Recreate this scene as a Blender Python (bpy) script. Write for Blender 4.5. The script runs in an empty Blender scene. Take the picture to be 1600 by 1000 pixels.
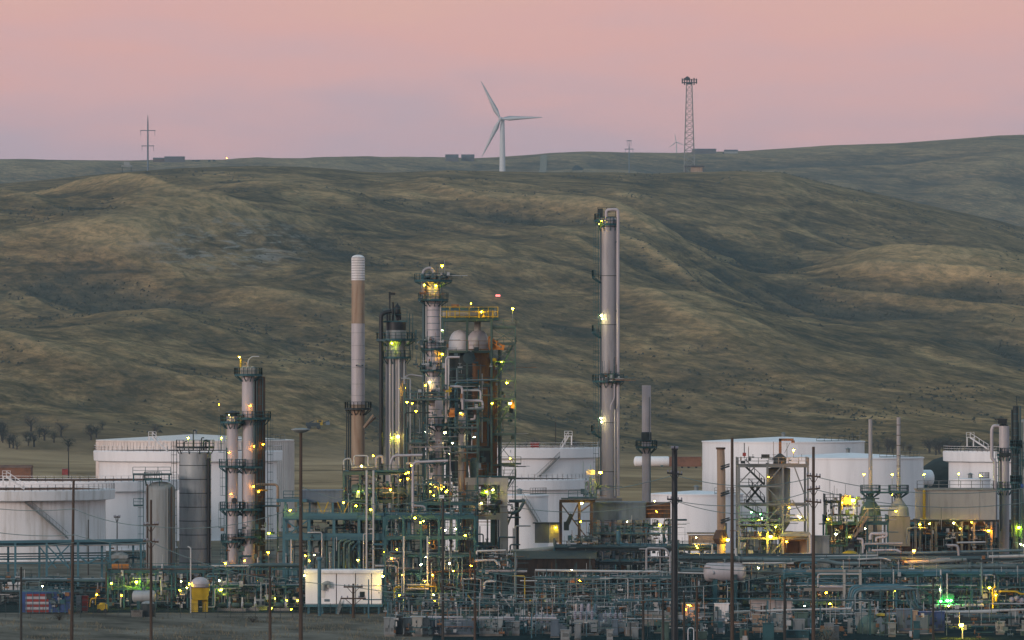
import bpy, math, random
import numpy as np
from mathutils import Vector, Matrix

# ------------------------------------------------------------------ camera, sky, sun, exposure
C = bpy.context.scene.collection
SC = bpy.context.scene
F, H = 8400.0, 32.0            # focal length in pixels of a 1600 px wide frame, camera height above the plant

cam = bpy.data.cameras.new('camera')
cam.lens = F / 1600 * 36
cam.sensor_width = 36
cam.shift_y = 100 / 1600
cam.clip_start, cam.clip_end = 1.0, 60000
camo = bpy.data.objects.new('camera', cam)
camo.location = (0, 0, H)
camo.rotation_euler = (math.radians(90), 0, 0)
C.objects.link(camo)
SC.camera = camo

SC.view_settings.view_transform = 'Standard'
SC.view_settings.look = 'None'
SC.view_settings.gamma = 1
SC.view_settings.use_curve_mapping = False
SC.view_settings.exposure = 0.05
SC.render.engine = 'CYCLES'
cy = SC.cycles
cy.use_denoising = True
cy.max_bounces = 4
cy.diffuse_bounces = 3
cy.glossy_bounces = 2
cy.transmission_bounces = 2
cy.volume_bounces = 0
cy.sample_clamp_indirect = 4.0
cy.sample_clamp_direct = 0.0
cy.caustics_reflective = cy.caustics_refractive = False

SUN_EL, SUN_AZ = math.radians(11), math.radians(222)   # low, behind the camera and to its right
world = bpy.data.worlds.new('World')
SC.world = world
world.use_nodes = True
wn, wl = world.node_tree.nodes, world.node_tree.links
wn.clear()
w_out = wn.new('ShaderNodeOutputWorld')
w_bg = wn.new('ShaderNodeBackground')
w_sky = wn.new('ShaderNodeTexSky')
w_sky.sky_type = 'NISHITA'
w_sky.sun_disc = False
w_sky.sun_elevation = math.radians(2)
w_sky.sun_rotation = SUN_AZ
w_tc = wn.new('ShaderNodeTexCoord')
w_sep = wn.new('ShaderNodeSeparateXYZ')
w_ramp = wn.new('ShaderNodeValToRGB')
w_map = wn.new('ShaderNodeMapping')
w_map.inputs['Scale'].default_value = (20, 20, 100)
w_noise = wn.new('ShaderNodeTexNoise')
w_noise.inputs['Scale'].default_value = 1.0
w_noise.inputs['Detail'].default_value = 3
w_nm = wn.new('ShaderNodeMath'); w_nm.operation = 'MULTIPLY_ADD'
w_nm.inputs[1].default_value = 0.044; 
w_sub = wn.new('ShaderNodeMath'); w_sub.operation = 'SUBTRACT'; w_sub.inputs[1].default_value = 0.022
w_mul = wn.new('ShaderNodeVectorMath'); w_mul.operation = 'SCALE'
w_mul.inputs['Scale'].default_value = 0.05
w_add = wn.new('ShaderNodeVectorMath'); w_add.operation = 'ADD'
wl.new(w_tc.outputs['Generated'], w_sep.inputs[0])
wl.new(w_tc.outputs['Generated'], w_map.inputs[0])
wl.new(w_map.outputs[0], w_noise.inputs[0])
wl.new(w_noise.outputs['Fac'], w_nm.inputs[0])
wl.new(w_sep.outputs['Z'], w_nm.inputs[2])
wl.new(w_nm.outputs[0], w_sub.inputs[0])
wl.new(w_sub.outputs[0], w_ramp.inputs[0])
wl.new(w_sky.outputs[0], w_mul.inputs[0])
wl.new(w_mul.outputs[0], w_add.inputs[0])
wl.new(w_ramp.outputs[0], w_add.inputs[1])
wl.new(w_add.outputs[0], w_bg.inputs['Color'])
wl.new(w_bg.outputs[0], w_out.inputs['Surface'])
w_bg.inputs['Strength'].default_value = 1.0
cr = w_ramp.color_ramp
STOPS = [(0.0, (.36, .32, .42)), (0.038, (.440, .335, .430)), (0.047, (.515, .338, .408)), (0.056, (.605, .352, .392)),
         (0.066, (.665, .348, .360)), (0.080, (.69, .37, .345)), (0.13, (.60, .41, .41)), (0.22, (.42, .43, .50)), (0.45, (.29, .42, .51)), (1.0, (.20, .35, .44))]
while len(cr.elements) > 1:
    cr.elements.remove(cr.elements[-1])
cr.elements[0].position, cr.elements[0].color = STOPS[0][0], STOPS[0][1] + (1,)
for p_, c_ in STOPS[1:]:
    e_ = cr.elements.new(p_); e_.color = c_ + (1,)

sun = bpy.data.lights.new('sun', 'SUN')
sun.energy = 1.45
sun.angle = math.radians(12)
sun.color = (1.0, .85, .77)
suno = bpy.data.objects.new('sun', sun)
# SUN_AZ is clockwise from +Y; the lamp shines down its own -Z
sd = Vector((math.sin(SUN_AZ) * math.cos(SUN_EL), math.cos(SUN_AZ) * math.cos(SUN_EL), math.sin(SUN_EL)))
suno.rotation_euler = sd.to_track_quat('Z', 'Y').to_euler()
suno.location = (0, -50, 200)
C.objects.link(suno)

# ------------------------------------------------------------------ pixel helpers (1600 x 1000 frame)
def X(px, d): return (px - 800) * d / F
def Z(py, d): return H - (py - 600) * d / F
def M(n, d): return n * d / F
def P(px, py, d): return Vector((X(px, d), d, Z(py, d)))

# ------------------------------------------------------------------ materials
MATS = {}
def mat(name, col, rough=.6, metal=0., var=.18, scale=.6, streak=0., spec=.35, emit=None, es=0., dirt=None):
    m = bpy.data.materials.new(name); m.use_nodes = True
    n, l = m.node_tree.nodes, m.node_tree.links
    b = n['Principled BSDF']
    b.inputs['Roughness'].default_value = rough
    b.inputs['Metallic'].default_value = metal
    b.inputs['Specular IOR Level'].default_value = spec
    if emit:
        b.inputs['Base Color'].default_value = col + (1,)
        b.inputs['Emission Color'].default_value = emit + (1,)
        b.inputs['Emission Strength'].default_value = es
        MATS[name] = m
        return m
    tc = n.new('ShaderNodeTexCoord')
    mp = n.new('ShaderNodeMapping')
    sx = scale * (3.0 if streak else 1.0)
    mp.inputs['Scale'].default_value = (sx, sx, scale * (1 - .9 * streak))
    no = n.new('ShaderNodeTexNoise'); no.inputs['Scale'].default_value = 1; no.inputs['Detail'].default_value = 5
    no.inputs['Roughness'].default_value = .65
    rp = n.new('ShaderNodeValToRGB')
    d = dirt or tuple(c * (1 - var * 2.2) for c in col)
    rp.color_ramp.elements[0].position = .28
    rp.color_ramp.elements[0].color = tuple(max(0, x) for x in d) + (1,)
    rp.color_ramp.elements[1].position = .72
    rp.color_ramp.elements[1].color = tuple(min(.9, c * (1 + var * .6)) for c in col) + (1,)
    e = rp.color_ramp.elements.new(.5); e.color = col + (1,)
    l.new(tc.outputs['Object'], mp.inputs[0]); l.new(mp.outputs[0], no.inputs[0])
    l.new(no.outputs['Fac'], rp.inputs[0]); l.new(rp.outputs[0], b.inputs['Base Color'])
    MATS[name] = m
    return m

mat('white', (.82, .805, .82), .5, 0, .075, .12, .8)
mat('white_dirty', (.76, .74, .74), .6, 0, .12, .2, .8, dirt=(.46, .42, .37))
mat('pink_rib', (.74, .66, .62), .5, 0, .08, .2, .5)
mat('lagging', (.33, .315, .325), .5, .08, .14, .35, .6)
mat('lagging_pale', (.46, .42, .435), .5, .05, .12, .35, .6)
mat('silver', (.34, .36, .37), .5, .12, .16, .5, .5)
mat('pipe_light', (.46, .45, .44), .5, .1, .16, .5)
mat('pipe_grey', (.115, .165, .178), .5, .1, .25, .5)
mat('pipe_dark', (.055, .095, .105), .5, .1, .3, .5)
mat('weathered', (.26, .28, .28), .65, .1, .24, .45, .85, dirt=(.16, .15, .13))
mat('steel_teal', (.030, .098, .112), .55, .1, .25, .6)
mat('steel_blue', (.058, .150, .190), .55, .1, .22, .6)
mat('steel_grey', (.20, .215, .21), .55, .2, .25, .6)
mat('steel_dark', (.030, .042, .045), .6, 0, .25, .6)
mat('steel_green', (.075, .125, .105), .55, .1, .3, .6)
mat('black', (.018, .022, .026), .5, 0, .2, .6)
mat('grating', (.075, .095, .095), .7, .1, .3, 2.0)
mat('rust', (.23, .115, .055), .75, 0, .34, .45, .7, dirt=(.10, .05, .03))
mat('rust_beige', (.34, .25, .18), .7, 0, .2, .4, .8, dirt=(.22, .13, .08))
mat('rust_dark', (.085, .052, .036), .8, 0, .3, .4, .6)
mat('brown_clad', (.15, .105, .075), .6, .1, .25, .4, .8)
mat('concrete', (.23, .21, .185), .85, 0, .18, .35, .5)
mat('refractory', (.36, .345, .31), .75, 0, .10, .25, .6)
mat('wood', (.075, .050, .036), .85, 0, .3, .8, .9)
mat('wood_grey', (.050, .046, .040), .85, 0, .3, .8, .9)
mat('yellow', (.46, .31, .018), .5, 0, .12, .6)
mat('orange', (.55, .20, .035), .55, 0, .2, .6)
mat('red', (.26, .035, .03), .5, 0, .2, .6)
mat('blue', (.03, .07, .20), .5, 0, .2, .6)
mat('flag_white', (.40, .39, .41), .6, 0, .1, .6)
mat('cabinet', (.23, .25, .255), .55, .1, .16, .5, .7)
mat('cabinet_blue', (.12, .16, .20), .55, .1, .16, .5, .7)
mat('cabinet_pink', (.44, .36, .33), .65, 0, .10, .4, .6)
mat('porcelain', (.30, .28, .33), .35, 0, .12, .6)
mat('glass_dark', (.03, .045, .05), .15, 0, .1, .6)
mat('gravel_pad', (.028, .042, .042), .95, 0, .3, .35, spec=0.)
mat('wire', (.15, .21, .21), .5, .3, .1, .6)
mat('trunk', (.05, .042, .036), .9, 0, .2, 1)
mat('twigs', (.062, .058, .046), .95, 0, .25, .8)
mat('evergreen', (.018, .030, .024), .95, 0, .3, .8)
mat('straw', (.20, .17, .11), .95, 0, .3, 1.5)
mat('turbine_white', (.50, .52, .54), .5, 0, .04, .1)
mat('house', (.09, .085, .09), .8, 0, .2, .2)
mat('rust_wall', (.20, .09, .05), .8, 0, .25, .3)
mat('mound', (.028, .040, .040), .95, 0, .3, .3)
LAMPC = {'y': (1., .66, .012), 'a': (1., .50, .008), 'p': (1., .76, .10), 'g': (.86, 1., .014), 'w': (1., .82, .30), 'o': (1., .36, .006), 'e': (.08, 1., .12), 'r': (1., .05, .03)}
for k_, c_ in LAMPC.items():
    mat('lamp_' + k_, (.8, .8, .8), .5, emit=c_, es=200.)
    mat('lamp_' + k_ + '_flood', (.8, .8, .8), .5, emit=c_, es=480.)
mat('lamp_red_dim', (.8, .8, .8), .5, emit=(1., .05, .03), es=2.2)
mat('lit_panel', (.8, .7, .5), .5, emit=(1., .62, .12), es=5.0)
mat('lit_window', (.8, .7, .5), .5, emit=(1., .85, .45), es=3.0)

# ------------------------------------------------------------------ mesh builder
class MB:
    def __init__(s): s.v = []; s.f = []; s.sm = []; s.mi = []
    def add(s, vs, fs, smooth=False, mi=0):
        o = len(s.v); s.v += [tuple(v) for v in vs]
        s.f += [tuple(i + o for i in f) for f in fs]
        s.sm += [smooth] * len(fs); s.mi += [mi] * len(fs)
        return s
    def box(s, c, size, rz=0., mi=0):
        cx, cy_, cz = c; a, b, h = size[0] / 2, size[1] / 2, size[2] / 2
        ca, sa = math.cos(rz), math.sin(rz)
        vs = [(cx + x * ca - y * sa, cy_ + x * sa + y * ca, cz + z) for z in (-h, h) for x, y in ((-a, -b), (a, -b), (a, b), (-a, b))]
        return s.add(vs, BOXF, False, mi)
    def beam(s, p0, p1, w, h=None, mi=0):
        h = h or w
        m = beam_matrix(p0, p1, w, h)
        return s.add([m @ Vector(v) for v in BOXV], BOXF, False, mi)
    def tube(s, pts, r, n=8, mi=0):
        pts = [Vector(p) for p in pts]
        rings = []
        up0 = None
        for i, p in enumerate(pts):
            t = (pts[min(i + 1, len(pts) - 1)] - pts[max(i - 1, 0)])
            t.normalize()
            if up0 is None:
                up0 = Vector((0, 0, 1)) if abs(t.z) < .9 else Vector((0, 1, 0))
            sd_ = t.cross(up0)
            if sd_.length < 1e-4:
                up0 = Vector((1, 0, 0)); sd_ = t.cross(up0)
            sd_.normalize(); up0 = sd_.cross(t).normalized()
            rr = r[i] if isinstance(r, (list, tuple)) else r
            rings.append([p + sd_ * (math.cos(2 * math.pi * k / n) * rr) + up0 * (math.sin(2 * math.pi * k / n) * rr) for k in range(n)])
        vs = [v for rg in rings for v in rg]
        fs = [(i * n + k, i * n + (k + 1) % n, (i + 1) * n + (k + 1) % n, (i + 1) * n + k) for i in range(len(pts) - 1) for k in range(n)]
        s.add(vs, fs, True, mi)
        s.add(rings[0], [tuple(range(n))], False, mi)
        s.add(rings[-1], [tuple(range(n - 1, -1, -1))], False, mi)
        return s
    def lathe(s, cx, cy_, prof, n=24, soft=False, mi=0, a0=0., a1=2 * math.pi):
        full = abs(a1 - a0 - 2 * math.pi) < 1e-6
        nk = n if full else n + 1
        def ring(r, z): return [(cx + r * math.cos(a0 + (a1 - a0) * k / n), cy_ + r * math.sin(a0 + (a1 - a0) * k / n), z) for k in range(nk)]
        def seg(o0, o1): return [(o0 + k, o0 + (k + 1) % nk, o1 + (k + 1) % nk, o1 + k) for k in range(n)]
        if soft:
            vs = [v for r, z in prof for v in ring(max(r, 1e-3), z)]
            fs = [q for i in range(len(prof) - 1) for q in seg(i * nk, (i + 1) * nk)]
            s.add(vs, fs, True, mi)
        else:
            for (r0, z0), (r1, z1) in zip(prof[:-1], prof[1:]):
                s.add(ring(max(r0, 1e-3), z0) + ring(max(r1, 1e-3), z1), seg(0, nk), True, mi)
        return s
    def dome(s, cx, cy_, z, r, h, n=20, rows=6, mi=0, up=1):
        return s.lathe(cx, cy_, [(r * math.cos(math.pi / 2 * i / rows), z + up * h * math.sin(math.pi / 2 * i / rows)) for i in range(rows + 1)], n, True, mi)
    def hcyl(s, p0, p1, r, n=16, cap=.5, mi=0):
        """a drum lying along p0-p1 with bulged ends"""
        p0, p1 = Vector(p0), Vector(p1); t = (p1 - p0).normalized()
        pts, rs = [], []
        for i in range(5):
            a = math.pi / 2 * i / 4
            pts.append(p0 - t * (r * cap * math.cos(a))); rs.append(max(r * math.sin(a), .02))
        for i in range(5):
            a = math.pi / 2 * (1 - i / 4)
            pts.append(p1 + t * (r * cap * math.cos(a))); rs.append(max(r * math.sin(a), .02))
        return s.tube(pts, rs, n, mi)
    def mesh(s, name, mats, org=(0, 0, 0)):
        me = bpy.data.meshes.new(name)
        o = Vector(org)
        me.from_pydata([(v[0] - o.x, v[1] - o.y, v[2] - o.z) for v in s.v], [], s.f)
        me.polygons.foreach_set('use_smooth', s.sm)
        me.polygons.foreach_set('material_index', s.mi)
        for m in (mats if isinstance(mats, (list, tuple)) else [mats]):
            me.materials.append(MATS[m])
        me.update()
        return me

BOXV = [(-.5, -.5, -.5), (.5, -.5, -.5), (.5, .5, -.5), (-.5, .5, -.5), (-.5, -.5, .5), (.5, -.5, .5), (.5, .5, .5), (-.5, .5, .5)]
BOXF = [(3, 2, 1, 0), (4, 5, 6, 7), (0, 1, 5, 4), (1, 2, 6, 5), (2, 3, 7, 6), (3, 0, 4, 7)]
def beam_matrix(p0, p1, w, h):
    p0, p1 = Vector(p0), Vector(p1); t = p1 - p0; L = t.length; t.normalize()
    up = Vector((0, 0, 1)) if abs(t.z) < .95 else Vector((0, 1, 0))
    sd_ = t.cross(up).normalized(); u = sd_.cross(t)
    m = Matrix.Identity(4)
    for i in range(3):
        m[i][0], m[i][1], m[i][2], m[i][3] = t[i] * L, sd_[i] * w, u[i] * h, (p0[i] + p1[i]) / 2
    return m

UNIT = {}
def unit_mesh(kind, m):
    k = (kind, m)
    if k not in UNIT:
        b = MB()
        if kind == 'box': b.add(BOXV, BOXF)
        else: b.tube([(-.5, 0, 0), (.5, 0, 0)], .5, 8)
        UNIT[k] = b.mesh('unit_' + kind, m)
    return UNIT[k]

def fillet(pts, r):
    pts = [Vector(p) for p in pts]
    out = [pts[0]]
    for a, b, c in zip(pts[:-2], pts[1:-1], pts[2:]):
        u, v = (a - b), (c - b)
        k = min(r, u.length * .45, v.length * .45)
        u.normalize(); v.normalize()
        q0, q1 = b + u * k, b + v * k
        for i in range(5):
            t = i / 4
            out.append(q0 * (1 - t) ** 2 + b * (2 * t * (1 - t)) + q1 * t * t)
    out.append(pts[-1])
    return out

# ------------------------------------------------------------------ things and parts
class Thing:
    def __init__(s, name, label, cat, loc=(0, 0, 0), group=None):
        s.o = bpy.data.objects.new(name, None)
        s.o.empty_display_size = .3
        s.o.location = loc; s.loc = Vector(loc)
        s.o['label'] = label; s.o['category'] = cat
        if group: s.o['group'] = group
        C.objects.link(s.o)
    def part(s, name, mb, m, parent=None, label=None, stuff=False):
        me = mb.mesh(name, m, s.loc)
        o = bpy.data.objects.new(name, me)
        C.objects.link(o); o.parent = parent or s.o
        if label: o['label'] = label
        if stuff: o['kind'] = 'stuff'
        return o
    def unit(s, kind, name, p0, p1, w, h, m, label=None):
        o = bpy.data.objects.new(name, unit_mesh(kind, m))
        C.objects.link(o); o.parent = s.o
        mm = beam_matrix(p0, p1, w, h)
        loc, rot, sc = mm.decompose()
        o.location = loc - s.loc; o.rotation_mode = 'QUATERNION'; o.rotation_quaternion = rot; o.scale = sc
        if label: o['label'] = label
        return o
    def beam(s, p0, p1, w, m='steel_teal', name='beam', h=None): return s.unit('box', name, p0, p1, w, h or w, m)
    def rod(s, p0, p1, r, m='pipe_light', name='pipe'): return s.unit('rod', name, p0, p1, 2 * r, 2 * r, m)
    def pipe(s, pts, r, m='pipe_light', name='pipe', n=8, bend=3.0):
        if len(pts) == 2: return s.rod(pts[0], pts[1], r, m, name)
        return s.part(name, MB().tube(fillet(pts, r * bend), r, n), m)
    def ppipe(s, pix, d, rpx, m='pipe_light', name='pipe', bend=3.0):
        """pix: [(px, py) or (px, py, depth)] of a pipe's centre line"""
        return s.pipe([P(q[0], q[1], q[2] if len(q) > 2 else d) for q in pix], M(rpx, d), m, name, bend=bend)
    def lamp(s, px, py, d, c='y', k=1.0, post=0.):
        return lamp_at(P(px, py, d), c, k, s, post)

LAMPM = {}
LRNG = random.Random(404)
def lamp_mesh(c):
    if c not in LAMPM:
        b = MB()
        b.lathe(0, 0, [(.001, -.20), (.12, -.16), (.18, -.07), (.19, 0), (.15, .10), (.001, .12)], 10, True, 0)
        b.lathe(0, 0, [(.22, .06), (.20, .13), (.08, .22), (.001, .23)], 10, False, 1)
        b.beam((0, 0, .2), (0, .25, .3), .05, mi=1)
        LAMPM[c] = b.mesh('lamp', ['lamp_' + c, 'steel_dark'])
    return LAMPM[c]
def lamp_at(p, c, k, thing, post=0.):
    if k < .1 or (c in 'yg' and k < .95 and LRNG.random() < .5): return None
    if c == 'y' and k < 1.5: c = LRNG.choice('yyaaap')
    if k >= 1.4: c = c + '_flood'
    k = LRNG.uniform(.54, .74) * (k if k < 1.3 else 1.3 + (k - 1.3) * .55)
    o = bpy.data.objects.new('lamp', lamp_mesh(c))
    C.objects.link(o); o.parent = thing.o
    o.location = p - thing.loc; o.scale = (k, k, k)
    if post > 0:
        thing.beam(p + Vector((0, .12 * k, .2 * k)), p + Vector((0, .12 * k, -post)), .07, 'steel_grey', 'lamp_post')
    return o

def single(name, mb, m, label, cat, group=None, kind=None):
    o = bpy.data.objects.new(name, mb.mesh(name, m))
    C.objects.link(o)
    if label: o['label'] = label
    if cat: o['category'] = cat
    if group: o['group'] = group
    if kind: o['kind'] = kind
    return o

# ------------------------------------------------------------------ terrain
def vnoise(x, y, seed):
    xi, yi = np.floor(x).astype(np.int64), np.floor(y).astype(np.int64)
    xf, yf = x - xi, y - yi
    def h(a, b):
        n = (a * 374761393 + b * 668265263 + seed * 982451653) & 0x7fffffff
        n = ((n ^ (n >> 13)) * 1274126177) & 0x7fffffff
        return ((n ^ (n >> 16)) & 0xffff) / 65535.0
    u, v = xf * xf * xf * (xf * (xf * 6 - 15) + 10), yf * yf * yf * (yf * (yf * 6 - 15) + 10)
    return (h(xi, yi) * (1 - u) + h(xi + 1, yi) * u) * (1 - v) + (h(xi, yi + 1) * (1 - u) + h(xi + 1, yi + 1) * u) * v
def fbm(x, y, seed, octv=3):
    a, s, t = 1., 0., 0.
    for i in range(octv):
        s = s + a * (vnoise(x * 2 ** i, y * 2 ** i, seed + i) * 2 - 1); t += a; a *= .5
    return s / t
def ridged(x, y, seed, octv=3):
    a, s, t = 1., 0., 0.
    for i in range(octv):
        s = s + a * (1 - np.abs(vnoise(x * 2 ** i, y * 2 ** i, seed + i) * 2 - 1) * 2); t += a; a *= .5
    return s / t
def smooth(t):
    t = np.clip(t, 0, 1); return t * t * (3 - 2 * t)
NEAR = [(-600, 300), (-100, 292), (0, 288), (60, 283), (130, 276), (200, 270), (270, 265), (340, 262), (400, 261), (470, 262), (530, 266), (560, 269), (600, 271),
        (640, 270), (700, 267), (760, 268), (850, 270), (960, 270), (1020, 272), (1070, 270), (1150, 268), (1220, 270), (1280, 285), (1340, 297), (1400, 310), (1480, 328), (1560, 345), (1600, 356), (1800, 400), (2200, 430)]
FAR = [(-600, 250), (0, 252), (230, 252), (330, 251), (400, 250), (430, 253), (600, 252), (660, 250), (740, 250), (800, 245), (860, 241), (920, 239), (1000, 240), (1060, 241),
       (1130, 239), (1200, 235), (1300, 229), (1400, 224), (1500, 217), (1560, 212), (1600, 211), (1750, 208), (2200, 225)]
DR, DF = 5000., 8800.
SPURS = [([(1170, 4350), (1215, 3850), (1330, 3480), (1640, 3200)], -34., 95.), ([(800, 3450), (1150, 3130), (1680, 2900)], 17., 75.), ([(-150, 3600), (250, 3500), (640, 3250)], 13., 75.), ([(60, 4700), (200, 4250)], -22., 120.),
         ([(-150, 3150), (180, 3050), (520, 2800)], 15., 70.), ([(-150, 3500), (330, 3350)], -14., 70.), ([(640, 4300), (980, 3800)], 13., 70.)]
def terrain_z(x, y):
    px = 800 + F * x / np.maximum(y, 300.)
    px = np.clip(px, -600, 2200)
    zr = H + (600 - np.interp(px, *zip(*NEAR))) * DR / F
    zf = H + (600 - np.interp(px, *zip(*FAR))) * DF / F
    d0 = 2450 + 130 * np.sin(x / 240.) + 90 * np.sin(x / 95. + 1)
    t = np.clip((y - d0) / (DR - d0), 0, 1)
    shape = .30 * t + .70 * smooth(t)
    env = np.sin(np.pi * np.clip(t, 0, 1)) ** .75 * (y > d0)
    wx = x + 70 * fbm(x / 420., y / 620., 51)
    wy = y + 160 * fbm(x / 380., y / 560., 61)
    ca, cc = .36 * wx - .93 * wy, .93 * wx + .36 * wy          # along and across the spurs
    n = 26 * fbm(wx / 420., wy / 900., 3, 2) + 26 * ridged(cc / 300., ca / 1500., 7, 2) + 10 * ridged(cc / 120., ca / 640., 23, 2) \
        + 3.2 * ridged(cc / 46., ca / 260., 15, 2) + .9 * fbm(x / 14., y / 34., 19, 3)
    env = env * (1 - smooth((t - .55) / .38))
    z = zr * shape + env * n
    for pts, hgt, wid in SPURS:
        for (pa, da), (pb, db) in zip(pts[:-1], pts[1:]):
            xa, xb = X(pa, da), X(pb, db); L2 = (xb - xa) ** 2 + ((db - da) * .45) ** 2
            u_ = ((wx - xa) * (xb - xa) + (wy - da) * (db - da) * .2025) / L2; uc = np.clip(u_, 0, 1)
            q2 = (wx - xa - uc * (xb - xa)) ** 2 + ((wy - da - uc * (db - da)) * .45) ** 2
            z = z + hgt / (len(pts) - 1) ** .5 * np.exp(-q2 / wid ** 2) * smooth((y - d0) / 300.) * (1 - smooth((t - .62) / .3))
    # valley and far country behind the first ridge
    t2 = np.clip((y - DR) / 1100., 0, 1)
    t3 = np.clip((y - DR - 900) / (DF - DR - 900), 0, 1)
    valley = zr - 42 - .15 * (zr - 120)
    zb = zr + (valley - zr) * smooth(t2)
    zb = zb + (zf - zb) * (.25 * t3 + .75 * smooth(t3)) + 22 * np.sin(np.pi * t3) * (fbm(x / 260., y / 900., 33, 4) + .5 * ridged(x / 420., y / 500., 37, 3))
    z = np.where(y > DR, zb, z)
    z = np.where(y > DF, zf - (y - DF) * .06, z)
    pl = smooth((y - 1250) / 500.) * (1 - smooth((y - d0) / 200.))
    z = z + pl * (1.6 * fbm(x / 90., y / 260., 71, 3))
    return z
def ground_hit(px, py, lo=2300., hi=9000.):
    for d in np.arange(lo, hi, 8.):
        x = X(px, d)
        if float(terrain_z(np.array([x]), np.array([d]))[0]) >= Z(py, d): return float(d)
    return hi
def tz(x, y): return float(terrain_z(np.array([float(x)]), np.array([float(y)]))[0])

us = np.concatenate([[-.6, -.4, -.25, -.17], np.linspace(-.125, .125, 640), [.17, .25, .4, .6]])
ds = np.concatenate([[-1500., -800, -300, 0, 300], np.linspace(500, 1200, 40), np.linspace(1225, 2300, 60), np.linspace(2305, 5000, 520), np.linspace(5012, 9000, 170), [9400, 10500]])
U, D = np.meshgrid(us, ds)
XX = U * np.where(D < 500, 500 + (D < 0) * 300., D)
ZZ = np.where(D > 500, terrain_z(XX, D), 0)
nv, nr = len(us), len(ds)
me = bpy.data.meshes.new('ground')
co = np.stack([XX, D, ZZ], -1).reshape(-1, 3).astype(np.float32)
ii = (np.arange(nr - 1)[:, None] * nv + np.arange(nv - 1)[None, :]).reshape(-1)
quads = np.stack([ii, ii + 1, ii + nv + 1, ii + nv], -1).astype(np.int32)
me.vertices.add(len(co)); me.vertices.foreach_set('co', co.reshape(-1))
me.loops.add(quads.size); me.loops.foreach_set('vertex_index', quads.reshape(-1))
me.polygons.add(len(quads)); me.polygons.foreach_set('loop_start', np.arange(len(quads), dtype=np.int32) * 4)
me.polygons.foreach_set('loop_total', np.full(len(quads), 4, np.int32))
me.polygons.foreach_set('use_smooth', np.ones(len(quads), bool))
me.update(); me.validate()
gm = bpy.data.materials.new('dry_grassland'); gm.use_nodes = True
n, l = gm.node_tree.nodes, gm.node_tree.links
bs = n['Principled BSDF']; bs.inputs['Roughness'].default_value = .95; bs.inputs['Specular IOR Level'].default_value = 0.
geo = n.new('ShaderNodeNewGeometry')
def gnoise(scl, detail=4, rough=.6, dist=0., rot=math.radians(-21)):
    mp = n.new('ShaderNodeMapping'); mp.inputs['Scale'].default_value = scl
    t = n.new('ShaderNodeTexNoise'); t.inputs['Scale'].default_value = 1; t.inputs['Detail'].default_value = detail
    t.inputs['Roughness'].default_value = rough; t.inputs['Distortion'].default_value = dist
    r_ = n.new('ShaderNodeMapping'); r_.inputs['Rotation'].default_value = (0, 0, rot)
    l.new(geo.outputs['Position'], r_.inputs[0]); l.new(r_.outputs[0], mp.inputs[0]); l.new(mp.outputs[0], t.inputs[0])
    return t.outputs['Fac']
def gramp(fac, stops):
    r = n.new('ShaderNodeValToRGB'); e = r.color_ramp.elements
    while len(e) > 1: e.remove(e[-1])
    e[0].position = stops[0][0]; e[0].color = stops[0][1] + (1,)
    for p, c in stops[1:]:
        q = e.new(p); q.color = c + (1,)
    l.new(fac, r.inputs[0]); return r.outputs[0]
def gmix(fac, a, b):
    m = n.new('ShaderNodeMix'); m.data_type = 'RGBA'
    if isinstance(fac, float): m.inputs[0].default_value = fac
    else: l.new(fac, m.inputs[0])
    l.new(a, m.inputs[6])
    if isinstance(b, tuple): m.inputs[7].default_value = b + (1,)
    else: l.new(b, m.inputs[7])
    return m.outputs[2]
OLIVE, SAGE, TAN, STRAW = (.172, .118, .058), (.060, .056, .040), (.32, .212, .108), (.48, .33, .165)
big = gramp(gnoise((.0060, .0016, .006), 4, .6, .6), [(.38, SAGE), (.48, OLIVE), (.58, TAN), (.68, STRAW)])
fine = gramp(gnoise((.016, .008, .10), 6, .75, 1.2, rot=math.radians(-6)), [(.40, SAGE), (.50, OLIVE), (.58, TAN), (.66, STRAW)])
wisp = gramp(gnoise((.018, .0030, .05), 6, .74, 1.6), [(.40, (.026, .040, .036)), (.49, OLIVE), (.56, TAN), (.62, STRAW), (.70, (.42, .33, .18))])
col = gmix(.5, gmix(.5, big, fine), wisp)
# hollows darkened, crests lightened: brush and straw tones plus relief shading in the colour
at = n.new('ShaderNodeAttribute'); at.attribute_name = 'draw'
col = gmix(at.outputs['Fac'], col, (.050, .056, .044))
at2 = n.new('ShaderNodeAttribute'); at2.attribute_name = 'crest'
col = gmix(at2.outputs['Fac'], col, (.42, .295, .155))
spk2 = gramp(gnoise((.16, .05, .2), 4, .8, .3), [(.40, (.50, .56, .54)), (.60, (1.28, 1.22, 1.16))])
rill = gramp(gnoise((.085, .006, .10), 5, .7, 1.4), [(.36, (.52, .58, .56)), (.46, (1., 1., 1.)), (.60, (1., 1., 1.)), (.68, (1.30, 1.22, 1.12))])
mv = n.new('ShaderNodeMix'); mv.data_type = 'RGBA'; mv.blend_type = 'MULTIPLY'; mv.inputs[0].default_value = .85
l.new(col, mv.inputs[6]); l.new(rill, mv.inputs[7]); col = mv.outputs[2]
mu = n.new('ShaderNodeMix'); mu.data_type = 'RGBA'; mu.blend_type = 'MULTIPLY'; mu.inputs[0].default_value = .8
l.new(col, mu.inputs[6]); l.new(spk2, mu.inputs[7]); col = mu.outputs[2]
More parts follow.
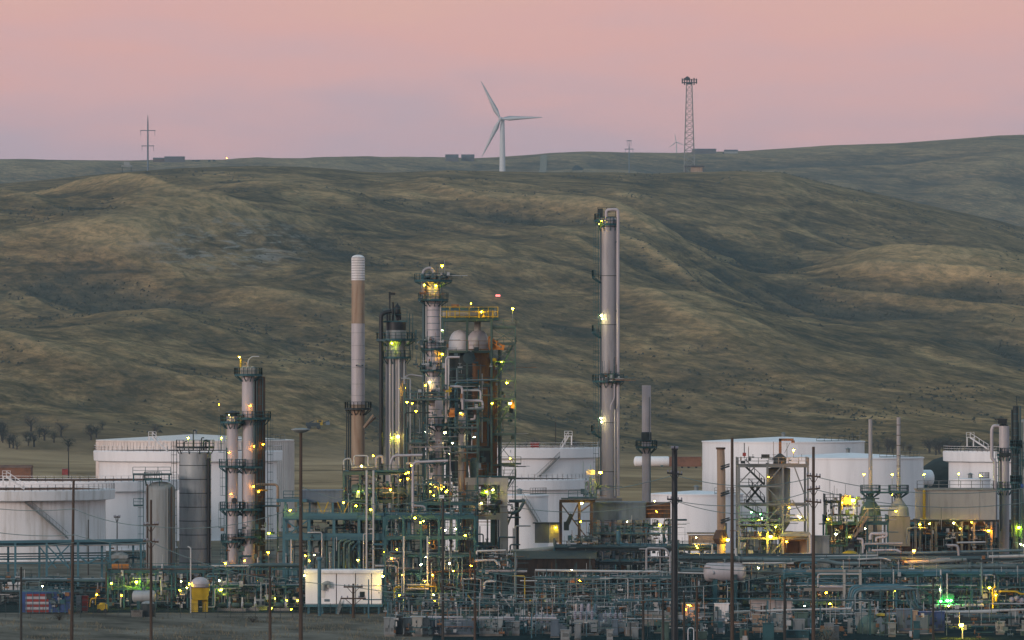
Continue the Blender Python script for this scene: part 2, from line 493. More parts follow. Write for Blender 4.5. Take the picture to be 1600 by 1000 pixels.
# the flat between plant and hill is cured hay meadow
hay = n.new('ShaderNodeMapRange'); hay.inputs[1].default_value = 2620; hay.inputs[2].default_value = 2350; hay.inputs[3].default_value = 0.; hay.inputs[4].default_value = .92
spy = n.new('ShaderNodeSeparateXYZ'); l.new(geo.outputs['Position'], spy.inputs[0]); l.new(spy.outputs['Y'], hay.inputs[0])
meadow = gramp(gnoise((.010, .0045, .05), 5, .7, .8), [(.38, (.17, .115, .065)), (.5, (.36, .24, .135)), (.62, (.48, .33, .19))])
col = gmix(hay.outputs[0], col, meadow)
# bleached clay faces where the slope has washed out
sp = n.new('ShaderNodeSeparateXYZ'); l.new(geo.outputs['Position'], sp.inputs[0])
spk = gramp(gnoise((.045, .016, .22), 5, .8, 1.0), [(.53, (0, 0, 0)), (.59, (1, 1, 1))])
cd = ground_hit(390, 385)
vm = n.new('ShaderNodeVectorMath'); vm.operation = 'DISTANCE'
vms = n.new('ShaderNodeVectorMath'); vms.operation = 'MULTIPLY'; vms.inputs[1].default_value = (1, .16, 2.6)
l.new(geo.outputs['Position'], vms.inputs[0]); l.new(vms.outputs[0], vm.inputs[0])
vm.inputs[1].default_value = (X(365, cd), cd * .16, 2.6 * Z(385, cd))
rg = n.new('ShaderNodeMapRange'); rg.inputs[1].default_value = 25; rg.inputs[2].default_value = 75; rg.inputs[3].default_value = .75; rg.inputs[4].default_value = .0
l.new(vm.outputs['Value'], rg.inputs[0])
mm_ = n.new('ShaderNodeMath'); mm_.operation = 'MULTIPLY'; l.new(spk, mm_.inputs[0]); l.new(rg.outputs[0], mm_.inputs[1])
col = gmix(mm_.outputs[0], col, (.30, .275, .24))
# bare yard dirt near the plant
yd = n.new('ShaderNodeMapRange'); yd.inputs[1].default_value = 1000; yd.inputs[2].default_value = 1300; l.new(sp.outputs['Y'], yd.inputs[0])
dirt = gramp(gnoise((.12, .05, .1), 5, .65), [(.34, (.085, .074, .060)), (.5, (.165, .142, .115)), (.64, (.25, .215, .175))])
col = gmix(yd.outputs[0], dirt, col)
l.new(col, bs.inputs['Base Color'])
def boxblur(a_, ws, hs):
  box = a_.copy()
  for ax, w_ in ((0, hs), (1, ws)):
    for _ in range(2):
      k_ = np.cumsum(np.concatenate([np.repeat(np.take(box, [0], ax), w_ + 1, ax), box, np.repeat(np.take(box, [-1], ax), w_, ax)], ax), ax)
      n_ = box.shape[ax]
      box = (np.take(k_, np.arange(2 * w_ + 1, 2 * w_ + 1 + n_), ax) - np.take(k_, np.arange(0, n_), ax)) / (2 * w_ + 1)
  return box
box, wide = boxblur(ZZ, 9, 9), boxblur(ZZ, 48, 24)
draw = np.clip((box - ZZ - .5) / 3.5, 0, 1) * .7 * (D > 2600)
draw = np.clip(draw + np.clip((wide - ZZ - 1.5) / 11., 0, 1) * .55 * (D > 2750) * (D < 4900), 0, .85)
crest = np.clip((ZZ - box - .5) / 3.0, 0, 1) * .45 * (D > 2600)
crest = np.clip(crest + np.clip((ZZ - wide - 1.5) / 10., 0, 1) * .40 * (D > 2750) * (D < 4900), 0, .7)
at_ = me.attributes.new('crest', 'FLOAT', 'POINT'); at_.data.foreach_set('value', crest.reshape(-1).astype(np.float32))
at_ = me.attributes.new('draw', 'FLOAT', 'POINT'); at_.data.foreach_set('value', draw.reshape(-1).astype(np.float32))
me.materials.append(gm)
go = bpy.data.objects.new('ground', me); C.objects.link(go); go['kind'] = 'structure'

SB = np.random.RandomState(12)
sd_ = SB.uniform(2480, 4950, 60000); sx_ = SB.uniform(-.118, .118, 60000) * sd_
iu = np.clip(np.searchsorted(us, sx_ / sd_), 0, nv - 1); ir = np.clip(np.searchsorted(ds, sd_), 0, nr - 1)
keep = (vnoise(sx_ / 55., sd_ / 120., 91) * .6 + vnoise(sx_ / 17., sd_ / 40., 93) * .4 + draw[ir, iu] * .75 + (SB.uniform(0, 1, 60000) - .5) * .3) > .78
SB.shuffle(idx_ := np.nonzero(keep)[0]); keep = idx_
sx_, sd_ = sx_[keep][:8000], sd_[keep][:8000]
sz_ = terrain_z(sx_, sd_); k_ = len(sx_); hh_ = SB.uniform(.4, 1.15, k_); ww_ = hh_ * SB.uniform(.8, 1.6, k_)
offs = np.array([(1, 0, .1), (.2, .95, .35), (-.9, .3, .05), (-.1, -1, .3), (.1, .05, 1.)])
vs_ = np.stack([sx_, sd_, sz_ - .25], -1)[:, None, :] + offs[None] * np.stack([ww_, ww_, hh_ + .25], -1)[:, None, :] * SB.uniform(.75, 1.25, (k_, 5, 3))
fs_ = np.array([(0, 1, 4), (1, 2, 4), (2, 3, 4), (3, 0, 4)])[None] + (np.arange(k_) * 5)[:, None, None]
bm_ = bpy.data.meshes.new('sagebrush'); bm_.from_pydata(vs_.reshape(-1, 3).tolist(), [], fs_.reshape(-1, 3).tolist()); bm_.materials.append(mat('sagebrush', (.068, .068, .050), .95, 0, .3, .1, spec=0.))
bo_ = bpy.data.objects.new('sagebrush', bm_); C.objects.link(bo_); bo_['kind'] = 'stuff'
def sheet(name, x0, x1, y0, y1, z, m):
    b = MB(); b.add([(x0, y0, z), (x1, y0, z), (x1, y1, z), (x0, y1, z)], [(0, 1, 2, 3)])
    return single(name, b, m, None, None, kind='structure')
sheet('plant_pavement', -75, 90, 752, 880, .006, 'gravel_pad')
sheet('yard_pavement', -10, 80, 640, 748, .006, 'gravel_pad')

# ------------------------------------------------------------------ haze: one closed box of thin even air
zlo, zhi = float(ZZ.min()) - 1.0, max(float(ZZ.max()), 470.) + 12.0
hz = MB().box((0, 4500, (zlo + zhi) / 2), (13200, 12400, zhi - zlo))
hm = bpy.data.materials.new('haze'); hm.use_nodes = True
hn, hl = hm.node_tree.nodes, hm.node_tree.links
hn.clear()
ho = hn.new('ShaderNodeOutputMaterial'); pv = hn.new('ShaderNodeVolumePrincipled')
pv.inputs['Density'].default_value = 4.2e-5
pv.inputs['Color'].default_value = (.64, .85, 1., 1)
hl.new(pv.outputs[0], ho.inputs['Volume'])
MATS['haze'] = hm
single('haze', hz, 'haze', None, None, kind='stuff')
# ------------------------------------------------------------------ generic plant pieces
def rails(mb, pts, h=1.1, r=.042, step=1.6):
    """handrail along a polyline of floor points"""
    pts = [Vector(p) for p in pts]
    for a, b in zip(pts[:-1], pts[1:]):
        L = (b - a).length
        if L < .05: continue
        k = max(1, int(round(L / step)))
        for i in range(k + 1):
            q = a + (b - a) * (i / k)
            mb.beam(q, q + Vector((0, 0, h)), 2 * r)
        for hh in (h, h * .55):
            mb.beam(a + Vector((0, 0, hh)), b + Vector((0, 0, hh)), 1.7 * r)
        mb.beam(a + Vector((0, 0, .1)), b + Vector((0, 0, .1)), .03, .16)
    return mb
def arc(cx, cy_, r, a0, a1, z, n):
    return [(cx + r * math.cos(a0 + (a1 - a0) * i / n), cy_ + r * math.sin(a0 + (a1 - a0) * i / n), z) for i in range(n + 1)]
def ring_platform(T, cx, cy_, z, ri, ro, a0=0., a1=360., m='steel_teal', bracket=True):
    a0, a1 = math.radians(a0), math.radians(a1)
    n = max(6, int(20 * (a1 - a0) / (2 * math.pi)))
    mb = MB()
    prof = [(ri, z - .05), (ro, z - .05), (ro, z + .12), (ri, z + .12), (ri, z - .05)]
    mb.lathe(cx, cy_, prof, n, a0=a0, a1=a1)
    if bracket:
        for i in range(0, n + 1, 2):
            a = a0 + (a1 - a0) * i / n
            c, s_ = math.cos(a), math.sin(a)
            mb.beam((cx + ri * c, cy_ + ri * s_, z - .85), (cx + (ro - .1) * c, cy_ + (ro - .1) * s_, z - .08), .12)
    pl = T.part('platform', mb, m)
    T.part('handrail', rails(MB(), arc(cx, cy_, ro - .05, a0, a1, z + .1, n), step=2.2), m, parent=pl)
    return pl
def ladder(T, x, y, z0, z1, m='steel_teal', nx=0., ny=-1., cage=True):
    mb = MB()
    tx, ty = -ny, nx
    for s_ in (-.24, .24):
        mb.beam((x + tx * s_, y + ty * s_, z0), (x + tx * s_, y + ty * s_, z1), .07)
    z = z0
    while z < z1:
        mb.beam((x - tx * .24, y - ty * .24, z), (x + tx * .24, y + ty * .24, z), .04); z += .6
    if cage:
        z = z0 + 2.2
        while z < z1:
            for (u0, v0), (u1, v1) in zip([(-.36, 0), (-.36, .6), (0, .8), (.36, .6)], [(-.36, .6), (0, .8), (.36, .6), (.36, 0)]):
                mb.beam((x + tx * u0 + nx * v0, y + ty * u0 + ny * v0, z), (x + tx * u1 + nx * v1, y + ty * u1 + ny * v1, z), .05)
            z += 1.3
        for u, v in ((-.36, .5), (0, .8), (.36, .5)):
            mb.beam((x + tx * u + nx * v, y + ty * u + ny * v, z0 + 2.2), (x + tx * u + nx * v, y + ty * u + ny * v, z1), .04)
    return T.part('ladder', mb, m)
def stair(T, p0, p1, w=.9, m='steel_teal', name='stairway'):
    """a straight flight from p0 up to p1, treads and two railed stringers"""
    p0, p1 = Vector(p0), Vector(p1); mb = MB()
    d = p1 - p0; hd = Vector((d.x, d.y, 0)).normalized(); sd_ = Vector((-hd.y, hd.x, 0)) * (w / 2)
    for s_ in (sd_, -sd_):
        mb.beam(p0 + s_, p1 + s_, .09, .28)
        mb.beam(p0 + s_ + Vector((0, 0, 1)), p1 + s_ + Vector((0, 0, 1)), .07)
        for i in range(5):
            q = p0 + d * (i / 4) + s_
            mb.beam(q, q + Vector((0, 0, 1)), .06)
    k = max(3, int(abs(d.z) / .32))
    for i in range(k):
        q = p0 + d * ((i + .5) / k)
        mb.beam(q - sd_, q + sd_, .26, .05)
    return T.part(name, mb, m)

COL_SHARED = {}
def column(label, px, d, top, dia, m='lagging', base=None, name='process_column', cat='column', group=None, head='dome', band=2.4, band_m=None, plats=(), rods=(), lamps=(), lad=True, lad_side=-1,
           skirt=True, taper=1.0, ms='steel_teal', cuts=()):
    """an upright vessel. plats: (py, half width in px[, a0, a1]); rods: (dx px, radius px, py0, py1, material) pipes running up its face"""
    x, r, z1 = X(px, d), M(dia, d) / 2, Z(top, d)
    z0 = 0. if base is None else Z(base, d)
    T = Thing(name, label, cat, (x, d, z0), group)
    hh = {'dome': r * .55, 'flat': 0.05, 'cone': r * 1.1, 'open': 0}[head]
    mb = MB()
    segs = [(z0 + (2.5 if skirt else 0), m)] + [(Z(c[0], d), c[1]) for c in cuts]      # cuts: lower to upper
    for i, (za, mm) in enumerate(segs):
        zb = segs[i + 1][0] if i + 1 < len(segs) else z1 - hh
        ra = r * (1 + (taper - 1) * (za - z0) / (z1 - z0)); rb = r * (1 + (taper - 1) * (zb - z0) / (z1 - z0))
        if i and len(cuts[i - 1]) > 2: ra = rb = M(cuts[i - 1][2], d) / 2
        q = MB().lathe(x, d, [(ra, za), (rb, zb)], 28)
        if i + 1 == len(segs):
            if head == 'dome': q.dome(x, d, zb, rb, hh, 28)
            elif head == 'flat': q.lathe(x, d, [(rb, zb), (.001, zb + .05)], 28)
            elif head == 'cone': q.lathe(x, d, [(rb, zb), (rb * .35, zb + hh), (.001, zb + hh)], 28)
            else: q.lathe(x, d, [(rb, zb), (rb - .12, zb), (rb - .12, zb - 3), (.001, zb - 3)], 28)
        else: q.lathe(x, d, [(rb, zb), (.001, zb)], 28)
        T.part('shell', q, mm)
    if skirt: T.part('skirt', MB().lathe(x, d, [(r * 1.12, z0), (r * 1.02, z0 + 2.5), (r * .9, z0 + 2.5)], 24), 'concrete')
    if band:
        z = z0 + 3.2
        while z < z1 - hh - .3:
            rr = r * (1 + (taper - 1) * (z - z0) / (z1 - z0)) + .025
            for c in cuts:
                if len(c) > 2 and z > Z(c[0], d): rr = M(c[2], d) / 2 + .025
            mm = band_m or m
            for c in cuts:
                if z > Z(c[0], d) and not band_m: mm = c[1]
            key = (round(rr, 3), mm)
            if key not in COL_SHARED:
                COL_SHARED[key] = MB().lathe(0, 0, [(rr - .03, -.05), (rr, -.05), (rr, .05), (rr - .03, .05)], 24).mesh('band', mm)
            o = bpy.data.objects.new('band', COL_SHARED[key]); C.objects.link(o); o.parent = T.o
            o.location = Vector((x, d, z)) - T.loc
            z += band
    for p in plats:
        a0, a1 = (p[2], p[3]) if len(p) > 2 else (0, 360)
        ring_platform(T, x, d, Z(p[0], d), r + .05, M(p[1], d), a0, a1, ms)
    if lad:
        zs = sorted([z0 + 1] + [Z(p[0], d) for p in plats]) if plats else [z0 + 1, z1]
        for i, (a, b) in enumerate(zip(zs[:-1], zs[1:])):
            ladder(T, x + lad_side * (r + .35) * (1 if i % 2 == 0 else .8), d - (.3 if i % 2 == 0 else r * .75), a, b + 1.0, ms, lad_side * 1., 0.)
    for dx, rp, pa, pb, mm in rods:
        xx = M(dx, d); off = math.sqrt(max(.0, (r + M(rp, d) + .06) ** 2 - xx ** 2)) if abs(xx) < r + M(rp, d) else 0.
        T.rod((x + xx, d - off, Z(pa, d)), (x + xx, d - off, Z(pb, d)), M(rp, d), mm)
    for q in lamps:
        lx, ly, c = q[0], q[1], q[2]; k = q[3] if len(q) > 3 else 1.
        xx = X(lx, d) - x
        off = math.sqrt(max(0., (r + .75) ** 2 - xx * xx)) if abs(xx) < r + .75 else 0.
        T.lamp(lx, ly, d - off, c, k, post=(q[4] if len(q) > 4 else 0.))
    T.x, T.y, T.r, T.z1 = x, d, r, z1
    return T

def tank(label, pc, width, d, top, kind='float', m='white', rim=8, apex=6, inside='rust_dark', stair_px=None, ribs=False, ladder_px=None, seams=3):
    x, r, z1 = X(pc, d), M(width, d) / 2, Z(top, d)
    T = Thing('storage_tank', label, 'storage tank', (x, d, 0))
    hgt = z1
    N = 96
    k = max(1, seams)
    for i in range(k):         # plate courses, each a ring of its own
        za, zb = hgt * i / k, hgt * (i + 1) / k
        rr = r - .03 * i
        q = MB().lathe(x, d, [(rr, za), (rr, zb), (rr - .1, zb)], N)
        if i == 0: q.lathe(x, d, [(r + .3, 0), (r + .3, .15), (r, .15)], N)
        T.part('shell_course', q, m)
    if kind == 'float':
        q = MB().lathe(x, d, [(r - .33, z1 - .04), (r - .33, z1 - 2.0), (.01, z1 - 2.0)], N)
        T.part('floating_roof', q, inside)
        g = M(rim, d)
        q = MB().lathe(x, d, [(r + .02, z1 - M(17, d)), (r + g, z1 - M(15, d)), (r + g + .1, z1 - .1), (r + g, z1), (r - .3, z1), (r - .3, z1 - .08)], N)
        gd = T.part('wind_girder', q, m)
        T.part('handrail', rails(MB(), arc(x, d, r + g - .1, math.pi * .95, math.pi * 2.05, z1, 44), step=2.4), 'white_dirty', parent=gd)
    elif kind == 'cone':
        q = MB().lathe(x, d, [(r + .12, z1 - .25), (r + .12, z1), (.01, z1 + M(apex, d))], N)
        rf = T.part('roof', q, m)
        T.part('handrail', rails(MB(), arc(x, d, r * .97, math.pi * 1.62, math.pi * 1.9, z1 + .1, 8)), 'steel_grey', parent=rf)
        T.part('vent', MB().lathe(x, d, [(.4, z1 + M(apex, d) - .3), (.4, z1 + M(apex, d) + .7), (.7, z1 + M(apex, d) + .7), (.001, z1 + M(apex, d) + 1.)], 12), 'steel_grey', parent=rf)
    if ribs:
        q = MB()
        for i in range(150):
            a = 2 * math.pi * i / 150
            q.beam((x + (r + .03) * math.cos(a), d + (r + .03) * math.sin(a), .3), (x + (r + .03) * math.cos(a), d + (r + .03) * math.sin(a), z1 - .4), .18, .10)
        T.part('cladding_ribs', q, 'pink_rib', stuff=True)
    if stair_px:                # helical stair on the near face from (px0, py0) down to (px1, py1)
        (pa, ya), (pb, yb) = stair_px
        aa = -math.acos(max(-.99, min(.99, (X(pa, d) - x) / r))); ab = -math.acos(max(-.99, min(.99, (X(pb, d) - x) / r)))
        zA, zB = Z(ya, d), max(.3, Z(yb, d))
        n_ = 26; q = MB()
        def hp(i, rr, dz=0): 
            t = i / n_; a = aa + (ab - aa) * t
            return Vector((x + rr * math.cos(a), d + rr * math.sin(a), zA + (zB - zA) * t + dz))
        for i in range(n_):
            q.beam(hp(i, r + .85), hp(i + 1, r + .85), .06, .26)
            q.beam(hp(i, r + .85, 1.), hp(i + 1, r + .85, 1.), .06)
            q.beam(hp(i, r + .05), hp(i, r + .85), .28, .05)
            q.beam(hp(i + .5, r + .05), hp(i + .5, r + .85), .28, .05)
            if i % 2 == 0: q.beam(hp(i, r + .85), hp(i, r + .85, 1.), .05)
        T.part('spiral_stair', q, 'steel_grey')
    if ladder_px:               # sloping ladder from the rim down on to the floating roof
        (pa, ya), (pb, yb) = ladder_px
        yy = d - r * .55
        stair(T, P(pb, yb, yy), P(pa, ya, yy), 1.0, 'white_dirty', 'rolling_ladder')
        mb = rails(MB(), [P(pa - 6, ya, yy), P(pa + 6, ya, yy)])
        mb.beam(P(pa - 5, ya + 14, yy), P(pa - 5, ya, yy), .25).beam(P(pa + 5, ya + 14, yy), P(pa + 5, ya, yy), .25)
        T.part('gauger_platform', mb, 'white_dirty')
    return T

def frame(T, x0, x1, nx, y0, y1, ny, zs, w=.28, m='steel_teal', brace=(), floors=(), railed=(), z0=0., pm=None):
    """open steel frame: posts, beams, braces, grating floors, handrails; every member a part"""
    xs = [x0 + (x1 - x0) * i / nx for i in range(nx + 1)]; ys = [y0 + (y1 - y0) * i / max(1, ny) for i in range(ny + 1)]
    for x in xs:
        for y in ys: T.beam((x, y, z0), (x, y, zs[-1]), w, pm or m, 'post')
    for z in zs:
        for y in ys: T.beam((x0 + w / 2, y, z - w * .6), (x1 - w / 2, y, z - w * .6), w * .8, m, 'beam', w * 1.1)
        for x in xs: 
            if ny: T.beam((x, y0 + w / 2, z - w * .65), (x, y1 - w / 2, z - w * .65), w * .7, m, 'beam', w)
    lv = [z0] + list(zs)
    for bx, bl in brace:       # bay, level
        a, b = xs[bx], xs[bx + 1]; za, zb = lv[bl], lv[bl + 1] - w
        T.beam((a, y0 - .02, za), (b, y0 - .02, zb), w * .5, m, 'brace')
        T.beam((b, y0 + .2, za), (a, y0 + .2, zb), w * .5, m, 'brace')
    for i in floors:
        T.part('floor_grating', MB().box(((x0 + x1) / 2, (y0 + y1) / 2, zs[i] + .03), (x1 - x0 + .3, y1 - y0 + .3, .06)), 'grating')
    for i in railed:
        e = .12
        T.part('handrail', rails(MB(), [(x0 - e, y1 + e, zs[i]), (x0 - e, y0 - e, zs[i]), (x1 + e, y0 - e, zs[i]), (x1 + e, y1 + e, zs[i])]), m)

PIPEM = ['pipe_light', 'pipe_grey', 'pipe_grey', 'pipe_dark', 'steel_teal', 'steel_teal', 'steel_blue', 'silver', 'lagging', 'rust_dark']
PIPED = ['pipe_grey', 'pipe_dark', 'pipe_dark', 'steel_teal', 'steel_teal', 'steel_blue', 'silver', 'pipe_grey', 'steel_dark']
def run_pipes(T, rng, x0, x1, y0, y1, z, n, rmin=.05, rmax=.2, mats=PIPEM, drops=.35, zlow=0.):
    """pipes lying along x on a rack level; some turn up or down at an end"""
    for i in range(n):
        y = y0 + (y1 - y0) * (i + rng.uniform(.2, .8)) / n
        r = rng.uniform(rmin, rmax) * (1 if rng.random() < .8 else 1.5)
        L = x1 - x0
        a = x0 + (0 if rng.random() < .6 else rng.uniform(0, .5) * L); b = x1 - (0 if rng.random() < .6 else rng.uniform(0, .5) * L)
        if b - a < 2.: continue
        pts = [(a, y, z + r), (b, y, z + r)]
        m = rng.choice(mats)
        if rng.random() < drops: pts.insert(0, (a, y, z + r + (rng.uniform(1, 3.5) if rng.random() < .5 else -rng.uniform(1, max(1.2, z - zlow)))))
        if rng.random() < drops: pts.append((b, y, z + r + (rng.uniform(1, 3.5) if rng.random() < .5 else -rng.uniform(1, max(1.2, z - zlow)))))
        T.pipe(pts, r, m)
def risers(T, rng, x0, x1, y0, y1, za, zb, n, rmin=.05, rmax=.16, mats=PIPEM):
    for i in range(n):
        x, y = rng.uniform(x0, x1), rng.uniform(y0, y1)
        a = rng.uniform(za, za + (zb - za) * .5); b = rng.uniform(a + (zb - za) * .2, zb)
        r = rng.uniform(rmin, rmax); m = rng.choice(mats)
        k = rng.random(); s_ = rng.choice((-1, 1)) * rng.uniform(1, 4)
        if k < .45: T.pipe([(x, y, a), (x, y, b)], r, m)
        elif k < .8: T.pipe([(x, y, a), (x, y, b), (x + s_, y, b)], r, m)
        else: T.pipe([(x - s_ * .6, y, a), (x, y, a), (x, y, b), (x + s_, y, b)], r, m)
FITM = ['pipe_light', 'pipe_grey', 'steel_teal', 'pipe_dark', 'silver', 'steel_green', 'rust', 'steel_dark', 'pipe_dark']
def fittings(T, rng, x0, x1, y0, y1, za, zb, n, name='fittings'):
    """valves, flanges, boxes, conduit: many small pieces joined"""
    by = {}
    for i in range(n):
        m = rng.choice(FITM); b = by.setdefault(m, MB())
        x, y, z = rng.uniform(x0, x1), rng.uniform(y0, y1), rng.uniform(za, zb)
        k = rng.random()
        if k < .25:       # valve: body, stem and hand wheel
            s_ = rng.uniform(.6, 1.3)
            b.tube([(x - .3 * s_, y, z), (x - .12 * s_, y, z), (x, y, z), (x + .12 * s_, y, z), (x + .3 * s_, y, z)], [.2 * s_, .1 * s_, .17 * s_, .1 * s_, .2 * s_], 6)
            b.tube([(x, y, z), (x, y, z + .5 * s_)], .04, 5); b.tube([(x, y, z + .5 * s_), (x, y, z + .55 * s_)], .22 * s_, 8)
        elif k < .45: b.tube([(x, y, z), (x + rng.uniform(.08, .2), y, z)], rng.uniform(.12, .3), 8)
        elif k < .62: b.box((x, y, z), (rng.uniform(.2, .7), rng.uniform(.2, .5), rng.uniform(.25, .8)))
        elif k < .82:
            L = rng.uniform(.6, 3.)
            b.beam((x, y, z), (x, y, z + L), rng.uniform(.04, .09))
        else:
            L = rng.uniform(.8, 4.)
            b.beam((x, y, z), (x + L, y, z), rng.uniform(.04, .1))
    for m, b in by.items(): T.part(name, b, m, stuff=True)

def drum(label, px0, px1, py, d, rpx, m='pipe_light', name='horizontal_drum', cat='drum', group=None, legs=True, leg_to=0.):
    z, r = Z(py, d), M(rpx, d)
    x0, x1 = X(px0, d) + r * .5, X(px1, d) - r * .5
    T = Thing(name, label, cat, ((x0 + x1) / 2, d, leg_to), group)
    T.part('shell', MB().hcyl((x0, d, z), (x1, d, z), r, 20), m)
    for t in (.2, .8):
        xx = x0 + (x1 - x0) * t
        T.part('saddle', MB().box((xx, d, (z - r * .75 + leg_to) / 2), (r * .5, r * 1.5, max(.1, z - r * .75 - leg_to))), 'steel_teal')
    T.part('nozzle', MB().lathe((x0 + x1) / 2, d, [(.16, z + r * .95), (.16, z + r + .4), (.28, z + r + .4), (.28, z + r + .5), (.001, z + r + .5)], 10), 'pipe_grey')
    return T
def exchanger(label, x, y, z, L, r, m, zbase, group=None):
    T = Thing('heat_exchanger', label, 'heat exchanger', (x, y, zbase), group)
    T.part('shell', MB().hcyl((x - L / 2, y, z), (x + L / 2, y, z), r, 14, .4), m)
    for s_ in (-1, 1):
        T.part('flange', MB().tube([(x + s_ * L * .33 - .08, y, z), (x + s_ * L * .33 + .08, y, z)], r * 1.18, 14), 'pipe_grey')
        T.part('saddle', MB().box((x + s_ * L * .2, y, (z - r * .8 + zbase) / 2), (.3, r * 1.4, max(.1, z - r * .8 - zbase))), 'steel_teal')
    T.part('nozzle', MB().tube([(x, y, z + r * .9), (x, y, z + r + .5)], r * .35, 8), 'pipe_light')
    return T
def pump(label, x, y, group):
    T = Thing('pump', label, 'pump', (x, y, 0), group)
    T.part('plinth', MB().box((x, y, .2), (2.2, .9, .4)), 'concrete')
    T.part('motor', MB().hcyl((x - .8, y, .85), (x + .1, y, .85), .34, 10, .3), 'steel_green')
    T.part('casing', MB().tube([(x + .45, y, .85), (x + .75, y, .85)], .45, 12).tube([(x + .6, y, .9), (x + .6, y, 2.0)], .12, 8), 'pipe_light')
    return T
def cabinet(label, px0, px1, top, d, depth=1.6, m='cabinet', doors=2, group=None, name='control_cabinet', cat='cabinet', plinth=.25):
    x0, x1, z1 = X(px0, d), X(px1, d), Z(top, d)
    T = Thing(name, label, cat, ((x0 + x1) / 2, d, 0), group)
    T.part('body', MB().box(((x0 + x1) / 2, d + depth / 2, (z1 + plinth) / 2), (x1 - x0, depth, z1 - plinth)).box(((x0 + x1) / 2, d + depth / 2, z1 + .05), (x1 - x0 + .16, depth + .16, .1)), m)
    T.part('plinth', MB().box(((x0 + x1) / 2, d + depth / 2, plinth / 2), (x1 - x0 - .1, depth - .1, plinth - .01)), 'concrete')
    wd = (x1 - x0) / doors
    for i in range(doors):
        xx = x0 + wd * (i + .5)
        dr = T.part('door', MB().box((xx, d - .03, (z1 + plinth) / 2), (wd - .1, .06, z1 - plinth - .25)), m)
        q = MB()
        for j in range(4): q.box((xx, d - .075, plinth + .45 + .12 * j), (wd * .55, .03, .05))
        T.part('louvre', q, 'steel_dark', parent=dr)
        T.part('handle', MB().box((xx + wd * .33, d - .085, (z1 + plinth) / 2), (.06, .05, .3)), 'steel_dark', parent=dr)
    return T

def pole(label, px, top, d, wpx, m='wood', arms=(), group=None, name='utility_pole', cat='utility pole', taper=.7, lean=0.):
    """arms: (py, half px, tilt)"""
    x, z1, r = X(px, d), Z(top, d), M(wpx, d) / 2
    T = Thing(name, label, cat, (x, d, 0), group)
    T.part('shaft', MB().tube([(x - lean, d, 0), (x - lean * .5, d, z1 * .5), (x, d, z1)], [r, r * (1 + taper) / 2, r * taper], 12), m)
    for py, hp, tilt in arms:
        z = Z(py, d); hw = M(hp, d)
        arm = T.part('crossarm', MB().beam((x - hw, d - r - .08, z - tilt), (x + hw, d - r - .08, z + tilt), .16, .2), m)
        for t in (-.9, -.45, .45, .9):
            zz = z + tilt * t + .1
            T.part('insulator', MB().lathe(x + hw * t, d - r - .08, [(.05, zz), (.12, zz + .05), (.05, zz + .12), (.12, zz + .18), (.05, zz + .26), (.001, zz + .3)], 8), 'porcelain', parent=arm)
        T.part('strut', MB().beam((x, d - r - .1, z - 1.0), (x - hw * .6, d - r - .1, z - .1), .08).beam((x, d - r - .12, z - 1.0), (x + hw * .6, d - r - .12, z - .1), .08), m, parent=arm)
    return T
def wire(label, a, b, sag, r=.035, group='power lines strung across the front', m='wire'):
    a, b = Vector(a), Vector(b)
    pts = [a + (b - a) * (i / 24) - Vector((0, 0, sag * 4 * (i / 24) * (1 - i / 24))) for i in range(25)]
    return single('power_line', MB().tube(pts, r, 5), m, label, 'power line', group)

# ------------------------------------------------------------------ tank farm
t = tank('large white floating roof tank cut by the left edge of the photo', 12, 306, 985, 764, 'float', 'white_dirty', rim=14, stair_px=((52, 782), (112, 838)), ladder_px=((10, 745), (38, 764)))
t = tank('white floating roof tank with dark rusty roof well, right behind the leftmost tank', 112, 326, 1050, 750, 'float', 'white', rim=6, seams=2)
t = tank('white floating roof tank with a sloping ladder, in front of the pink ribbed tank', 294, 278, 1115, 704, 'float', 'white', rim=8, inside='black', ladder_px=((238, 683), (262, 705)))
t = tank('wide pinkish ribbed tank with pale cone roof behind the twin column group', 305, 308, 1178, 687, 'cone', 'pink_rib', apex=9, ribs=True)
t = tank('white floating roof tank with orange box on its rim, left of the tallest column', 800, 262, 1115, 699, 'float', 'white', rim=6, stair_px=((870, 712), (834, 748)), ladder_px=((888, 682), (876, 702)))
t = tank('white floating roof tank with railed rim in front of the orange box tank', 795, 244, 1040, 748, 'float', 'white', rim=7, inside='black', seams=2)
t = tank('small flat white tank with a spiral stair beside the concrete frame', 812, 90, 905, 773, 'cone', 'white', apex=1, stair_px=((816, 778), (846, 838)), seams=2)
t = tank('low white tank with shallow cone roof right of the thickest dark pole', 1088, 146, 1000, 771, 'cone', 'white', apex=5, seams=2)
t = tank('tallest white cone roof tank standing behind the right hand steel frame', 1224, 254, 1182, 689, 'cone', 'white', apex=7)
t = tank('wide white tank with pale cone roof behind the two thin stacks', 1325, 236, 1080, 714, 'cone', 'white', apex=7)
t = tank('white floating roof tank with sloping ladder at the right edge', 1584, 204, 1125, 705, 'float', 'white', rim=8, ladder_px=((1516, 684), (1544, 702)), inside='rust')
t = tank('small teal white tank behind the beige box heater', 1516, 62, 1000, 748, 'cone', 'white', apex=1, seams=1)

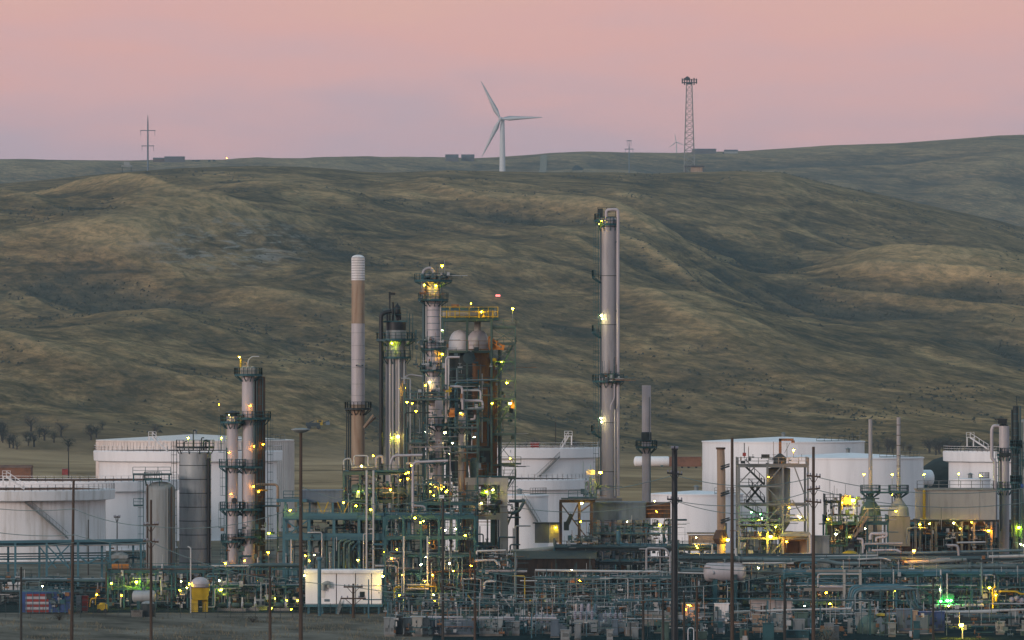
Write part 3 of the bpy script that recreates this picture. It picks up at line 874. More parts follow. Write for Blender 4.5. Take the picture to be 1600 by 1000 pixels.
def boxy(name, label, cat, px0, px1, top, bot, d, depth, m, roof_m=None, gable=0.):
    x0, x1, z0, z1 = X(px0, d), X(px1, d), Z(bot, d), Z(top, d)
    T = Thing(name, label, cat, ((x0 + x1) / 2, d + depth / 2, z0))
    T.part('body', MB().box(((x0 + x1) / 2, d + depth / 2, (z0 + z1) / 2), (x1 - x0, depth, z1 - z0)), m)
    cx = (x0 + x1) / 2; e = .25
    q = MB()
    q.add([(x0 - e, d - e, z1 + .003), (x1 + e, d - e, z1 + .003), (x1 + e, d + depth + e, z1 + .003), (x0 - e, d + depth + e, z1 + .003), (x0 - e, d + depth / 2, z1 + gable + .15), (x1 + e, d + depth / 2, z1 + gable + .15)],
          [(0, 1, 5, 4), (2, 3, 4, 5), (0, 4, 3), (1, 2, 5), (3, 2, 1, 0)])
    T.part('roof', q, roof_m or m)
    return T
T = boxy('orange_box', 'small orange box on the rim of the tank left of the tallest column', 'box', 829, 842, 692, 701, 1100, 1.5, 'red')
T = drum('long white bullet tank lying beyond the thin stack', 990, 1048, 721, 2080, 8, 'white', 'bullet_tank', 'tank')
T = boxy('rail_wagon', 'rust brown rail wagon beside the long white bullet tank', 'rail wagon', 1046, 1096, 714, 729, 2040, 4, 'rust_wall')
for q in (1054, 1066, 1076, 1088): T.rod((X(q, 2040), 2040.5, .45), (X(q, 2040), 2043, .45), .45, 'black', 'wheel')
T = boxy('rust_shed', 'long rust brown shed beyond the left edge tank', 'shed', -30, 48, 731, 748, 1816, 8, 'rust_wall', gable=.8)
T = boxy('red_box', 'small red shed out past the far left tanks', 'shed', 97, 107, 733, 742, 1893, 4, 'red')
T = drum('white bullet tank end showing right of the wide cone roof tank', 1415, 1460, 747, 1100, 13, 'white', 'bullet_tank', 'tank')
x0, x1 = X(1440, 1230), X(1490, 1230)
q = MB().lathe((x0 + x1) / 2 + 2, 1230, [(8.5, 0), (6.2, Z(733, 1230)), (3.0, Z(718, 1230)), (.01, Z(712, 1230))], 24, True)
single('earth_mound', q, 'mound', 'dark green mound between the wide white tank and the right edge tank', 'mound')

# ------------------------------------------------------------------ left: silos, column group, pipe bridge
T = column('weathered grey dome topped silo left of the banded silver one', 251, 800, 752, 46, 'weathered', name='silo', cat='silo', band=0, plats=((750, 26, 90, 270),), rods=((-20, 1, 756, 900, 'rust_dark'), (12, 1, 760, 900, 'weathered'), (18, 1, 760, 900, 'rust_dark')), lad_side=-1)
T.part('deck', MB().box((T.x - 1.2, 800, Z(741, 800)), (5.6, 4, .2)), 'grating'); T.part('handrail', rails(MB(), [(T.x - 4, 798, Z(741, 800)), (T.x + 1.6, 798, Z(741, 800))]), 'steel_teal')
for xx in (-3.9, 1.4): T.beam((T.x + xx, 798.2, Z(752, 800)), (T.x + xx, 798.2, Z(741, 800)), .2)
T.part('landing', MB().box((T.x - 3.2, 799, Z(790, 800)), (1.4, 1.4, .15)), 'grating')
T.part('handrail', rails(MB(), [(T.x - 3.9, 798.3, Z(790, 800)), (T.x - 2.5, 798.3, Z(790, 800))]), 'steel_teal')
T = column('banded silver silo with rings left of the twin columns', 305, 805, 706, 50, 'silver', name='silo', cat='silo', band=2.08, band_m='steel_dark', head='flat', plats=((700, 30, 180, 360),), rods=((22, 2.5, 716, 900, 'black'),), lamps=((294, 684, 'g', 1.1, 2.), (346, 684, 'g', 1.1, 2.), (330, 683, 'y', .7, 2.)), ms='steel_dark')
for px_, py_ in ((302, 672), (315, 684), (322, 690), (288, 690)):
    T.pipe([P(px_, 704, 804), P(px_, py_, 804), P(px_ + 4, py_, 804)], .09, 'steel_dark')
T.ppipe([(318, 704), (318, 688), (327, 688), (327, 704)], 803, 1.3, 'steel_green')

T = column('narrow left column of the twin group with warm lit lower shell', 363, 800, 650, 18, 'lagging_pale', base=None, head='flat', band=0, plats=((661, 19), (730, 21, 180, 360), (797, 20), (847, 18), (895, 18)),
           rods=((-9, 1, 700, 890, 'steel_teal'),), cuts=((661, 'lagging_pale', 18),),
           lamps=((358, 707, 'o', .55), (361, 772, 'o', .55), (362, 882, 'o', .55), (379, 820, 'g', .9), (342, 632, 'o', .6, 1.), (358, 648, 'y', .5)))
for py_ in (770, 830, 880): T.part('manway', MB().tube([(T.x + .35, T.y - T.r - .3, Z(py_ + 12, 800)), (T.x + .35, T.y - T.r + .3, Z(py_ + 12, 800))], .42, 14), 'black')
T.part('top_cone', MB().lathe(T.x, 800, [(.8, Z(650, 800)), (1.2, Z(645, 800)), (.3, Z(642, 800)), (.001, Z(641, 800))], 14), 'black')
T = column('taller right column of the twin group lit by a warm lamp', 388, 801, 586, 20, 'lagging_pale', head='flat', band=0, plats=((587, 22), (655, 24, 180, 360), (731, 22, 180, 380), (797, 22), (840, 20)),
           rods=((11, 1.0, 590, 700, 'black'), (9, .8, 590, 740, 'pipe_grey')),
           lamps=((391, 634, 'o', .75), (404, 633, 'y', .8), (374, 558, 'y', .6), (407, 558, 'y', .5), (397, 697, 'o', .6), (396, 760, 'o', .7), (404, 760, 'y', .8)), lad_side=1)
T.ppipe([(376, 586), (376, 558), (371, 556)], 801, 1.6, 'yellow')
T.ppipe([(386, 584), (388, 562), (394, 557), (405, 557)], 801, .9, 'pipe_light')
T.ppipe([(380, 572), (386, 572), (386, 566), (380, 566)], 801, .9, 'rust_beige')
for px_ in (381, 388, 395): T.part('nozzle', MB().dome(X(px_, 801), 800, Z(577, 801), .5, .45, 10, 3).lathe(X(px_, 801), 800, [(.5, Z(586, 801)), (.5, Z(577, 801))], 10), 'refractory')
T = column('dark brown column right of the twin group', 406, 806, 588, 17, 'rust_dark', head='flat', band=0, plats=((655, 17, 200, 400),), rods=((5, .8, 590, 760, 'pipe_dark'), (-4, .8, 590, 760, 'pipe_dark')), lamps=((411, 694, 'o', .9),), lad_side=1)
T = Thing('pipe_stub_frame', 'yellow lit square pipe frame right of the dark brown column', 'pipe frame', (X(415, 803), 803, 0))
T.ppipe([(400, 757), (434, 757), (434, 800)], 803, 2, 'rust_beige')
T.ppipe([(400, 766), (418, 766)], 803, 1.2, 'yellow')
T.beam(P(402, 757, 804), (X(402, 804), 804, 0), .25, 'rust_dark', 'post'); T.beam(P(434, 790, 804), (X(434, 804), 804, 0), .25, 'steel_green', 'post')
T.part('deck', MB().box((X(415, 804), 804, Z(791, 804)), (4.2, 3, .15)), 'grating')
T.part('handrail', rails(MB(), [P(395, 791, 802.6), P(438, 791, 802.6)]), 'steel_teal')
T.lamp(404, 768, 802.5, 'y', 1.); T.lamp(420, 833, 801, 'g', 1.2, 3); T.lamp(419, 863, 801, 'y', 1.1, 3); T.lamp(402, 906, 790, 'o', 1.4, 2.); T.lamp(398, 690, 803, 'y', .01)
rng = random.Random(5)
risers(T, rng, X(340, 800), X(440, 800), 797, 806, 0, 8, 26)
fittings(T, rng, X(340, 800), X(445, 800), 796, 805, 0, 11, 130)

# blue pipe bridge in front of the left tanks
D_ = 850
T = Thing('pipe_bridge', 'dark blue trussed pipe bridge in front of the leftmost white tank', 'pipe bridge', (X(110, D_), D_, 0))
zt, zb = Z(846, D_), Z(851, D_)
T.beam(P(-20, 847, D_), P(228, 844, D_), .4, 'steel_blue', 'girder'); T.beam(P(-20, 852, D_ + 3), P(228, 849, D_ + 3), .3, 'steel_blue', 'girder')
T.beam(P(-20, 880, D_), P(170, 880, D_), .22, 'steel_blue', 'girder')
for i, px_ in enumerate((-12, 10, 24, 59, 73, 109, 122, 157, 172, 206, 220)):
    T.beam((X(px_, D_), D_ + (i % 2) * 3, 0), (X(px_, D_), D_ + (i % 2) * 3, zt), .33, 'steel_blue', 'post')
for a, b in ((60, 88), (88, 108), (73, 108), (108, 73)):
    T.beam(P(a, 852, D_ - .1), P(b, 888, D_ - .15 - a * .002), .2, 'steel_blue', 'brace')
for a in (124, 160): 
    T.beam(P(a, 870, D_ - .1), P(a + 14, 880, D_ - .1), .3, 'steel_blue', 'brace'); T.beam(P(a + 30, 870, D_ - .1), P(a + 14, 880, D_ - .12), .3, 'steel_blue', 'brace')
for i in range(7): T.rod(P(-20, 846 + i % 3 * 4 + (0 if i < 4 else 20), D_ + .8 + i * .35), P(226, 843 + i % 3 * 4 + (0 if i < 4 else 20), D_ + .8 + i * .35), rng.uniform(.08, .2), rng.choice(('pipe_grey', 'pipe_light', 'steel_blue', 'pipe_dark')))
T.part('canopy', MB().box((X(187, D_), D_ + 1, Z(870, D_)), (2.6, 3, .5)).dome(X(187, D_), D_ + 1, Z(868, D_), 1.3, .5, 10, 3), 'weathered')
fittings(T, rng, X(170, D_), X(230, D_), D_ + 1, D_ + 4, .5, 6, 60)
# ------------------------------------------------------------------ front left: small units behind the fence
rng = random.Random(11)
D_ = 772
T = Thing('pump_shelter', 'low steel pump shelter with lit bays behind the silver drum', 'pump shelter', (X(255, D_), D_, 0))
frame(T, X(172, D_), X(345, D_), 7, D_ - 4, D_ + 5, 1, [Z(917, D_), Z(891, D_)], .24, 'steel_teal', floors=(1,), railed=(1,))
run_pipes(T, rng, X(170, D_), X(345, D_), D_ - 4.4, D_ + 4, Z(891, D_), 6)
run_pipes(T, rng, X(170, D_), X(345, D_), D_ - 4.4, D_ + 4, Z(917, D_), 8)
risers(T, rng, X(172, D_), X(345, D_), D_ - 4.6, D_, 0, 5, 34); fittings(T, rng, X(172, D_), X(345, D_), D_ - 5, D_ + 1, .2, 5.3, 190)
T.beam(P(174, 880, D_ - 4.2), P(174, 895, D_ - 4.2), .1); T.part('orange_box', MB().box(P(188, 885, D_ - 1), (2.4, 1.2, .7)), 'orange')
for q in ((185, 883, 'y', .7), (174, 911, 'g', 1.0), (213, 909, 'g', 1.4), (183, 930, 'y', .9), (190, 930, 'o', .9), (281, 922, 'y', .9), (344, 922, 'g', 1.1), (343, 906, 'w', .5), (283, 908, 'w', .6), (66, 916, 'w', .7)):
    T.lamp(q[0], q[1], D_ - 5.2, q[2], q[3], .8)
T.ppipe([(62, 925), (62, 906), (140, 908), (172, 908)], D_ - 2, 2, 'pipe_dark'); T.ppipe([(62, 909), (40, 909), (40, 930)], D_, 1.2, 'pipe_grey')
T.ppipe([(165, 870), (165, 893), (175, 898)], D_ - 4.7, 1.2, 'pipe_dark')
T = drum('silver horizontal drum in front of the low pump shelter', 206, 244, 932, 756, 9.5, 'silver')
pts = [P(298, 953, 752), P(298, 856, 752), P(293, 854, 752)]
T = Thing('vent_pipe', 'thin pale vent pipe beside the yellow hopper', 'vent pipe', (X(298, 752), 752, 0)); T.pipe([(X(298, 752), 752, 0)] + pts[1:], .10, 'pipe_light')
# yellow hopper with a white domed bin above
D_ = 755
T = Thing('hopper', 'bright yellow hopper under a pale domed bin', 'hopper', (X(313, D_), D_, 0))
xx = X(313, D_)
T.part('bin', MB().lathe(xx, D_, [(1.15, Z(918, D_)), (1.3, Z(912, D_))], 20).dome(xx, D_, Z(912, D_), 1.3, .95, 20), 'lagging_pale')
q = MB(); za, zb = Z(937, D_), Z(918, D_)
q.add([(xx - 1.05, D_ - 1, za), (xx + 1.05, D_ - 1, za), (xx + 1.05, D_ + 1, za), (xx - 1.05, D_ + 1, za), (xx - 1.3, D_ - 1.25, zb), (xx + 1.3, D_ - 1.25, zb), (xx + 1.3, D_ + 1.25, zb), (xx - 1.3, D_ + 1.25, zb)], BOXF)
T.part('hood', q, 'yellow')
T.part('leg', MB().box((xx - .75, D_ - .4, za / 2), (.9, .8, za - .004)), 'yellow'); T.part('leg', MB().box((xx + .65, D_ + .4, za / 2), (.8, .6, za - .004)), 'yellow')
T.part('rim', MB().box((xx, D_, zb + .03), (2.8, 2.7, .08)), 'rust_dark'); T.lamp(296, 912, D_ - .4, 'y', 1.2, 1); T.lamp(292, 918, D_ - 1, 'y', .8, 1)
D2 = 782
T = Thing('low_pipe_rack', 'low dark pipe rack behind the striped container at the left edge', 'pipe rack', (X(70, D2), D2, 0))
frame(T, X(-30, D2), X(168, D2), 6, D2 - 2, D2 + 4, 1, [Z(925, D2), Z(906, D2)], .2, 'steel_dark', brace=((1, 0),))
for zz in (Z(925, D2), Z(906, D2)): run_pipes(T, rng, X(-30, D2), X(168, D2), D2 - 2.4, D2 + 3, zz, 6, .06, .18, PIPED)
risers(T, rng, X(-30, D2), X(168, D2), D2 - 2.5, D2 + 2, 0, 4.4, 24, .05, .12, PIPED); fittings(T, rng, X(-30, D2), X(168, D2), D2 - 2.6, D2 + 1, .1, 4, 150)
# far left yard items
D_ = 748
T = Thing('striped_skid', 'dark blue container with red and white striped side by the left fence', 'container', (X(56, D_), D_, 0))
x0, x1 = X(31, D_), X(112, D_); z1 = Z(925, D_); 
T.part('body', MB().box(((x0 + x1) / 2, D_ + 1.2, z1 / 2 + .12), (x1 - x0, 2.4, z1 - .24)), 'blue')
s0, s1 = X(40, D_), X(76, D_)
for i in range(7): T.part('stripe', MB().box(((s0 + s1) / 2, D_ - .02, .42 + i * (z1 - .75) / 6.3), (s1 - s0, .04, (z1 - .75) / 6.8)), 'red' if i % 2 == 0 else 'flag_white')
for i in range(9): T.beam((x0 + (x1 - x0) * i / 8, D_ - .05, .1), (x0 + (x1 - x0) * i / 8, D_ - .05, z1 + .05), .1, 'steel_blue', 'post')
T.part('handrail', rails(MB(), [(x0, D_, z1), (x1, D_, z1)], .7), 'steel_blue')
fittings(T, rng, X(76, D_), x1, D_ - .4, D_ + .1, .2, z1, 40)
cabinet('white panel stood beside a red one at the left yard', 119, 127, 932, 752, .6, 'cabinet', 1, name='panel', cat='panel')
cabinet('dull red panel by the white one at the left yard', 128, 137, 932, 752, .6, 'red', 1, name='panel', cat='panel')
T = Thing('yellow_compressor', 'small yellow wheeled compressor by the left fence', 'compressor', (X(160, 752), 752, 0))
xx = X(160, 752)
T.part('hood', MB().box((xx, 752, .75), (1.4, 1.0, .8)).lathe(xx, 752, [(.5, 1.15), (.35, 1.4), (.001, 1.42)], 8), 'yellow')
for s_ in (-1, 1): T.rod((xx + s_ * .45, 751.4, .3), (xx + s_ * .45, 752.6, .3), .3, 'black', 'wheel')
T.ppipe([(140, 948), (142, 935), (150, 935), (150, 926)], 753, 1.1, 'yellow'); T.ppipe([(149, 945), (149, 930), (156, 930)], 753.5, .9, 'yellow'); T.lamp(151, 929, 752, 'y', .8)
T = Thing('small_white_shed', 'small white metal hut at the left yard edge', 'hut', (X(18, 790), 790, 0))
T.part('wall', MB().box((X(18, 790), 791, Z(926, 790) + .8), (2.6, 2, 2.0)), 'white_dirty'); T.part('roof', MB().box((X(18, 790), 791, Z(915, 790) + .05), (2.9, 2.3, .14)), 'steel_grey')
T.part('leg', MB().box((X(18, 790), 790.5, .65), (2.2, 1.4, 1.3)), 'steel_dark')
cabinet('low grey concrete bin in front of the silver drum', 205, 222, 955, 738, 1.2, 'concrete', 1, name='bin', cat='bin')
T = Thing('dark_barrel', 'dark drum barrel standing in front of the silver drum', 'barrel', (X(231, 740), 740, 0))
T.part('shell', MB().lathe(X(231, 740), 740, [(1.0, 0), (1.0, 1.7), (.95, 1.75), (.001, 1.78)], 18), 'steel_dark'); T.part('lid', MB().dome(X(231, 740), 740, 1.78, .9, .35, 16, 3), 'weathered')
# pumps and units between hopper and white cabin
T = Thing('pump_skid', 'lit pump skid with green doors left of the white cabin', 'pump skid', (X(400, 765), 765, 0))
frame(T, X(335, 765), X(470, 765), 6, 762, 772, 1, [Z(915, 765), Z(885, 770)], .2, 'steel_teal', floors=(0,))
run_pipes(T, rng, X(330, 765), X(475, 765), 761, 771, Z(915, 765), 9, .06, .22); run_pipes(T, rng, X(330, 765), X(475, 765), 761, 771, Z(885, 765), 5, .06, .2)
risers(T, rng, X(335, 765), X(472, 765), 760.5, 768, 0, 5, 44, .05, .14); fittings(T, rng, X(335, 765), X(472, 765), 760, 767, .1, 4.6, 240)
T.part('white_door', MB().box(P(406, 942, 760), (1.5, .4, 1.1)), 'cabinet'); T.part('window', MB().box(P(402, 942, 759.7), (.4, .2, .5)), 'glass_dark'); T.part('window', MB().box(P(411, 942, 759.7), (.35, .2, .5)), 'glass_dark')
T.part('base_block', MB().box(P(404, 953, 761), (2.4, 1, 1.0)), 'refractory')
for q in ((343, 907, 'w', .6), (404, 937, 'y', .8), (448, 922, 'g', .8), (448, 938, 'y', .8), (372, 950, 'y', .9), (380, 950, 'y', .7), (430, 935, 'g', .7), (346, 921, 'g', 1.1), (465, 938, 'y', .8), (455, 952, 'g', .7), (352, 880, 'y', .9), (347, 882, 'y', .8), (382, 876, 'o', .9), (424, 950, 'g', .8)):
    T.lamp(q[0], q[1], 759.6, q[2], q[3], .7)
T.part('lit_panel', MB().box(P(448, 937, 764), (.35, .15, 3.0)), 'lamp_g', stuff=False) if False else None
# ------------------------------------------------------------------ white cabin on stilts
D_ = 748
T = Thing('site_cabin', 'white flat roofed cabin raised on dark stilts with a lit right end', 'cabin', (X(536, D_), D_, 0))
x0, x1, z0, z1 = X(477, D_), X(596, D_), Z(944, D_), Z(893, D_)
for i, (a, b) in enumerate(((477, 525), (526, 555), (556, 580), (581, 596))):
    T.part('wall_panel', MB().box(((X(a, D_) + X(b, D_)) / 2, D_ + 2, (z0 + z1) / 2), (X(b, D_) - X(a, D_) - .03, 4 - .03 * (i % 2), z1 - z0)), 'white')
T.part('roof', MB().box(((x0 + x1) / 2, D_ + 2, z1 + .12), (x1 - x0 + .4, 4.5, .22)), 'white')
T.part('fascia', MB().box(((x0 + x1) / 2, D_ - .27, z1 - .1), (x1 - x0 + .4, .06, .3)), 'white_dirty')
T.part('floor', MB().box(((x0 + x1) / 2, D_ + 2, z0 - .2), (x1 - x0 + .3, 4.2, .36)), 'steel_blue')
for i in range(6):
    for yy in (.4, 3.6): T.beam((x0 + .4 + (x1 - x0 - .8) * i / 5, D_ + yy, 0), (x0 + .4 + (x1 - x0 - .8) * i / 5, D_ + yy, z0 - .38), .22, 'steel_blue', 'stilt')
T.part('duct', MB().tube(fillet([P(505, 922, D_ - .4), P(505, 913, D_ - .4), P(514, 910, D_ - .4), P(514, 918, D_ - .4)], .3), .3, 10), 'weathered')
T.part('window', MB().box(P(566, 929, D_ - .02), (.7, .08, .8)), 'glass_dark'); T.part('hatch', MB().box(P(504, 926, D_ - .02), (.7, .08, 1.4)), 'white_dirty')
dr = T.part('door', MB().box(P(589, 924, D_ - .03), (.95, .08, 2.2)), 'white'); T.part('handle', MB().box(P(592, 926, D_ - .12), (.08, .1, .2)), 'steel_dark', parent=dr)
T.part('gable_sign', MB().box(P(511, 938, D_ - .02), (.75, .05, .35)), 'cabinet_blue')
T.lamp(476, 899, D_ - 1.6, 'p', .9); T.lamp(598, 900, D_ - 1.6, 'p', 1.3); T.lamp(591, 913, D_ - .9, 'a', .62)
stair(T, (X(528, D_), D_ - .8, 0), (X(533, D_), D_ - .8, z0 - .2), .8, 'steel_grey', 'steps')
for q in ((523, 950, 'y', .6), (541, 950, 'y', .6)): T.lamp(q[0], q[1], D_ + 2, q[2], q[3])
D2 = 742
T = Thing('vent_stack', 'blue grey vent post with a cap in front of the white cabin', 'vent stack', (X(498, D2), D2, 0))
T.part('pipe', MB().tube([(X(499, D2), D2, 0), (X(499, D2), D2, Z(874, D2))], .26, 14), 'steel_blue'); T.part('cap', MB().lathe(X(499, D2), D2, [(.3, Z(876, D2)), (.42, Z(874, D2)), (.42, Z(871, D2)), (.001, Z(870, D2))], 14), 'steel_blue')

# ------------------------------------------------------------------ blue steel structure with the air cooler
rng = random.Random(21)
D_ = 785
T = Thing('cooler_structure', 'blue grey steel frame carrying an air cooler above the white cabin', 'steel structure', (X(540, D_), D_, 0))
lv = [Z(893, D_), Z(838, D_), Z(806, D_)]
frame(T, X(446, D_), X(640, D_), 5, D_ - 5, D_ + 6, 1, lv, .42, 'steel_blue', brace=((2, 1), (0, 2)), floors=(1, 2), railed=(2,))
for z in lv[:2]: T.beam((X(446, D_), D_ - 5.3, z + .1), (X(640, D_), D_ - 5.3, z + .1), .25, 'steel_blue', 'beam', .95)
T.beam((X(446, D_), D_ - 5.3, lv[2] + .1), (X(560, D_), D_ - 5.3, lv[2] + .1), .25, 'steel_blue', 'beam', .8)
run_pipes(T, rng, X(446, D_), X(640, D_), D_ - 4.5, D_ + 5, lv[1], 9, .08, .26, PIPED); run_pipes(T, rng, X(446, D_), X(640, D_), D_ - 4.5, D_ + 5, lv[2], 6, .08, .2)
run_pipes(T, rng, X(446, D_), X(640, D_), D_ - 4.5, D_ + 5, lv[0], 9, .08, .26, PIPED)
risers(T, rng, X(450, D_), X(640, D_), D_ - 5.5, D_ + 4, 0, 12, 60, .05, .15, PIPED)
fittings(T, rng, X(448, D_), X(640, D_), D_ - 5.6, D_ + 2, .5, 13.5, 380)
for i, px_ in enumerate((530, 538, 546)):                                  # bent bundle right of centre
    T.ppipe([(px_, 893), (px_, 846 + i * 2), (px_ + 12 - i * 2, 843 + i * 2)], D_ - 5.8 - i * .25, 2.2, 'steel_green')
for px_ in (573, 583.5): T.ppipe([(px_, 893), (px_, 735)], D_ - 6.5, 1.7, 'pipe_light')
T.ppipe([(503, 873), (503, 832), (480, 832)], D_ - 6, 1.1, 'pipe_light'); T.ppipe([(455, 890), (455, 843)], D_ - 6, 1.3, 'pipe_light')
T.ppipe([(602, 838), (602, 810), (618, 810), (618, 838)], D_ - 6, 1.0, 'pipe_light'); T.ppipe([(568, 890), (568, 834), (582, 834)], D_ - 6.2, .9, 'pipe_light')
T.part('air_cooler', MB().box((X(503, D_), D_, Z(775, D_)), (X(536, D_) - X(470, D_), 6, M(19, D_))).box((X(503, D_), D_, Z(766, D_)), (X(536, D_) - X(470, D_) + .3, 6.3, .2)), 'cabinet_blue')
T.part('pale_wall', MB().box((X(488, D_), D_ + 3.1, Z(795, D_)), (1.2, .3, 2.4)), 'weathered'); T.part('pale_wall', MB().box((X(524, D_), D_ + 3.1, Z(795, D_)), (1.4, .3, 2.4)), 'weathered')
for px_ in (472, 484, 520, 534): T.beam(P(px_, 784, D_ - 2.8), P(px_, 806, D_ - 2.8), .3, 'steel_blue', 'leg')
for a, b in ((496, 504), (513, 505), (527, 535), (545, 537)): T.beam(P(a, 784, D_ - 3.2), P(b, 803, D_ - 3.2), .14, 'yellow', 'brace')  # yellow lamplight on the V legs is put into their colour
for q in ((453, 797, 'y', 1.1), (505, 790, 'y', .9), (537, 785, 'y', .9), (477, 868, 'o', 1.), (483, 876, 'o', .8), (491, 867, 'w', .7), (470, 848, 'o', .8), (545, 883, 'y', .7), (560, 875, 'y', .7), (579, 796, 'y', 1.), (574, 849, 'w', .4), (559, 875, 'y', .6), (485, 848, 'y', .8), (620, 858, 'o', .7), (601, 862, 'y', .8)):
    T.lamp(q[0], q[1], D_ - 6.2, q[2], q[3], .6)
T.part('deck', MB().box((X(458, D_), D_ - 4, Z(781, D_)), (4.4, 3, .4)), 'steel_blue'); T.part('handrail', rails(MB(), [P(443, 779, D_ - 5.4), P(472, 779, D_ - 5.4)]), 'steel_teal')
T.beam(P(446, 806, D_ - 5), P(446, 781, D_ - 5), .35, 'steel_blue', 'post'); T.beam(P(466, 806, D_ - 5), P(466, 781, D_ - 5), .3, 'steel_blue', 'post')
# green unit behind, up to the chimney
T = Thing('exchanger_structure', 'green lit steel frame full of exchangers at the foot of the rusty chimney', 'steel structure', (X(590, 800), 800, 0))
lv = [Z(850, 800), Z(810, 800), Z(782, 800), Z(738, 800)]
frame(T, X(538, 800), X(640, 800), 4, 797, 806, 1, lv, .3, 'steel_green', brace=((1, 2), (3, 2)), floors=(1, 2, 3), railed=(1, 2, 3), pm='steel_green')
run_pipes(T, rng, X(538, 800), X(640, 800), 796, 805, lv[2], 7, .06, .2); run_pipes(T, rng, X(538, 800), X(640, 800), 796, 805, lv[3], 6, .08, .22)
risers(T, rng, X(538, 800), X(645, 800), 795.5, 804, 6, 19, 46, .05, .14); fittings(T, rng, X(538, 800), X(645, 800), 795, 803, 5, 19, 300)
T.part('lit_hood', MB().box(P(566, 730, 797), (3.3, 2.5, .16)), 'refractory')
T.ppipe([(553, 728), (553, 712), (575, 712), (575, 728)], 797, 1.2, 'pipe_light'); T.ppipe([(537, 735), (537, 718), (548, 716), (550, 728)], 797, 1.5, 'pipe_light')
T.ppipe([(588, 732), (588, 714), (598, 712), (598, 724)], 797, 2.2, 'lagging')
for q in ((565, 728, 'y', 1.), (583, 712, 'y', .8), (556, 790, 'g', 1.), (534, 788, 'y', .9), (578, 796, 'y', .9), (610, 765, 'y', 1.1), (611, 720, 'y', 1.), (638, 738, 'o', 1.3), (637, 748, 'o', 1.), (625, 750, 'o', .8), (560, 768, 'g', 1.)): T.lamp(q[0], q[1], 794.6, q[2], q[3], .6)
for i, (px0_, px1_, py_) in enumerate(((552, 590, 766), (592, 632, 769), (548, 580, 800))):
    exchanger(('fat green exchanger on the left of the chimney frame deck', 'fat green exchanger on the right of the chimney frame deck', 'fat green exchanger on the lower chimney frame deck')[i], X((px0_ + px1_) / 2, 798), 798, Z(py_, 798), M(px1_ - px0_, 798), .9, 'steel_green', (lv[2] if i < 2 else lv[1]) + .07, 'fat exchangers in the chimney frame')

# ------------------------------------------------------------------ chimney, downcomer column
T = column('pale capped chimney with rusty beige middle left of the black domed column', 559.5, 830, 398, 21, 'rust_beige', name='chimney', cat='chimney', head='dome', band=0, skirt=True, lad=False, cuts=((632, 'lagging_pale', 21), (505, 'rust_beige', 20.5), (438, 'white_dirty', 21)), plats=((640, 21),), ms='steel_dark',
           rods=((-15, 1.2, 640, 800, 'steel_dark'), (-12, 1.0, 640, 800, 'steel_dark'), (-18, .8, 640, 800, 'steel_dark')), lamps=())
for py_ in range(403, 436, 4): T.part('band', MB().lathe(T.x, T.y, [(T.r, Z(py_, 830) - .05), (T.r + .04, Z(py_, 830) - .05), (T.r + .04, Z(py_, 830) + .05), (T.r, Z(py_, 830) + .05)], 24), 'lagging')
for py_ in (448, 460, 474, 490, 505, 520, 540, 562, 574, 600, 618): T.part('band', MB().lathe(T.x, T.y, [(T.r, Z(py_, 830) - .05), (T.r + .03, Z(py_, 830) - .05), (T.r + .03, Z(py_, 830) + .05), (T.r, Z(py_, 830) + .05)], 24), 'rust_beige' if 440 < py_ < 506 else 'lagging')
for px_ in (557, 566): T.part('port', MB().tube([P(px_, 571, 829), P(px_, 571, 827.4)], .12, 8), 'steel_dark')
T.beam(P(568, 668, 828), P(583, 648, 828), .3, 'rust_beige', 'brace'); T.beam(P(570, 668, 829), P(587, 652, 829), .25, 'rust_dark', 'brace'); T.beam(P(583, 652, 829), P(600, 655, 829), .2, 'steel_grey', 'brace')
T = column('silver column with black domed top beside a black downcomer pipe', 619, 820, 503, 33, 'lagging', head='flat', band=0, plats=((532, 31), (560, 24, 180, 360)), cuts=((558, 'weathered', 31), (516, 'black', 31)),
           rods=((-9, 1.3, 560, 800, 'pipe_light'), (5, 1.6, 560, 800, 'pipe_light'), (13, 1.5, 560, 800, 'silver'), (-3, .8, 560, 720, 'pipe_dark')), lamps=((612, 536, 'g', 1.2), (622, 682, 'y', 1.3), (612, 684, 'g', .8), (633, 606, 'y', .8)), ms='steel_teal')
T.part('dome', MB().dome(T.x, T.y, Z(511, 820), M(15.5, 820), 1.0, 24), 'black')
T.ppipe([(595.5, 735), (595.5, 492), (601, 488), (612, 486)], 818, 3.4, 'black', bend=2)
for px0_, py0_, py1_, r_ in ((609, 503, 462, 1.2), (614, 503, 472, 1.6), (621, 503, 480, 2.4), (625, 500, 488, 2), (605, 503, 490, 1.6)): T.ppipe([(px0_, py0_), (px0_, py1_)], 820, r_, 'black')
T.part('valve', MB().lathe(X(621, 820), 820, [(.25, Z(495, 820)), (.5, Z(490, 820)), (.5, Z(480, 820)), (.2, Z(476, 820)), (.001, Z(473, 820))], 10), 'black')
T.part('valve', MB().box(P(614, 459, 820), (.7, .5, .35)).box(P(609, 461, 820), (.3, .3, 1.0)), 'black')
T.part('head_deck', MB().box(P(608, 503, 820), (2.5, 2, .15)), 'steel_teal'); T.part('handrail', rails(MB(), [P(598, 503, 819), P(636, 503, 819)], 2.0), 'steel_teal')
T.lamp(633, 472, 820, 'y', .5, 2.)
T.ppipe([(588, 532), (602, 532)], 817, 1.5, 'pipe_grey'); T.ppipe([(638, 530), (650, 530), (650, 515)], 819, 1, 'steel_teal')
for px_ in (640, 645): T.ppipe([(px_, 560), (px_, 490)], 821, .6, 'steel_teal')
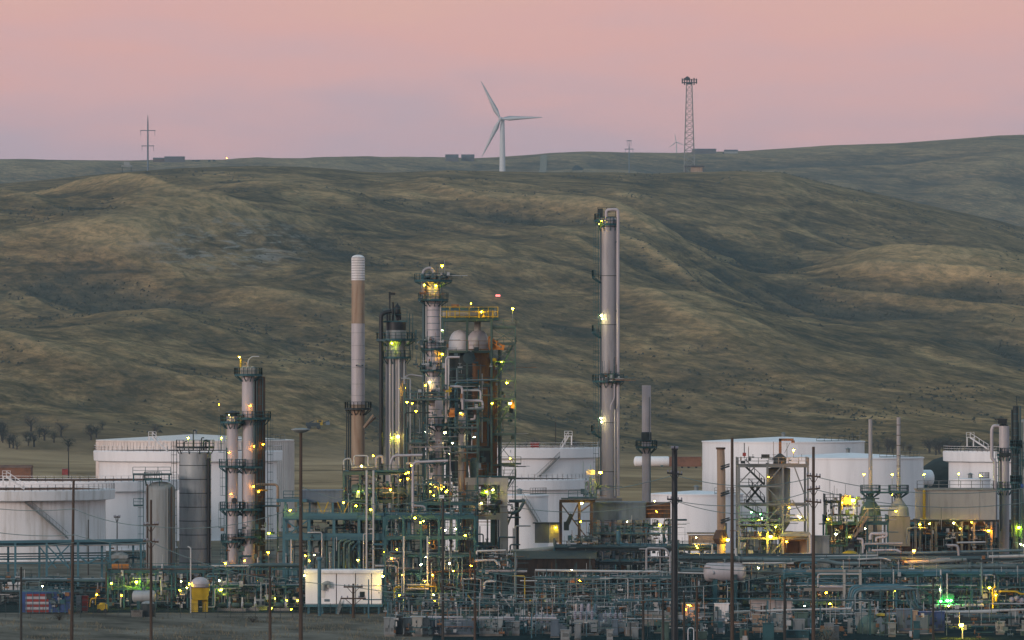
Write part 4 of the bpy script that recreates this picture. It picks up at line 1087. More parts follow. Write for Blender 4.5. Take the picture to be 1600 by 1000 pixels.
# ------------------------------------------------------------------ main lit column
T = column('tall banded pinkish column with lit top and looped overhead pipe', 677, 815, 437, 21, 'lagging_pale', head='flat', band=1.0, band_m='pipe_grey', plats=((440, 30, 170, 370), (470, 24, 170, 370), (547, 20, 150, 390), (580, 21, 160, 380), (625, 44), (690, 36), (770, 38), (720, 30, 180, 360)),
           rods=((-15, 2.4, 432, 800, 'pipe_dark'), (-11, 1., 450, 620, 'pipe_light'), (11.5, 1.0, 450, 560, 'pipe_light'), (13, .8, 440, 470, 'pipe_grey')),
           lamps=((663, 445, 'y', 1.1), (681, 446, 'y', 1.1), (676, 521, 'y', .9), (691, 553, 'y', 1.2), (676, 555, 'y', .8), (671, 597, 'w', .9), (665, 602, 'y', .8), (691, 415, 'y', 1.2, 2.), (664, 675, 'w', .9), (662, 690, 'y', .7), (675, 697, 'y', .9), (664, 476, 'y', .6), (695, 676, 'w', 1.), (699, 714, 'y', .7), (672, 755, 'y', 1.), (690, 768, 'y', 1.1), (672, 770, 'y', 1.), (682, 772, 'y', .8), (667, 850, 'o', .7), (677, 848, 'y', .9)), lad_side=1)
T.ppipe([(661, 470), (661, 424), (667, 419), (674, 419), (678, 426)], 814, 2.4, 'lagging', bend=2)
T.part('loop_valve', MB().lathe(X(671, 815), 815, [(.4, Z(437, 815)), (.9, Z(434, 815)), (.5, Z(431, 815)), (.3, Z(427, 815)), (.001, Z(426, 815))], 12), 'pipe_dark')
T.part('antenna', MB().beam(P(671, 420, 816), P(671, 409, 816), .15), 'steel_dark')
fittings(T, rng, X(655, 815), X(702, 815), 812, 816, Z(437, 815), Z(428, 815), 40); fittings(T, rng, X(655, 815), X(668, 815), 812, 816, Z(470, 815), Z(455, 815), 30)
for py_ in (545, 580, 625, 690, 720, 770): fittings(T, rng, X(650, 815), X(700, 815), 811, 814, Z(py_, 815), Z(py_ - 16, 815), 34)
T = column('narrow lit column standing in front of the tall banded one', 686, 806, 622, 12, 'lagging_pale', head='dome', band=0, plats=((665, 22), (718, 20), (772, 22)), rods=((5, .8, 640, 800, 'pipe_grey'),), lamps=((678, 642, 'y', .9), (686, 690, 'y', .9), (679, 715, 'y', .8), (702, 708, 'y', 1.), (680, 760, 'y', 1.), (693, 760, 'y', 1.), (699, 766, 'y', .9)), cuts=((665, 'lagging_pale', 13),))
T.part('manway', MB().tube([P(689, 652, 805.2), P(689, 652, 804.6)], .44, 18), 'lagging')
T = column('wide grey vessel under the narrow lit column', 683, 803, 781, 25, 'lagging', base=None, head='flat', band=3.0, lad=False, lamps=((670, 848, 'o', .7), (677, 852, 'y', .8), (676, 898, 'o', .9)), plats=((780, 24),))
T = column('slim rusty column right of the narrow lit one', 722, 808, 643, 12.5, 'lagging', head='dome', band=0, plats=((669, 24),), cuts=((700, 'lagging', 11.5),), rods=((5, 1.5, 700, 880, 'rust'), (8, 1, 680, 880, 'pipe_dark')), lamps=((720, 645, 'y', 1.1), (741, 683, 'w', 1.), (707, 692, 'w', .9), (740, 690, 'y', .5)))
T.part('manway', MB().tube([P(723, 657, 807), P(723, 657, 806.5)], .46, 18), 'lagging')
T = column('steel blue standpipe column right of the slim rusty one', 740, 812, 715, 11, 'pipe_dark', head='dome', band=0, lad=False, lamps=((738, 760, 'w', .8), (725, 760, 'w', .7)))

# ------------------------------------------------------------------ reactor block with domes
D_ = 826
T = Thing('reactor_structure', 'big dark reactor frame with two pale domes and rusty vessel', 'reactor structure', (X(735, D_), D_, 0))
for px_, m1, m2, rr in ((718, 'white', 'steel_dark', 17), (747, 'lagging_pale', 'rust', 17.5)):
    xx = X(px_, D_ + (2 if px_ < 730 else 0)); r = M(rr, D_); yy = D_ + (2.2 if px_ < 730 else 0)
    T.part('dome', MB().lathe(xx, yy, [(r * 1.03 * (1 - (j / 12) ** 2.6) ** (1 / 2.2), Z(546, D_) + M(31, D_) * j / 12) for j in range(13)], 32, True), m1)
    T.part('vessel', MB().lathe(xx, yy, [(r * .6, Z(760, D_)), (r, Z(705, D_)), (r, Z(546, D_)), (r * .9, Z(546, D_) + .1)], 28), m2)
for py_ in (560, 585, 612, 640, 668): T.part('band', MB().lathe(X(747, D_), D_, [(M(17.5, D_), Z(py_, D_) - .1), (M(18, D_), Z(py_, D_) - .1), (M(18, D_), Z(py_, D_) + .1), (M(17.5, D_), Z(py_, D_) + .1)], 28), 'rust')
T.pipe([P(746, 528, D_), P(746, 500, D_)], .5, 'refractory'); T.part('nozzle', MB().tube([P(733, 559, D_ - 3), P(733, 559, D_ - 4)], .75, 16).tube([P(733, 559, D_ - 4), P(733, 559, D_ - 4.1)], .95, 16), 'pipe_dark')
T.part('dome_skirt', MB().box((X(733, D_), D_ + .5, Z(549, D_)), (M(64, D_), 5.5, .45)), 'refractory')
T.part('handrail', rails(MB(), [P(732, 547, D_ - 2.6), P(764, 547, D_ - 2.6)], 1.4), 'rust')
lv = [Z(q, D_) for q in (805, 748, 700, 655, 601, 548, 499)]
frame(T, X(692, D_), X(768, D_), 2, D_ - 3.5, D_ + 5, 1, lv, .3, 'steel_green', brace=((0, 4), (0, 3), (1, 1)), floors=(0, 1, 2), railed=(1, 3, 4))
T.part('top_deck', MB().box((X(733, D_), D_ + .5, Z(498, D_)), (M(92, D_), 8, .5)), 'steel_teal')
T.part('top_handrail', rails(MB(), [P(688, 496, D_ - 3.6), P(778, 496, D_ - 3.6)], 1.6, .06, 1.4), 'yellow')
T.part('top_drum', MB().hcyl(P(694, 490, D_ - 1), P(772, 490, D_ - 1), .75, 16), 'refractory'); T.part('top_beam', MB().box((X(730, D_), D_ - 2, Z(483, D_)), (M(86, D_), .5, .25)), 'steel_teal')
for px_ in (698, 711, 733, 749, 756, 763, 770): T.beam(P(px_, 497, D_ - 3.6), P(px_, 485, D_ - 3.6), .16, 'yellow', 'post')
T.part('winch', MB().box(P(711, 478, D_), (1.2, 1, .5)).box(P(708, 481, D_), (.3, .5, .6)), 'rust')
for q in ((736, 474, 'y', .7, 1), (746, 474, 'y', .7, 1), (801, 482, 'y', 1.3, 2), (700, 490, 'y', .9), (752, 487, 'y', .9), (732, 571, 'g', .8), (715, 600, 'g', .6), (755, 580, 'y', .01)): T.lamp(q[0], q[1], D_ - 4.4, q[2], q[3], q[4] if len(q) > 4 else 0.)
T.lamp(691, 516, D_ - 3.8, 'w', .6)
T.part('dark_casing', MB().box((X(722, D_), D_ + 1, Z(625, D_)), (M(42, D_), 5, M(140, D_))), 'steel_dark')
T.part('casing', MB().box((X(755, D_), D_ + 3.2, Z(690, D_)), (M(34, D_), 2, M(90, D_))), 'rust_dark'); T.part('black_hopper', MB().box(P(758, 710, D_ - 2.5), (M(16, D_), 2, M(26, D_))), 'black')
risers(T, rng, X(700, D_), X(768, D_), D_ - 5, D_ - 3, Z(760, D_), Z(560, D_), 12, .05, .17, PIPED); fittings(T, rng, X(700, D_), X(768, D_), D_ - 5, D_ - 3, Z(800, D_), Z(545, D_), 90)
for px_, r_, a, b, m in ((770, 7, 560, 745, 'rust'), (756, 5, 700, 800, 'rust'), (781, 3, 545, 800, 'pipe_grey'), (700, 3.5, 560, 800, 'pipe_dark')): T.rod(P(px_, a, D_ + 1), P(px_, b, D_ + 1), M(r_, D_), m, 'standpipe')
fittings(T, rng, X(766, D_), X(806, D_), D_ - 2, D_ + 2, Z(800, D_), Z(530, D_), 70)
# orange hoist frame
T.part('orange_hoist', MB().beam(P(764, 526, D_ - 3), P(786, 541, D_ - 3), .25).beam(P(764, 545, D_ - 3), P(787, 545, D_ - 3), .3).beam(P(764, 526, D_ - 3), P(764, 546, D_ - 3), .25).beam(P(787, 539, D_ - 3), P(785, 547, D_ - 3), .4)
       .beam(P(766, 533, D_ - 3.1), P(782, 544, D_ - 3.1), .2).beam(P(770, 530, D_ - 3.1), P(768, 545, D_ - 3.1), .15).beam(P(776, 534, D_ - 3.1), P(776, 545, D_ - 3.1), .15).box(P(772, 538, D_ - 2.7), (1.2, .3, 1.2)), 'orange')
# right lattice stair tower
T = Thing('stair_tower', 'open lattice stair tower on the right of the reactor', 'stair tower', (X(787, D_), D_, 0))
lv = [Z(q, D_) for q in (870, 800, 745, 725, 678, 652, 623, 594, 564, 537, 511)]
frame(T, X(769, D_), X(805, D_), 1, D_ - 3, D_ + 2.5, 1, lv, .2, 'steel_green', brace=tuple((0, i) for i in (2, 4, 6, 8, 9, 10)), floors=(1, 2, 4, 6, 9), railed=(2, 4, 6, 9, 10))
for a, b in ((870, 800), (800, 745), (678, 623), (594, 540)): stair(T, P(773, a, D_ - 1.5), P(801, b, D_ - 1.5), .9, 'steel_green')
for q in ((769, 630, 'y', 1.), (797, 630, 'y', 1.2), (792, 598, 'y', .9), (784, 565, 'g', .7), (796, 683, 'y', .8), (797, 716, 'y', .9), (789, 600, 'y', .6)): T.lamp(q[0], q[1], D_ - 3.7, q[2], q[3])
T.part('yellow_cabinet', MB().box(P(771, 562, D_ - 3.3), (.9, .5, .5)), 'yellow'); T.part('lit_plate', MB().box(P(802, 632, D_ - 2), (.8, .1, 1.2)), 'orange')
T.part('outrigger', MB().box(P(798, 725, D_ - 1), (M(32, D_), 3, .15)), 'grating'); T.part('handrail', rails(MB(), [P(782, 725, D_ - 2.6), P(814, 725, D_ - 2.6)]), 'steel_green')
# concrete table frame and its ducts
D_ = 805
T = Thing('concrete_frame', 'tall concrete portal frame beneath the reactor', 'concrete frame', (X(770, D_), D_, 0))
for px_ in (787, 735): T.beam((X(px_, D_), D_, 0), (X(px_, D_), D_, Z(747, D_)), 1.15, 'refractory' if px_ > 760 else 'concrete', 'leg')
T.beam((X(760, D_) - 3.2, D_ + .01, Z(752, D_)), (X(794, D_), D_ + .01, Z(752, D_)), 1.25, 'refractory', 'beam', 1.05); T.beam((X(702, D_), D_ + .03, Z(807, D_)), (X(782, D_), D_ + .03, Z(807, D_)), 1.1, 'refractory', 'beam', .95)
T.beam((X(773, D_), D_ + .6, 0), (X(773, D_), D_ + .6, Z(757, D_)), .9, 'steel_green', 'leg')
T.ppipe([(795, 783), (812, 783), (820, 782), (811, 798), (800, 803)], D_, 2.5, 'pipe_dark', bend=1.2)
T.ppipe([(808, 783), (808, 905)], D_ + 1, 3, 'black')
for q in ((760, 768, 'g', 1.3), (770, 765, 'y', 1.2), (752, 786, 'y', .9), (764, 770, 'y', .9), (745, 788, 'w', .6)): T.lamp(q[0], q[1], D_ - 1.5, q[2], q[3], .5)
fittings(T, rng, X(742, D_), X(782, D_), D_ - 1.5, D_ + 1, Z(803, D_), Z(760, D_), 110); risers(T, rng, X(742, D_), X(808, D_), D_ - 1.2, D_ + 2, 3, 14, 22, .05, .13)
drum('dark vessel leaning low inside the concrete portal', 740, 782, 860, D_ + 2, 13, 'pipe_dark', leg_to=0.)
# ------------------------------------------------------------------ tallest column, stack, grey heater
T = column('tallest plain column with an overhead pipe down its right side', 950.5, 835, 338, 26.5, 'lagging', head='dome', band=7.6, band_m='steel_dark', lad=False,
           plats=((346, 22, 150, 230), (434, 26, 165, 215), (520, 26, 165, 215), (597, 25), (676, 27, 165, 215), (352, 17, 200, 340)), rods=((10, 1.4, 640, 775, 'pipe_light'), (-12, .7, 345, 775, 'steel_teal'), (13.5, .8, 600, 775, 'pipe_dark')),
           lamps=((940, 345, 'y', .7), (936, 350, 'y', .6), (940, 493, 'w', 1.0), (939, 653, 'w', 1.0), (941, 498, 'w', .7), (940, 659, 'w', .7), (937, 664, 'y', .7), (938, 501, 'y', .8)), ms='steel_teal')
T.ppipe([(947, 342), (947, 328), (965.5, 327), (965.5, 775)], 834, 2.5, 'lagging_pale', bend=2)
T.ppipe([(960, 600), (960, 622), (954, 634), (954, 640)], 832.5, 1.2, 'lagging_pale')
T.part('head_cage', rails(MB(), [P(934, 340, 834), P(962, 340, 834)], 1.6).box(P(938, 333, 834), (.8, .8, 1.4)), 'steel_dark')
for py_ in (378, 486, 600, 700): T.beam(P(962, py_, 834), P(966, py_, 834), .2, 'steel_teal', 'pipe_guide')
for a, b in ((352, 434), (434, 520), (520, 597), (597, 676), (676, 770)): ladder(T, X(935, 835), 834, Z(b, 835), Z(a - 8, 835), 'steel_teal', -1., 0.)
fittings(T, rng, X(934, 835), X(966, 835), 832, 833.2, Z(596, 835), Z(584, 835), 50)
T.part('plinth', MB().box((X(950, 835), 835, Z(781, 835)), (M(44, 835), 3.5, .5)), 'concrete')
T = column('short tapered grey stack with one ring platform right of the tallest column', 1010, 845, 602, 13.5, 'lagging_pale', name='stack', cat='stack', head='open', band=2.2, lad=False, cuts=((690, 'lagging', 15), (676, 'lagging_pale', 14)), plats=((700, 17),), rods=((6, .8, 700, 790, 'pipe_grey'), (5, .6, 620, 690, 'steel_grey')), lamps=())
T.part('collar', MB().lathe(T.x, T.y, [(M(8.2, 845), Z(690, 845)), (M(8.2, 845), Z(676, 845)), (M(7, 845), Z(675, 845))], 20), 'steel_dark')
T.lamp(1023, 780, 842, 'y', .8)
D_ = 822
T = Thing('fired_heater', 'dark grey box heater on legs at the foot of the tallest column', 'heater', (X(965, D_), D_, 0))
T.part('casing', MB().box((X(967, D_), D_, Z(798, D_)), (M(82, D_), 7, M(27, D_))).box((X(967, D_), D_, Z(785, D_)), (M(84, D_), 7.3, .25)), 'cabinet_blue')
T.part('duct_box', MB().box((X(1028, D_), D_ + .3, Z(797, D_)), (M(38, D_), 6, M(24, D_))), 'rust_dark')
for px_ in (929, 941, 958, 975, 990, 1008, 1046):
    T.beam((X(px_, D_), D_ - 3.1, 0), (X(px_, D_), D_ - 3.1, Z(811, D_)), .55 if px_ < 950 else .35, 'cabinet_blue', 'leg'); T.beam((X(px_, D_), D_ + 3, 0), (X(px_, D_), D_ + 3, Z(811, D_)), .4, 'steel_dark', 'leg')
for i, py_ in enumerate((790, 796, 802)): T.beam(P(1010, py_, D_ - 3.2), P(1047, py_, D_ - 3.2), .15, 'rust', 'stiffener')
T.part('burner_deck', MB().box((X(975, D_), D_ - 1, Z(834, D_)), (M(110, D_), 8, .2)), 'grating'); T.part('handrail', rails(MB(), [P(920, 834, D_ - 5), P(1050, 834, D_ - 5)]), 'steel_blue')
fittings(T, rng, X(922, D_), X(1048, D_), D_ - 5, D_ - 2, Z(850, D_), Z(814, D_), 190); risers(T, rng, X(922, D_), X(1048, D_), D_ - 5, D_ + 2, 0, Z(812, D_), 26, .06, .16, PIPED)
for q in ((1023, 783, 'y', .6), (1031, 820, 'y', 1.3), (1026, 799, 'o', .6), (942, 775, 'o', .01), (980, 815, 'w', .5), (965, 830, 'y', .4)): T.lamp(q[0], q[1], D_ - 5.2, q[2], q[3], .4)
D_ = 815
T = Thing('portal_frame', 'brown cross braced portal frame lit from its top left of the grey heater', 'portal frame', (X(902, D_), D_, 0))
for px_ in (876, 905, 924): T.beam((X(px_, D_), D_, 0), (X(px_, D_), D_, Z(784, D_)), .45, 'rust_dark', 'post')
T.beam(P(874, 783, D_), P(930, 783, D_), .45, 'rust_dark'); T.beam(P(877, 788, D_ - .1), P(915, 838, D_ - .1), .2, 'rust_dark', 'brace'); T.beam(P(903, 788, D_ + .2), P(885, 828, D_ + .2), .2, 'rust_dark', 'brace'); T.beam(P(923, 788, D_ + .2), P(906, 800, D_ + .2), .2, 'rust_dark', 'brace')
T.beam(P(893, 803, D_ - .3), P(884, 822, D_ - .3), .5, 'steel_dark', 'chute'); T.part('chute_box', MB().box(P(885, 822, D_ - .3), (.8, .6, 1.3)), 'steel_dark')
T.part('deck', MB().box((X(905, D_), D_, Z(779, D_)), (M(56, D_), 3.5, .2)), 'grating'); T.part('handrail', rails(MB(), [P(888, 778, D_ - 1.7), P(932, 778, D_ - 1.7)]), 'steel_teal')
for a, b, r_ in (((922, 776), (922, 745), 2), ((930, 776), (930, 752), 2.5), ((915, 776), (915, 755), 1.3)): T.ppipe([a, b], D_ - .5, r_, 'pipe_grey')
T.part('valve_box', MB().box(P(923, 738, D_), (1.3, .9, .7)).box(P(931, 765, D_), (1.0, 1, 1.2)), 'lagging_pale'); fittings(T, rng, X(910, D_), X(936, D_), D_ - 1, D_ + 1, Z(778, D_), Z(748, D_), 46)
for q in ((938, 738, 'y', 1.8, 0), (909, 783, 'y', 1.2, 0), (915, 784, 'y', .9, 0), (907, 815, 'y', .7, .5), (888, 855, 'o', 1.5, 2)): T.lamp(q[0], q[1] + (3 if q[1] == 783 else 0), D_ - 1.6, q[2], q[3], q[4])
T = Thing('lit_shed', 'small shed with a glowing lit end left of the brown portal frame', 'shed', (X(855, 818), 818, 0))
T.part('body', MB().box(P(847, 833, 818), (2.2, 3, 2.9)), 'cabinet_blue'); T.part('end_wall', MB().box(P(866, 833, 818), (1.4, 2.9, 2.8)), 'refractory'); T.part('roof', MB().box(P(854, 817, 818), (4.2, 3.4, .15)), 'steel_dark'); T.part('plinth', MB().box((X(855, 818), 818, 1.2), (4.2, 3, 2.4)), 'concrete')
T.lamp(868, 824, 815.6, 'y', .9)
D_ = 806
T = Thing('yellow_skid', 'yellow lit round skid with shelf in front of the brown portal frame', 'skid', (X(910, D_), D_, 0))
T.part('bowl', MB().lathe(X(910, D_), D_, [(1.2, Z(868, D_)), (2.4, Z(858, D_)), (2.5, Z(855, D_)), (2.3, Z(855, D_)), (.01, Z(857, D_))], 24), 'rust_beige'); T.part('deck', MB().box(P(910, 847, D_ + 1), (4.8, 3, .25)), 'rust_beige')
for px_ in (889, 902, 918, 931): T.beam((X(px_, D_), D_ + .5, 0), (X(px_, D_), D_ + .5, Z(843, D_)), .2, 'rust_dark', 'leg')
T.lamp(918, 853, D_ - 2.8, 'y', .8); T.lamp(905, 853, D_ - 2.8, 'y', .7); T.lamp(898, 850, D_ - 2.8, 'y', .6); fittings(T, rng, X(890, D_), X(930, D_), D_ - 1, D_ + 1, Z(846, D_), Z(838, D_), 40)
# dark shed and racks in the middle
T = boxy('dark_shed', 'long dark brown shed behind the middle pipe rack', 'shed', 797, 930, 873, 940, 792, 8, 'rust_dark', 'steel_dark', .9)
T.part('roof_pipe', MB().tube([P(797, 864, 800), P(862, 858, 800), P(868, 857, 803)], .45, 10), 'refractory'); T.part('kerb', MB().box(P(850, 868, 801), (13, .3, .3)), 'refractory')
rng = random.Random(31)
D_ = 770
T = Thing('process_rack', 'dense lit pipe rack in front of the tall banded column', 'pipe rack', (X(700, D_), D_, 0))
lv = [Z(q, D_) for q in (922, 893, 865, 838, 806)]
frame(T, X(603, D_), X(742, D_), 5, D_ - 4, D_ + 8, 2, lv, .3, 'steel_teal', floors=(3,), railed=(3, 4), brace=((0, 1), (3, 2)))
frame(T, X(742, D_), X(806, D_), 2, D_ - 4, D_ + 6, 1, lv[:2], .32, 'steel_teal', railed=(1,))
for z in lv[:3]: run_pipes(T, rng, X(603, D_), X(742, D_), D_ - 4.6, D_ + 7, z, 9, .06, .22, PIPEM, .2)
for z in lv[3:]: run_pipes(T, rng, X(603, D_), X(742, D_), D_ - 4, D_ + 7, z, 5, .05, .15, PIPED, .2)
for z in lv[:2]: run_pipes(T, rng, X(742, D_), X(806, D_), D_ - 4.6, D_ + 5, z, 6, .06, .22)
risers(T, rng, X(603, D_), X(806, D_), D_ - 5.5, D_ + 4, 0, 9, 70, .05, .16); risers(T, rng, X(603, D_), X(745, D_), D_ - 2, D_ + 6, 6, 15, 26, .05, .13, PIPED)
fittings(T, rng, X(603, D_), X(806, D_), D_ - 5.6, D_ + 1, .2, 8, 420); fittings(T, rng, X(603, D_), X(745, D_), D_ - 5, D_ + 3, 7, 14.0, 130)
T.ppipe([(745, 866), (745, 861), (790, 860)], D_ - 5.3, 1.6, 'pipe_light'); T.ppipe([(742, 876), (774, 875), (778, 882)], D_ - 5.5, 1.8, 'pipe_light'); T.ppipe([(757, 920), (757, 909), (775, 908)], D_ - 5.5, 1.8, 'pipe_light')
for px_ in (631, 668): T.ppipe([(px_, 950), (px_, 838)], D_ - 5.6, 1.5, 'pipe_light')
T.ppipe([(636, 914), (672, 914)], D_ - 5.8, 1.7, 'refractory'); T.ppipe([(616, 940), (616, 918), (628, 917)], D_ - 5.8, 1.4, 'yellow'); T.ppipe([(638, 918), (682, 916), (682, 924)], D_ - 5.8, 1.2, 'yellow'); T.ppipe([(636, 920), (670, 920)], D_ - 5.9, 1.5, 'lagging_pale')
T.ppipe([(645, 835), (645, 726), (650, 722), (700, 720)], D_ + 8.5, 1.9, 'lagging_pale'); T.ppipe([(645, 790), (664, 791), (664, 830)], D_ + 6, 1.6, 'lagging'); T.ppipe([(610, 725), (614, 712), (660, 711)], D_ + 8.3, 2, 'lagging_pale')
for q in ((658, 882, 'w', 1.0, 1), (702, 880, 'w', 1.0, 1), (660, 894, 'y', .6, 0), (665, 870, 'w', .4, 0), (628, 898, 'y', .8, 0), (678, 929, 'y', 1., 0), (679, 938, 'y', .8, 0), (676, 898, 'o', 1.0, 0), (736, 884, 'o', .9, 0), (730, 882, 'y', .9, 0), (708, 892, 'y', .8, 0), (616, 909, 'y', .9, 0), (622, 917, 'y', .8, 0), (640, 913, 'y', .7, 0), (664, 908, 'y', .7, 0), (652, 942, 'y', .6, 0), (735, 921, 'g', .7, 0), (612, 872, 'o', .9, 0), (609, 876, 'y', .8, 0), (648, 809, 'y', 1.3, 0), (657, 816, 'y', 1., 0), (662, 814, 'y', .8, 0), (696, 828, 'w', .9, 0), (712, 826, 'w', 1.0, 1), (727, 836, 'y', 1.1, 0), (728, 844, 'y', .8, 0), (624, 930, 'g', .7, 0), (630, 945, 'g', .7, 0), (602, 950, 'o', .9, 0), (612, 930, 'g', .6, 0)):
    T.lamp(q[0], q[1], D_ - 6.4, q[2], q[3], q[4])
for i, (px_, py_) in enumerate(((688, 930), (697, 930))): T.ppipe([(px_, 955), (px_, py_ - 4)], D_ - 6.5, 3.2, 'refractory', 'standpipe')
# long upper green platform level tying the columns together
D_ = 796
T = Thing('column_platform', 'long lit working platform spanning the lower part of the tall columns', 'platform', (X(690, D_), D_, 0))
lv = [Z(805, D_), Z(785, D_), Z(740, D_)]
frame(T, X(640, D_), X(745, D_), 4, D_ - 3, D_ + 5, 1, lv[:2], .3, 'steel_teal', floors=(0, 1), railed=(0, 1))
fittings(T, rng, X(640, D_), X(745, D_), D_ - 3.4, D_ + 2, Z(806, D_), Z(768, D_), 130); risers(T, rng, X(640, D_), X(748, D_), D_ - 3.5, D_ + 3, Z(810, D_), Z(720, D_), 16, .05, .13, PIPED)
T.part('lit_hood', MB().box(P(645, 724, D_ + 1), (2, 1.5, .3)), 'refractory')
for px_, py_ in ((643, 725), (652, 724), (641, 748), (634, 738), (645, 790), (655, 600), (636, 626), (643, 632), (650, 640), (672, 766), (690, 762), (697, 766), (678, 772), (644, 628)): T.lamp(px_, py_ + 2, D_ - 3.8, 'y', rng.uniform(.6, 1.0), .4)
# loop pipes right of the tall column
T.ppipe([(697, 660), (697, 558), (718, 558)], D_ + 6, 1.7, 'lagging_pale'); T.ppipe([(701, 640), (701, 560)], D_ + 5.5, 1.4, 'pipe_light'); T.ppipe([(703, 604), (722, 604), (723, 640)], D_ + 4, 1.8, 'lagging_pale'); T.ppipe([(722, 610), (751, 610), (751, 624)], D_ + 5, 1.5, 'pipe_light'); T.ppipe([(720, 626), (754, 626), (755, 638), (730, 639)], D_ + 5, 2, 'lagging_pale')
T.ppipe([(703, 595), (779, 593)], D_ + 6, 1.2, 'pipe_grey'); T.part('orange_valve', MB().tube([P(703, 644, D_ + 4), P(710, 644, D_ + 4)], .55, 12).box(P(706, 648, D_ + 4), (.9, .6, .7)), 'orange'); T.part('yellow_valve', MB().box(P(701, 611, D_ + 3), (.9, .5, .3)).beam(P(696, 614, D_ + 3), P(706, 606, D_ + 3), .15).beam(P(702, 618, D_ + 3), P(702, 604, D_ + 3), .15), 'yellow')
T.ppipe([(735, 655), (742, 655), (742, 648)], D_ + 4, 1.6, 'lagging_pale'); T.ppipe([(632, 590), (640, 585), (660, 588)], D_ + 8, 1.2, 'lagging')
for py_, a, b in ((625, 632, 700), (669, 700, 745), (693, 632, 665), (708, 700, 746), (640, 726, 756)):
    T.part('side_platform', MB().box((X((a + b) / 2, D_), D_ + 4, Z(py_, D_)), (M(b - a, D_), 3, .15)), 'grating'); T.part('handrail', rails(MB(), [P(a, py_, D_ + 2.6), P(b, py_, D_ + 2.6)]), 'steel_green')
T.beam(P(668, 600, D_ + 9), (X(668, D_), D_ + 9, 0), .3, 'steel_green', 'post'); T.beam(P(632, 600, D_ + 9), (X(632, D_), D_ + 9, 0), .3, 'steel_green', 'post'); T.beam(P(746, 640, D_ + 7), (X(746, D_), D_ + 7, 0), .3, 'steel_green', 'post')
fittings(T, rng, X(632, D_), X(755, D_), D_ + 3, D_ + 6, Z(740, D_), Z(600, D_), 130); risers(T, rng, X(632, D_), X(668, D_), D_ + 4, D_ + 7, Z(760, D_), Z(590, D_), 12, .05, .13, PIPED); run_pipes(T, rng, X(640, D_), X(756, D_), D_ + 3, D_ + 7, Z(700, D_), 5, .05, .12)
# ------------------------------------------------------------------ middle rack with many thin posts, right racks
rng = random.Random(47)
D_ = 760
T = Thing('bus_rack', 'rack of many thin posts under a long pale pipe right of the dark shed', 'pipe rack', (X(930, D_), D_, 0))
x0, x1 = X(836, D_), X(1055, D_)
for i in range(18):
    xx = x0 + (x1 - x0) * i / 17
    T.beam((xx, D_ - 1, 0), (xx, D_ - 1, Z(891, D_)), .09, 'steel_grey', 'post')
    T.beam((xx + .5, D_ + 3, 0), (xx + .5, D_ + 3, Z(895, D_)), .16, 'steel_teal', 'post')
T.ppipe([(836, 891), (990, 893), (1030, 893)], D_ - 1, 1.9, 'pipe_light'); T.ppipe([(1000, 893), (1100, 896)], D_, 1.3, 'pipe_light')
for py_, m in ((902, 'steel_teal'), (912, 'steel_blue'), (924, 'steel_teal'), (935, 'pipe_grey'), (942, 'steel_blue')): T.beam(P(836, py_, D_ - 1.1), P(1060, py_, D_ - 1.1), .14, m)
run_pipes(T, rng, x0, x1, D_ - 1, D_ + 5, Z(905, D_), 9, .05, .18, PIPED); run_pipes(T, rng, x0, x1, D_ - 1, D_ + 5, Z(925, D_), 9, .05, .18, PIPED); fittings(T, rng, x0, x1, D_ - 1.5, D_ + 3, .2, 5.2, 420); risers(T, rng, x0, x1, D_ - 1.4, D_ + 3, 0, 5.5, 50, .04, .1)
T.ppipe([(800, 900), (820, 900), (820, 935)], D_ - 2, .9, 'yellow'); T.ppipe([(1010, 893), (1010, 856), (1040, 857), (1047, 868), (1047, 893)], D_ + 2, 1.7, 'lagging')
for q in ((957, 880, 'y', .9, .8), (906, 907, 'o', .7, 0), (845, 937, 'y', .9, 0), (848, 937, 'y', .8, 0), (826, 938, 'y', .9, 0), (876, 938, 'g', .5, 0), (883, 938, 'g', .5, 0), (893, 890, 'w', .4, 0), (960, 886, 'y', .01, 0)): T.lamp(q[0], q[1], D_ - 2, q[2], q[3], q[4])
T.part('yellow_box', MB().box(P(826, 938, D_ - 2), (1.2, .5, .6)), 'yellow')
D_ = 800
T = Thing('middle_rack', 'low rack of pipes running past the grey heater', 'pipe rack', (X(960, D_), D_, 0))
frame(T, X(870, D_), X(1130, D_), 8, D_ - 3, D_ + 5, 1, [Z(878, D_), Z(856, D_)], .3, 'steel_dark', railed=(1,))
for z in (Z(878, D_), Z(856, D_)): run_pipes(T, rng, X(866, D_), X(1132, D_), D_ - 3.6, D_ + 5, z, 9, .08, .24, PIPED + ['rust_dark', 'pipe_light'])
risers(T, rng, X(870, D_), X(1130, D_), D_ - 3.8, D_ + 2, 0, 8.5, 50, .05, .14); fittings(T, rng, X(870, D_), X(1130, D_), D_ - 4, D_ + 1, .5, 8.5, 330)
for q in ((1088, 840, 'w', .5), (1090, 856, 'y', .9), (1088, 853, 'y', .8), (1122, 845, 'y', .5), (1070, 838, 'y', .5)): T.lamp(q[0], q[1], D_ - 4.4, q[2], q[3])
T.part('brown_cabin', MB().box(P(1098, 848, D_ + 1), (4.2, 3, 2.2)), 'rust_beige'); T.part('brown_cabin_roof', MB().box(P(1098, 833, D_ + 1), (4.6, 3.4, .2)), 'concrete'); T.beam(P(1078, 838, D_ - 1), P(1078, 890, D_ - 1), .2, 'rust', 'post')
T.ppipe([(1075, 866), (1112, 866)], D_ - 4, 2, 'pipe_light'); T.ppipe([(1113, 875), (1113, 850), (1082, 850)], D_ - 4, 1.5, 'pipe_light')
T = drum('big pale horizontal drum with rounded ends behind the brown pole', 1099, 1166, 894, 775, 15, 'lagging_pale')
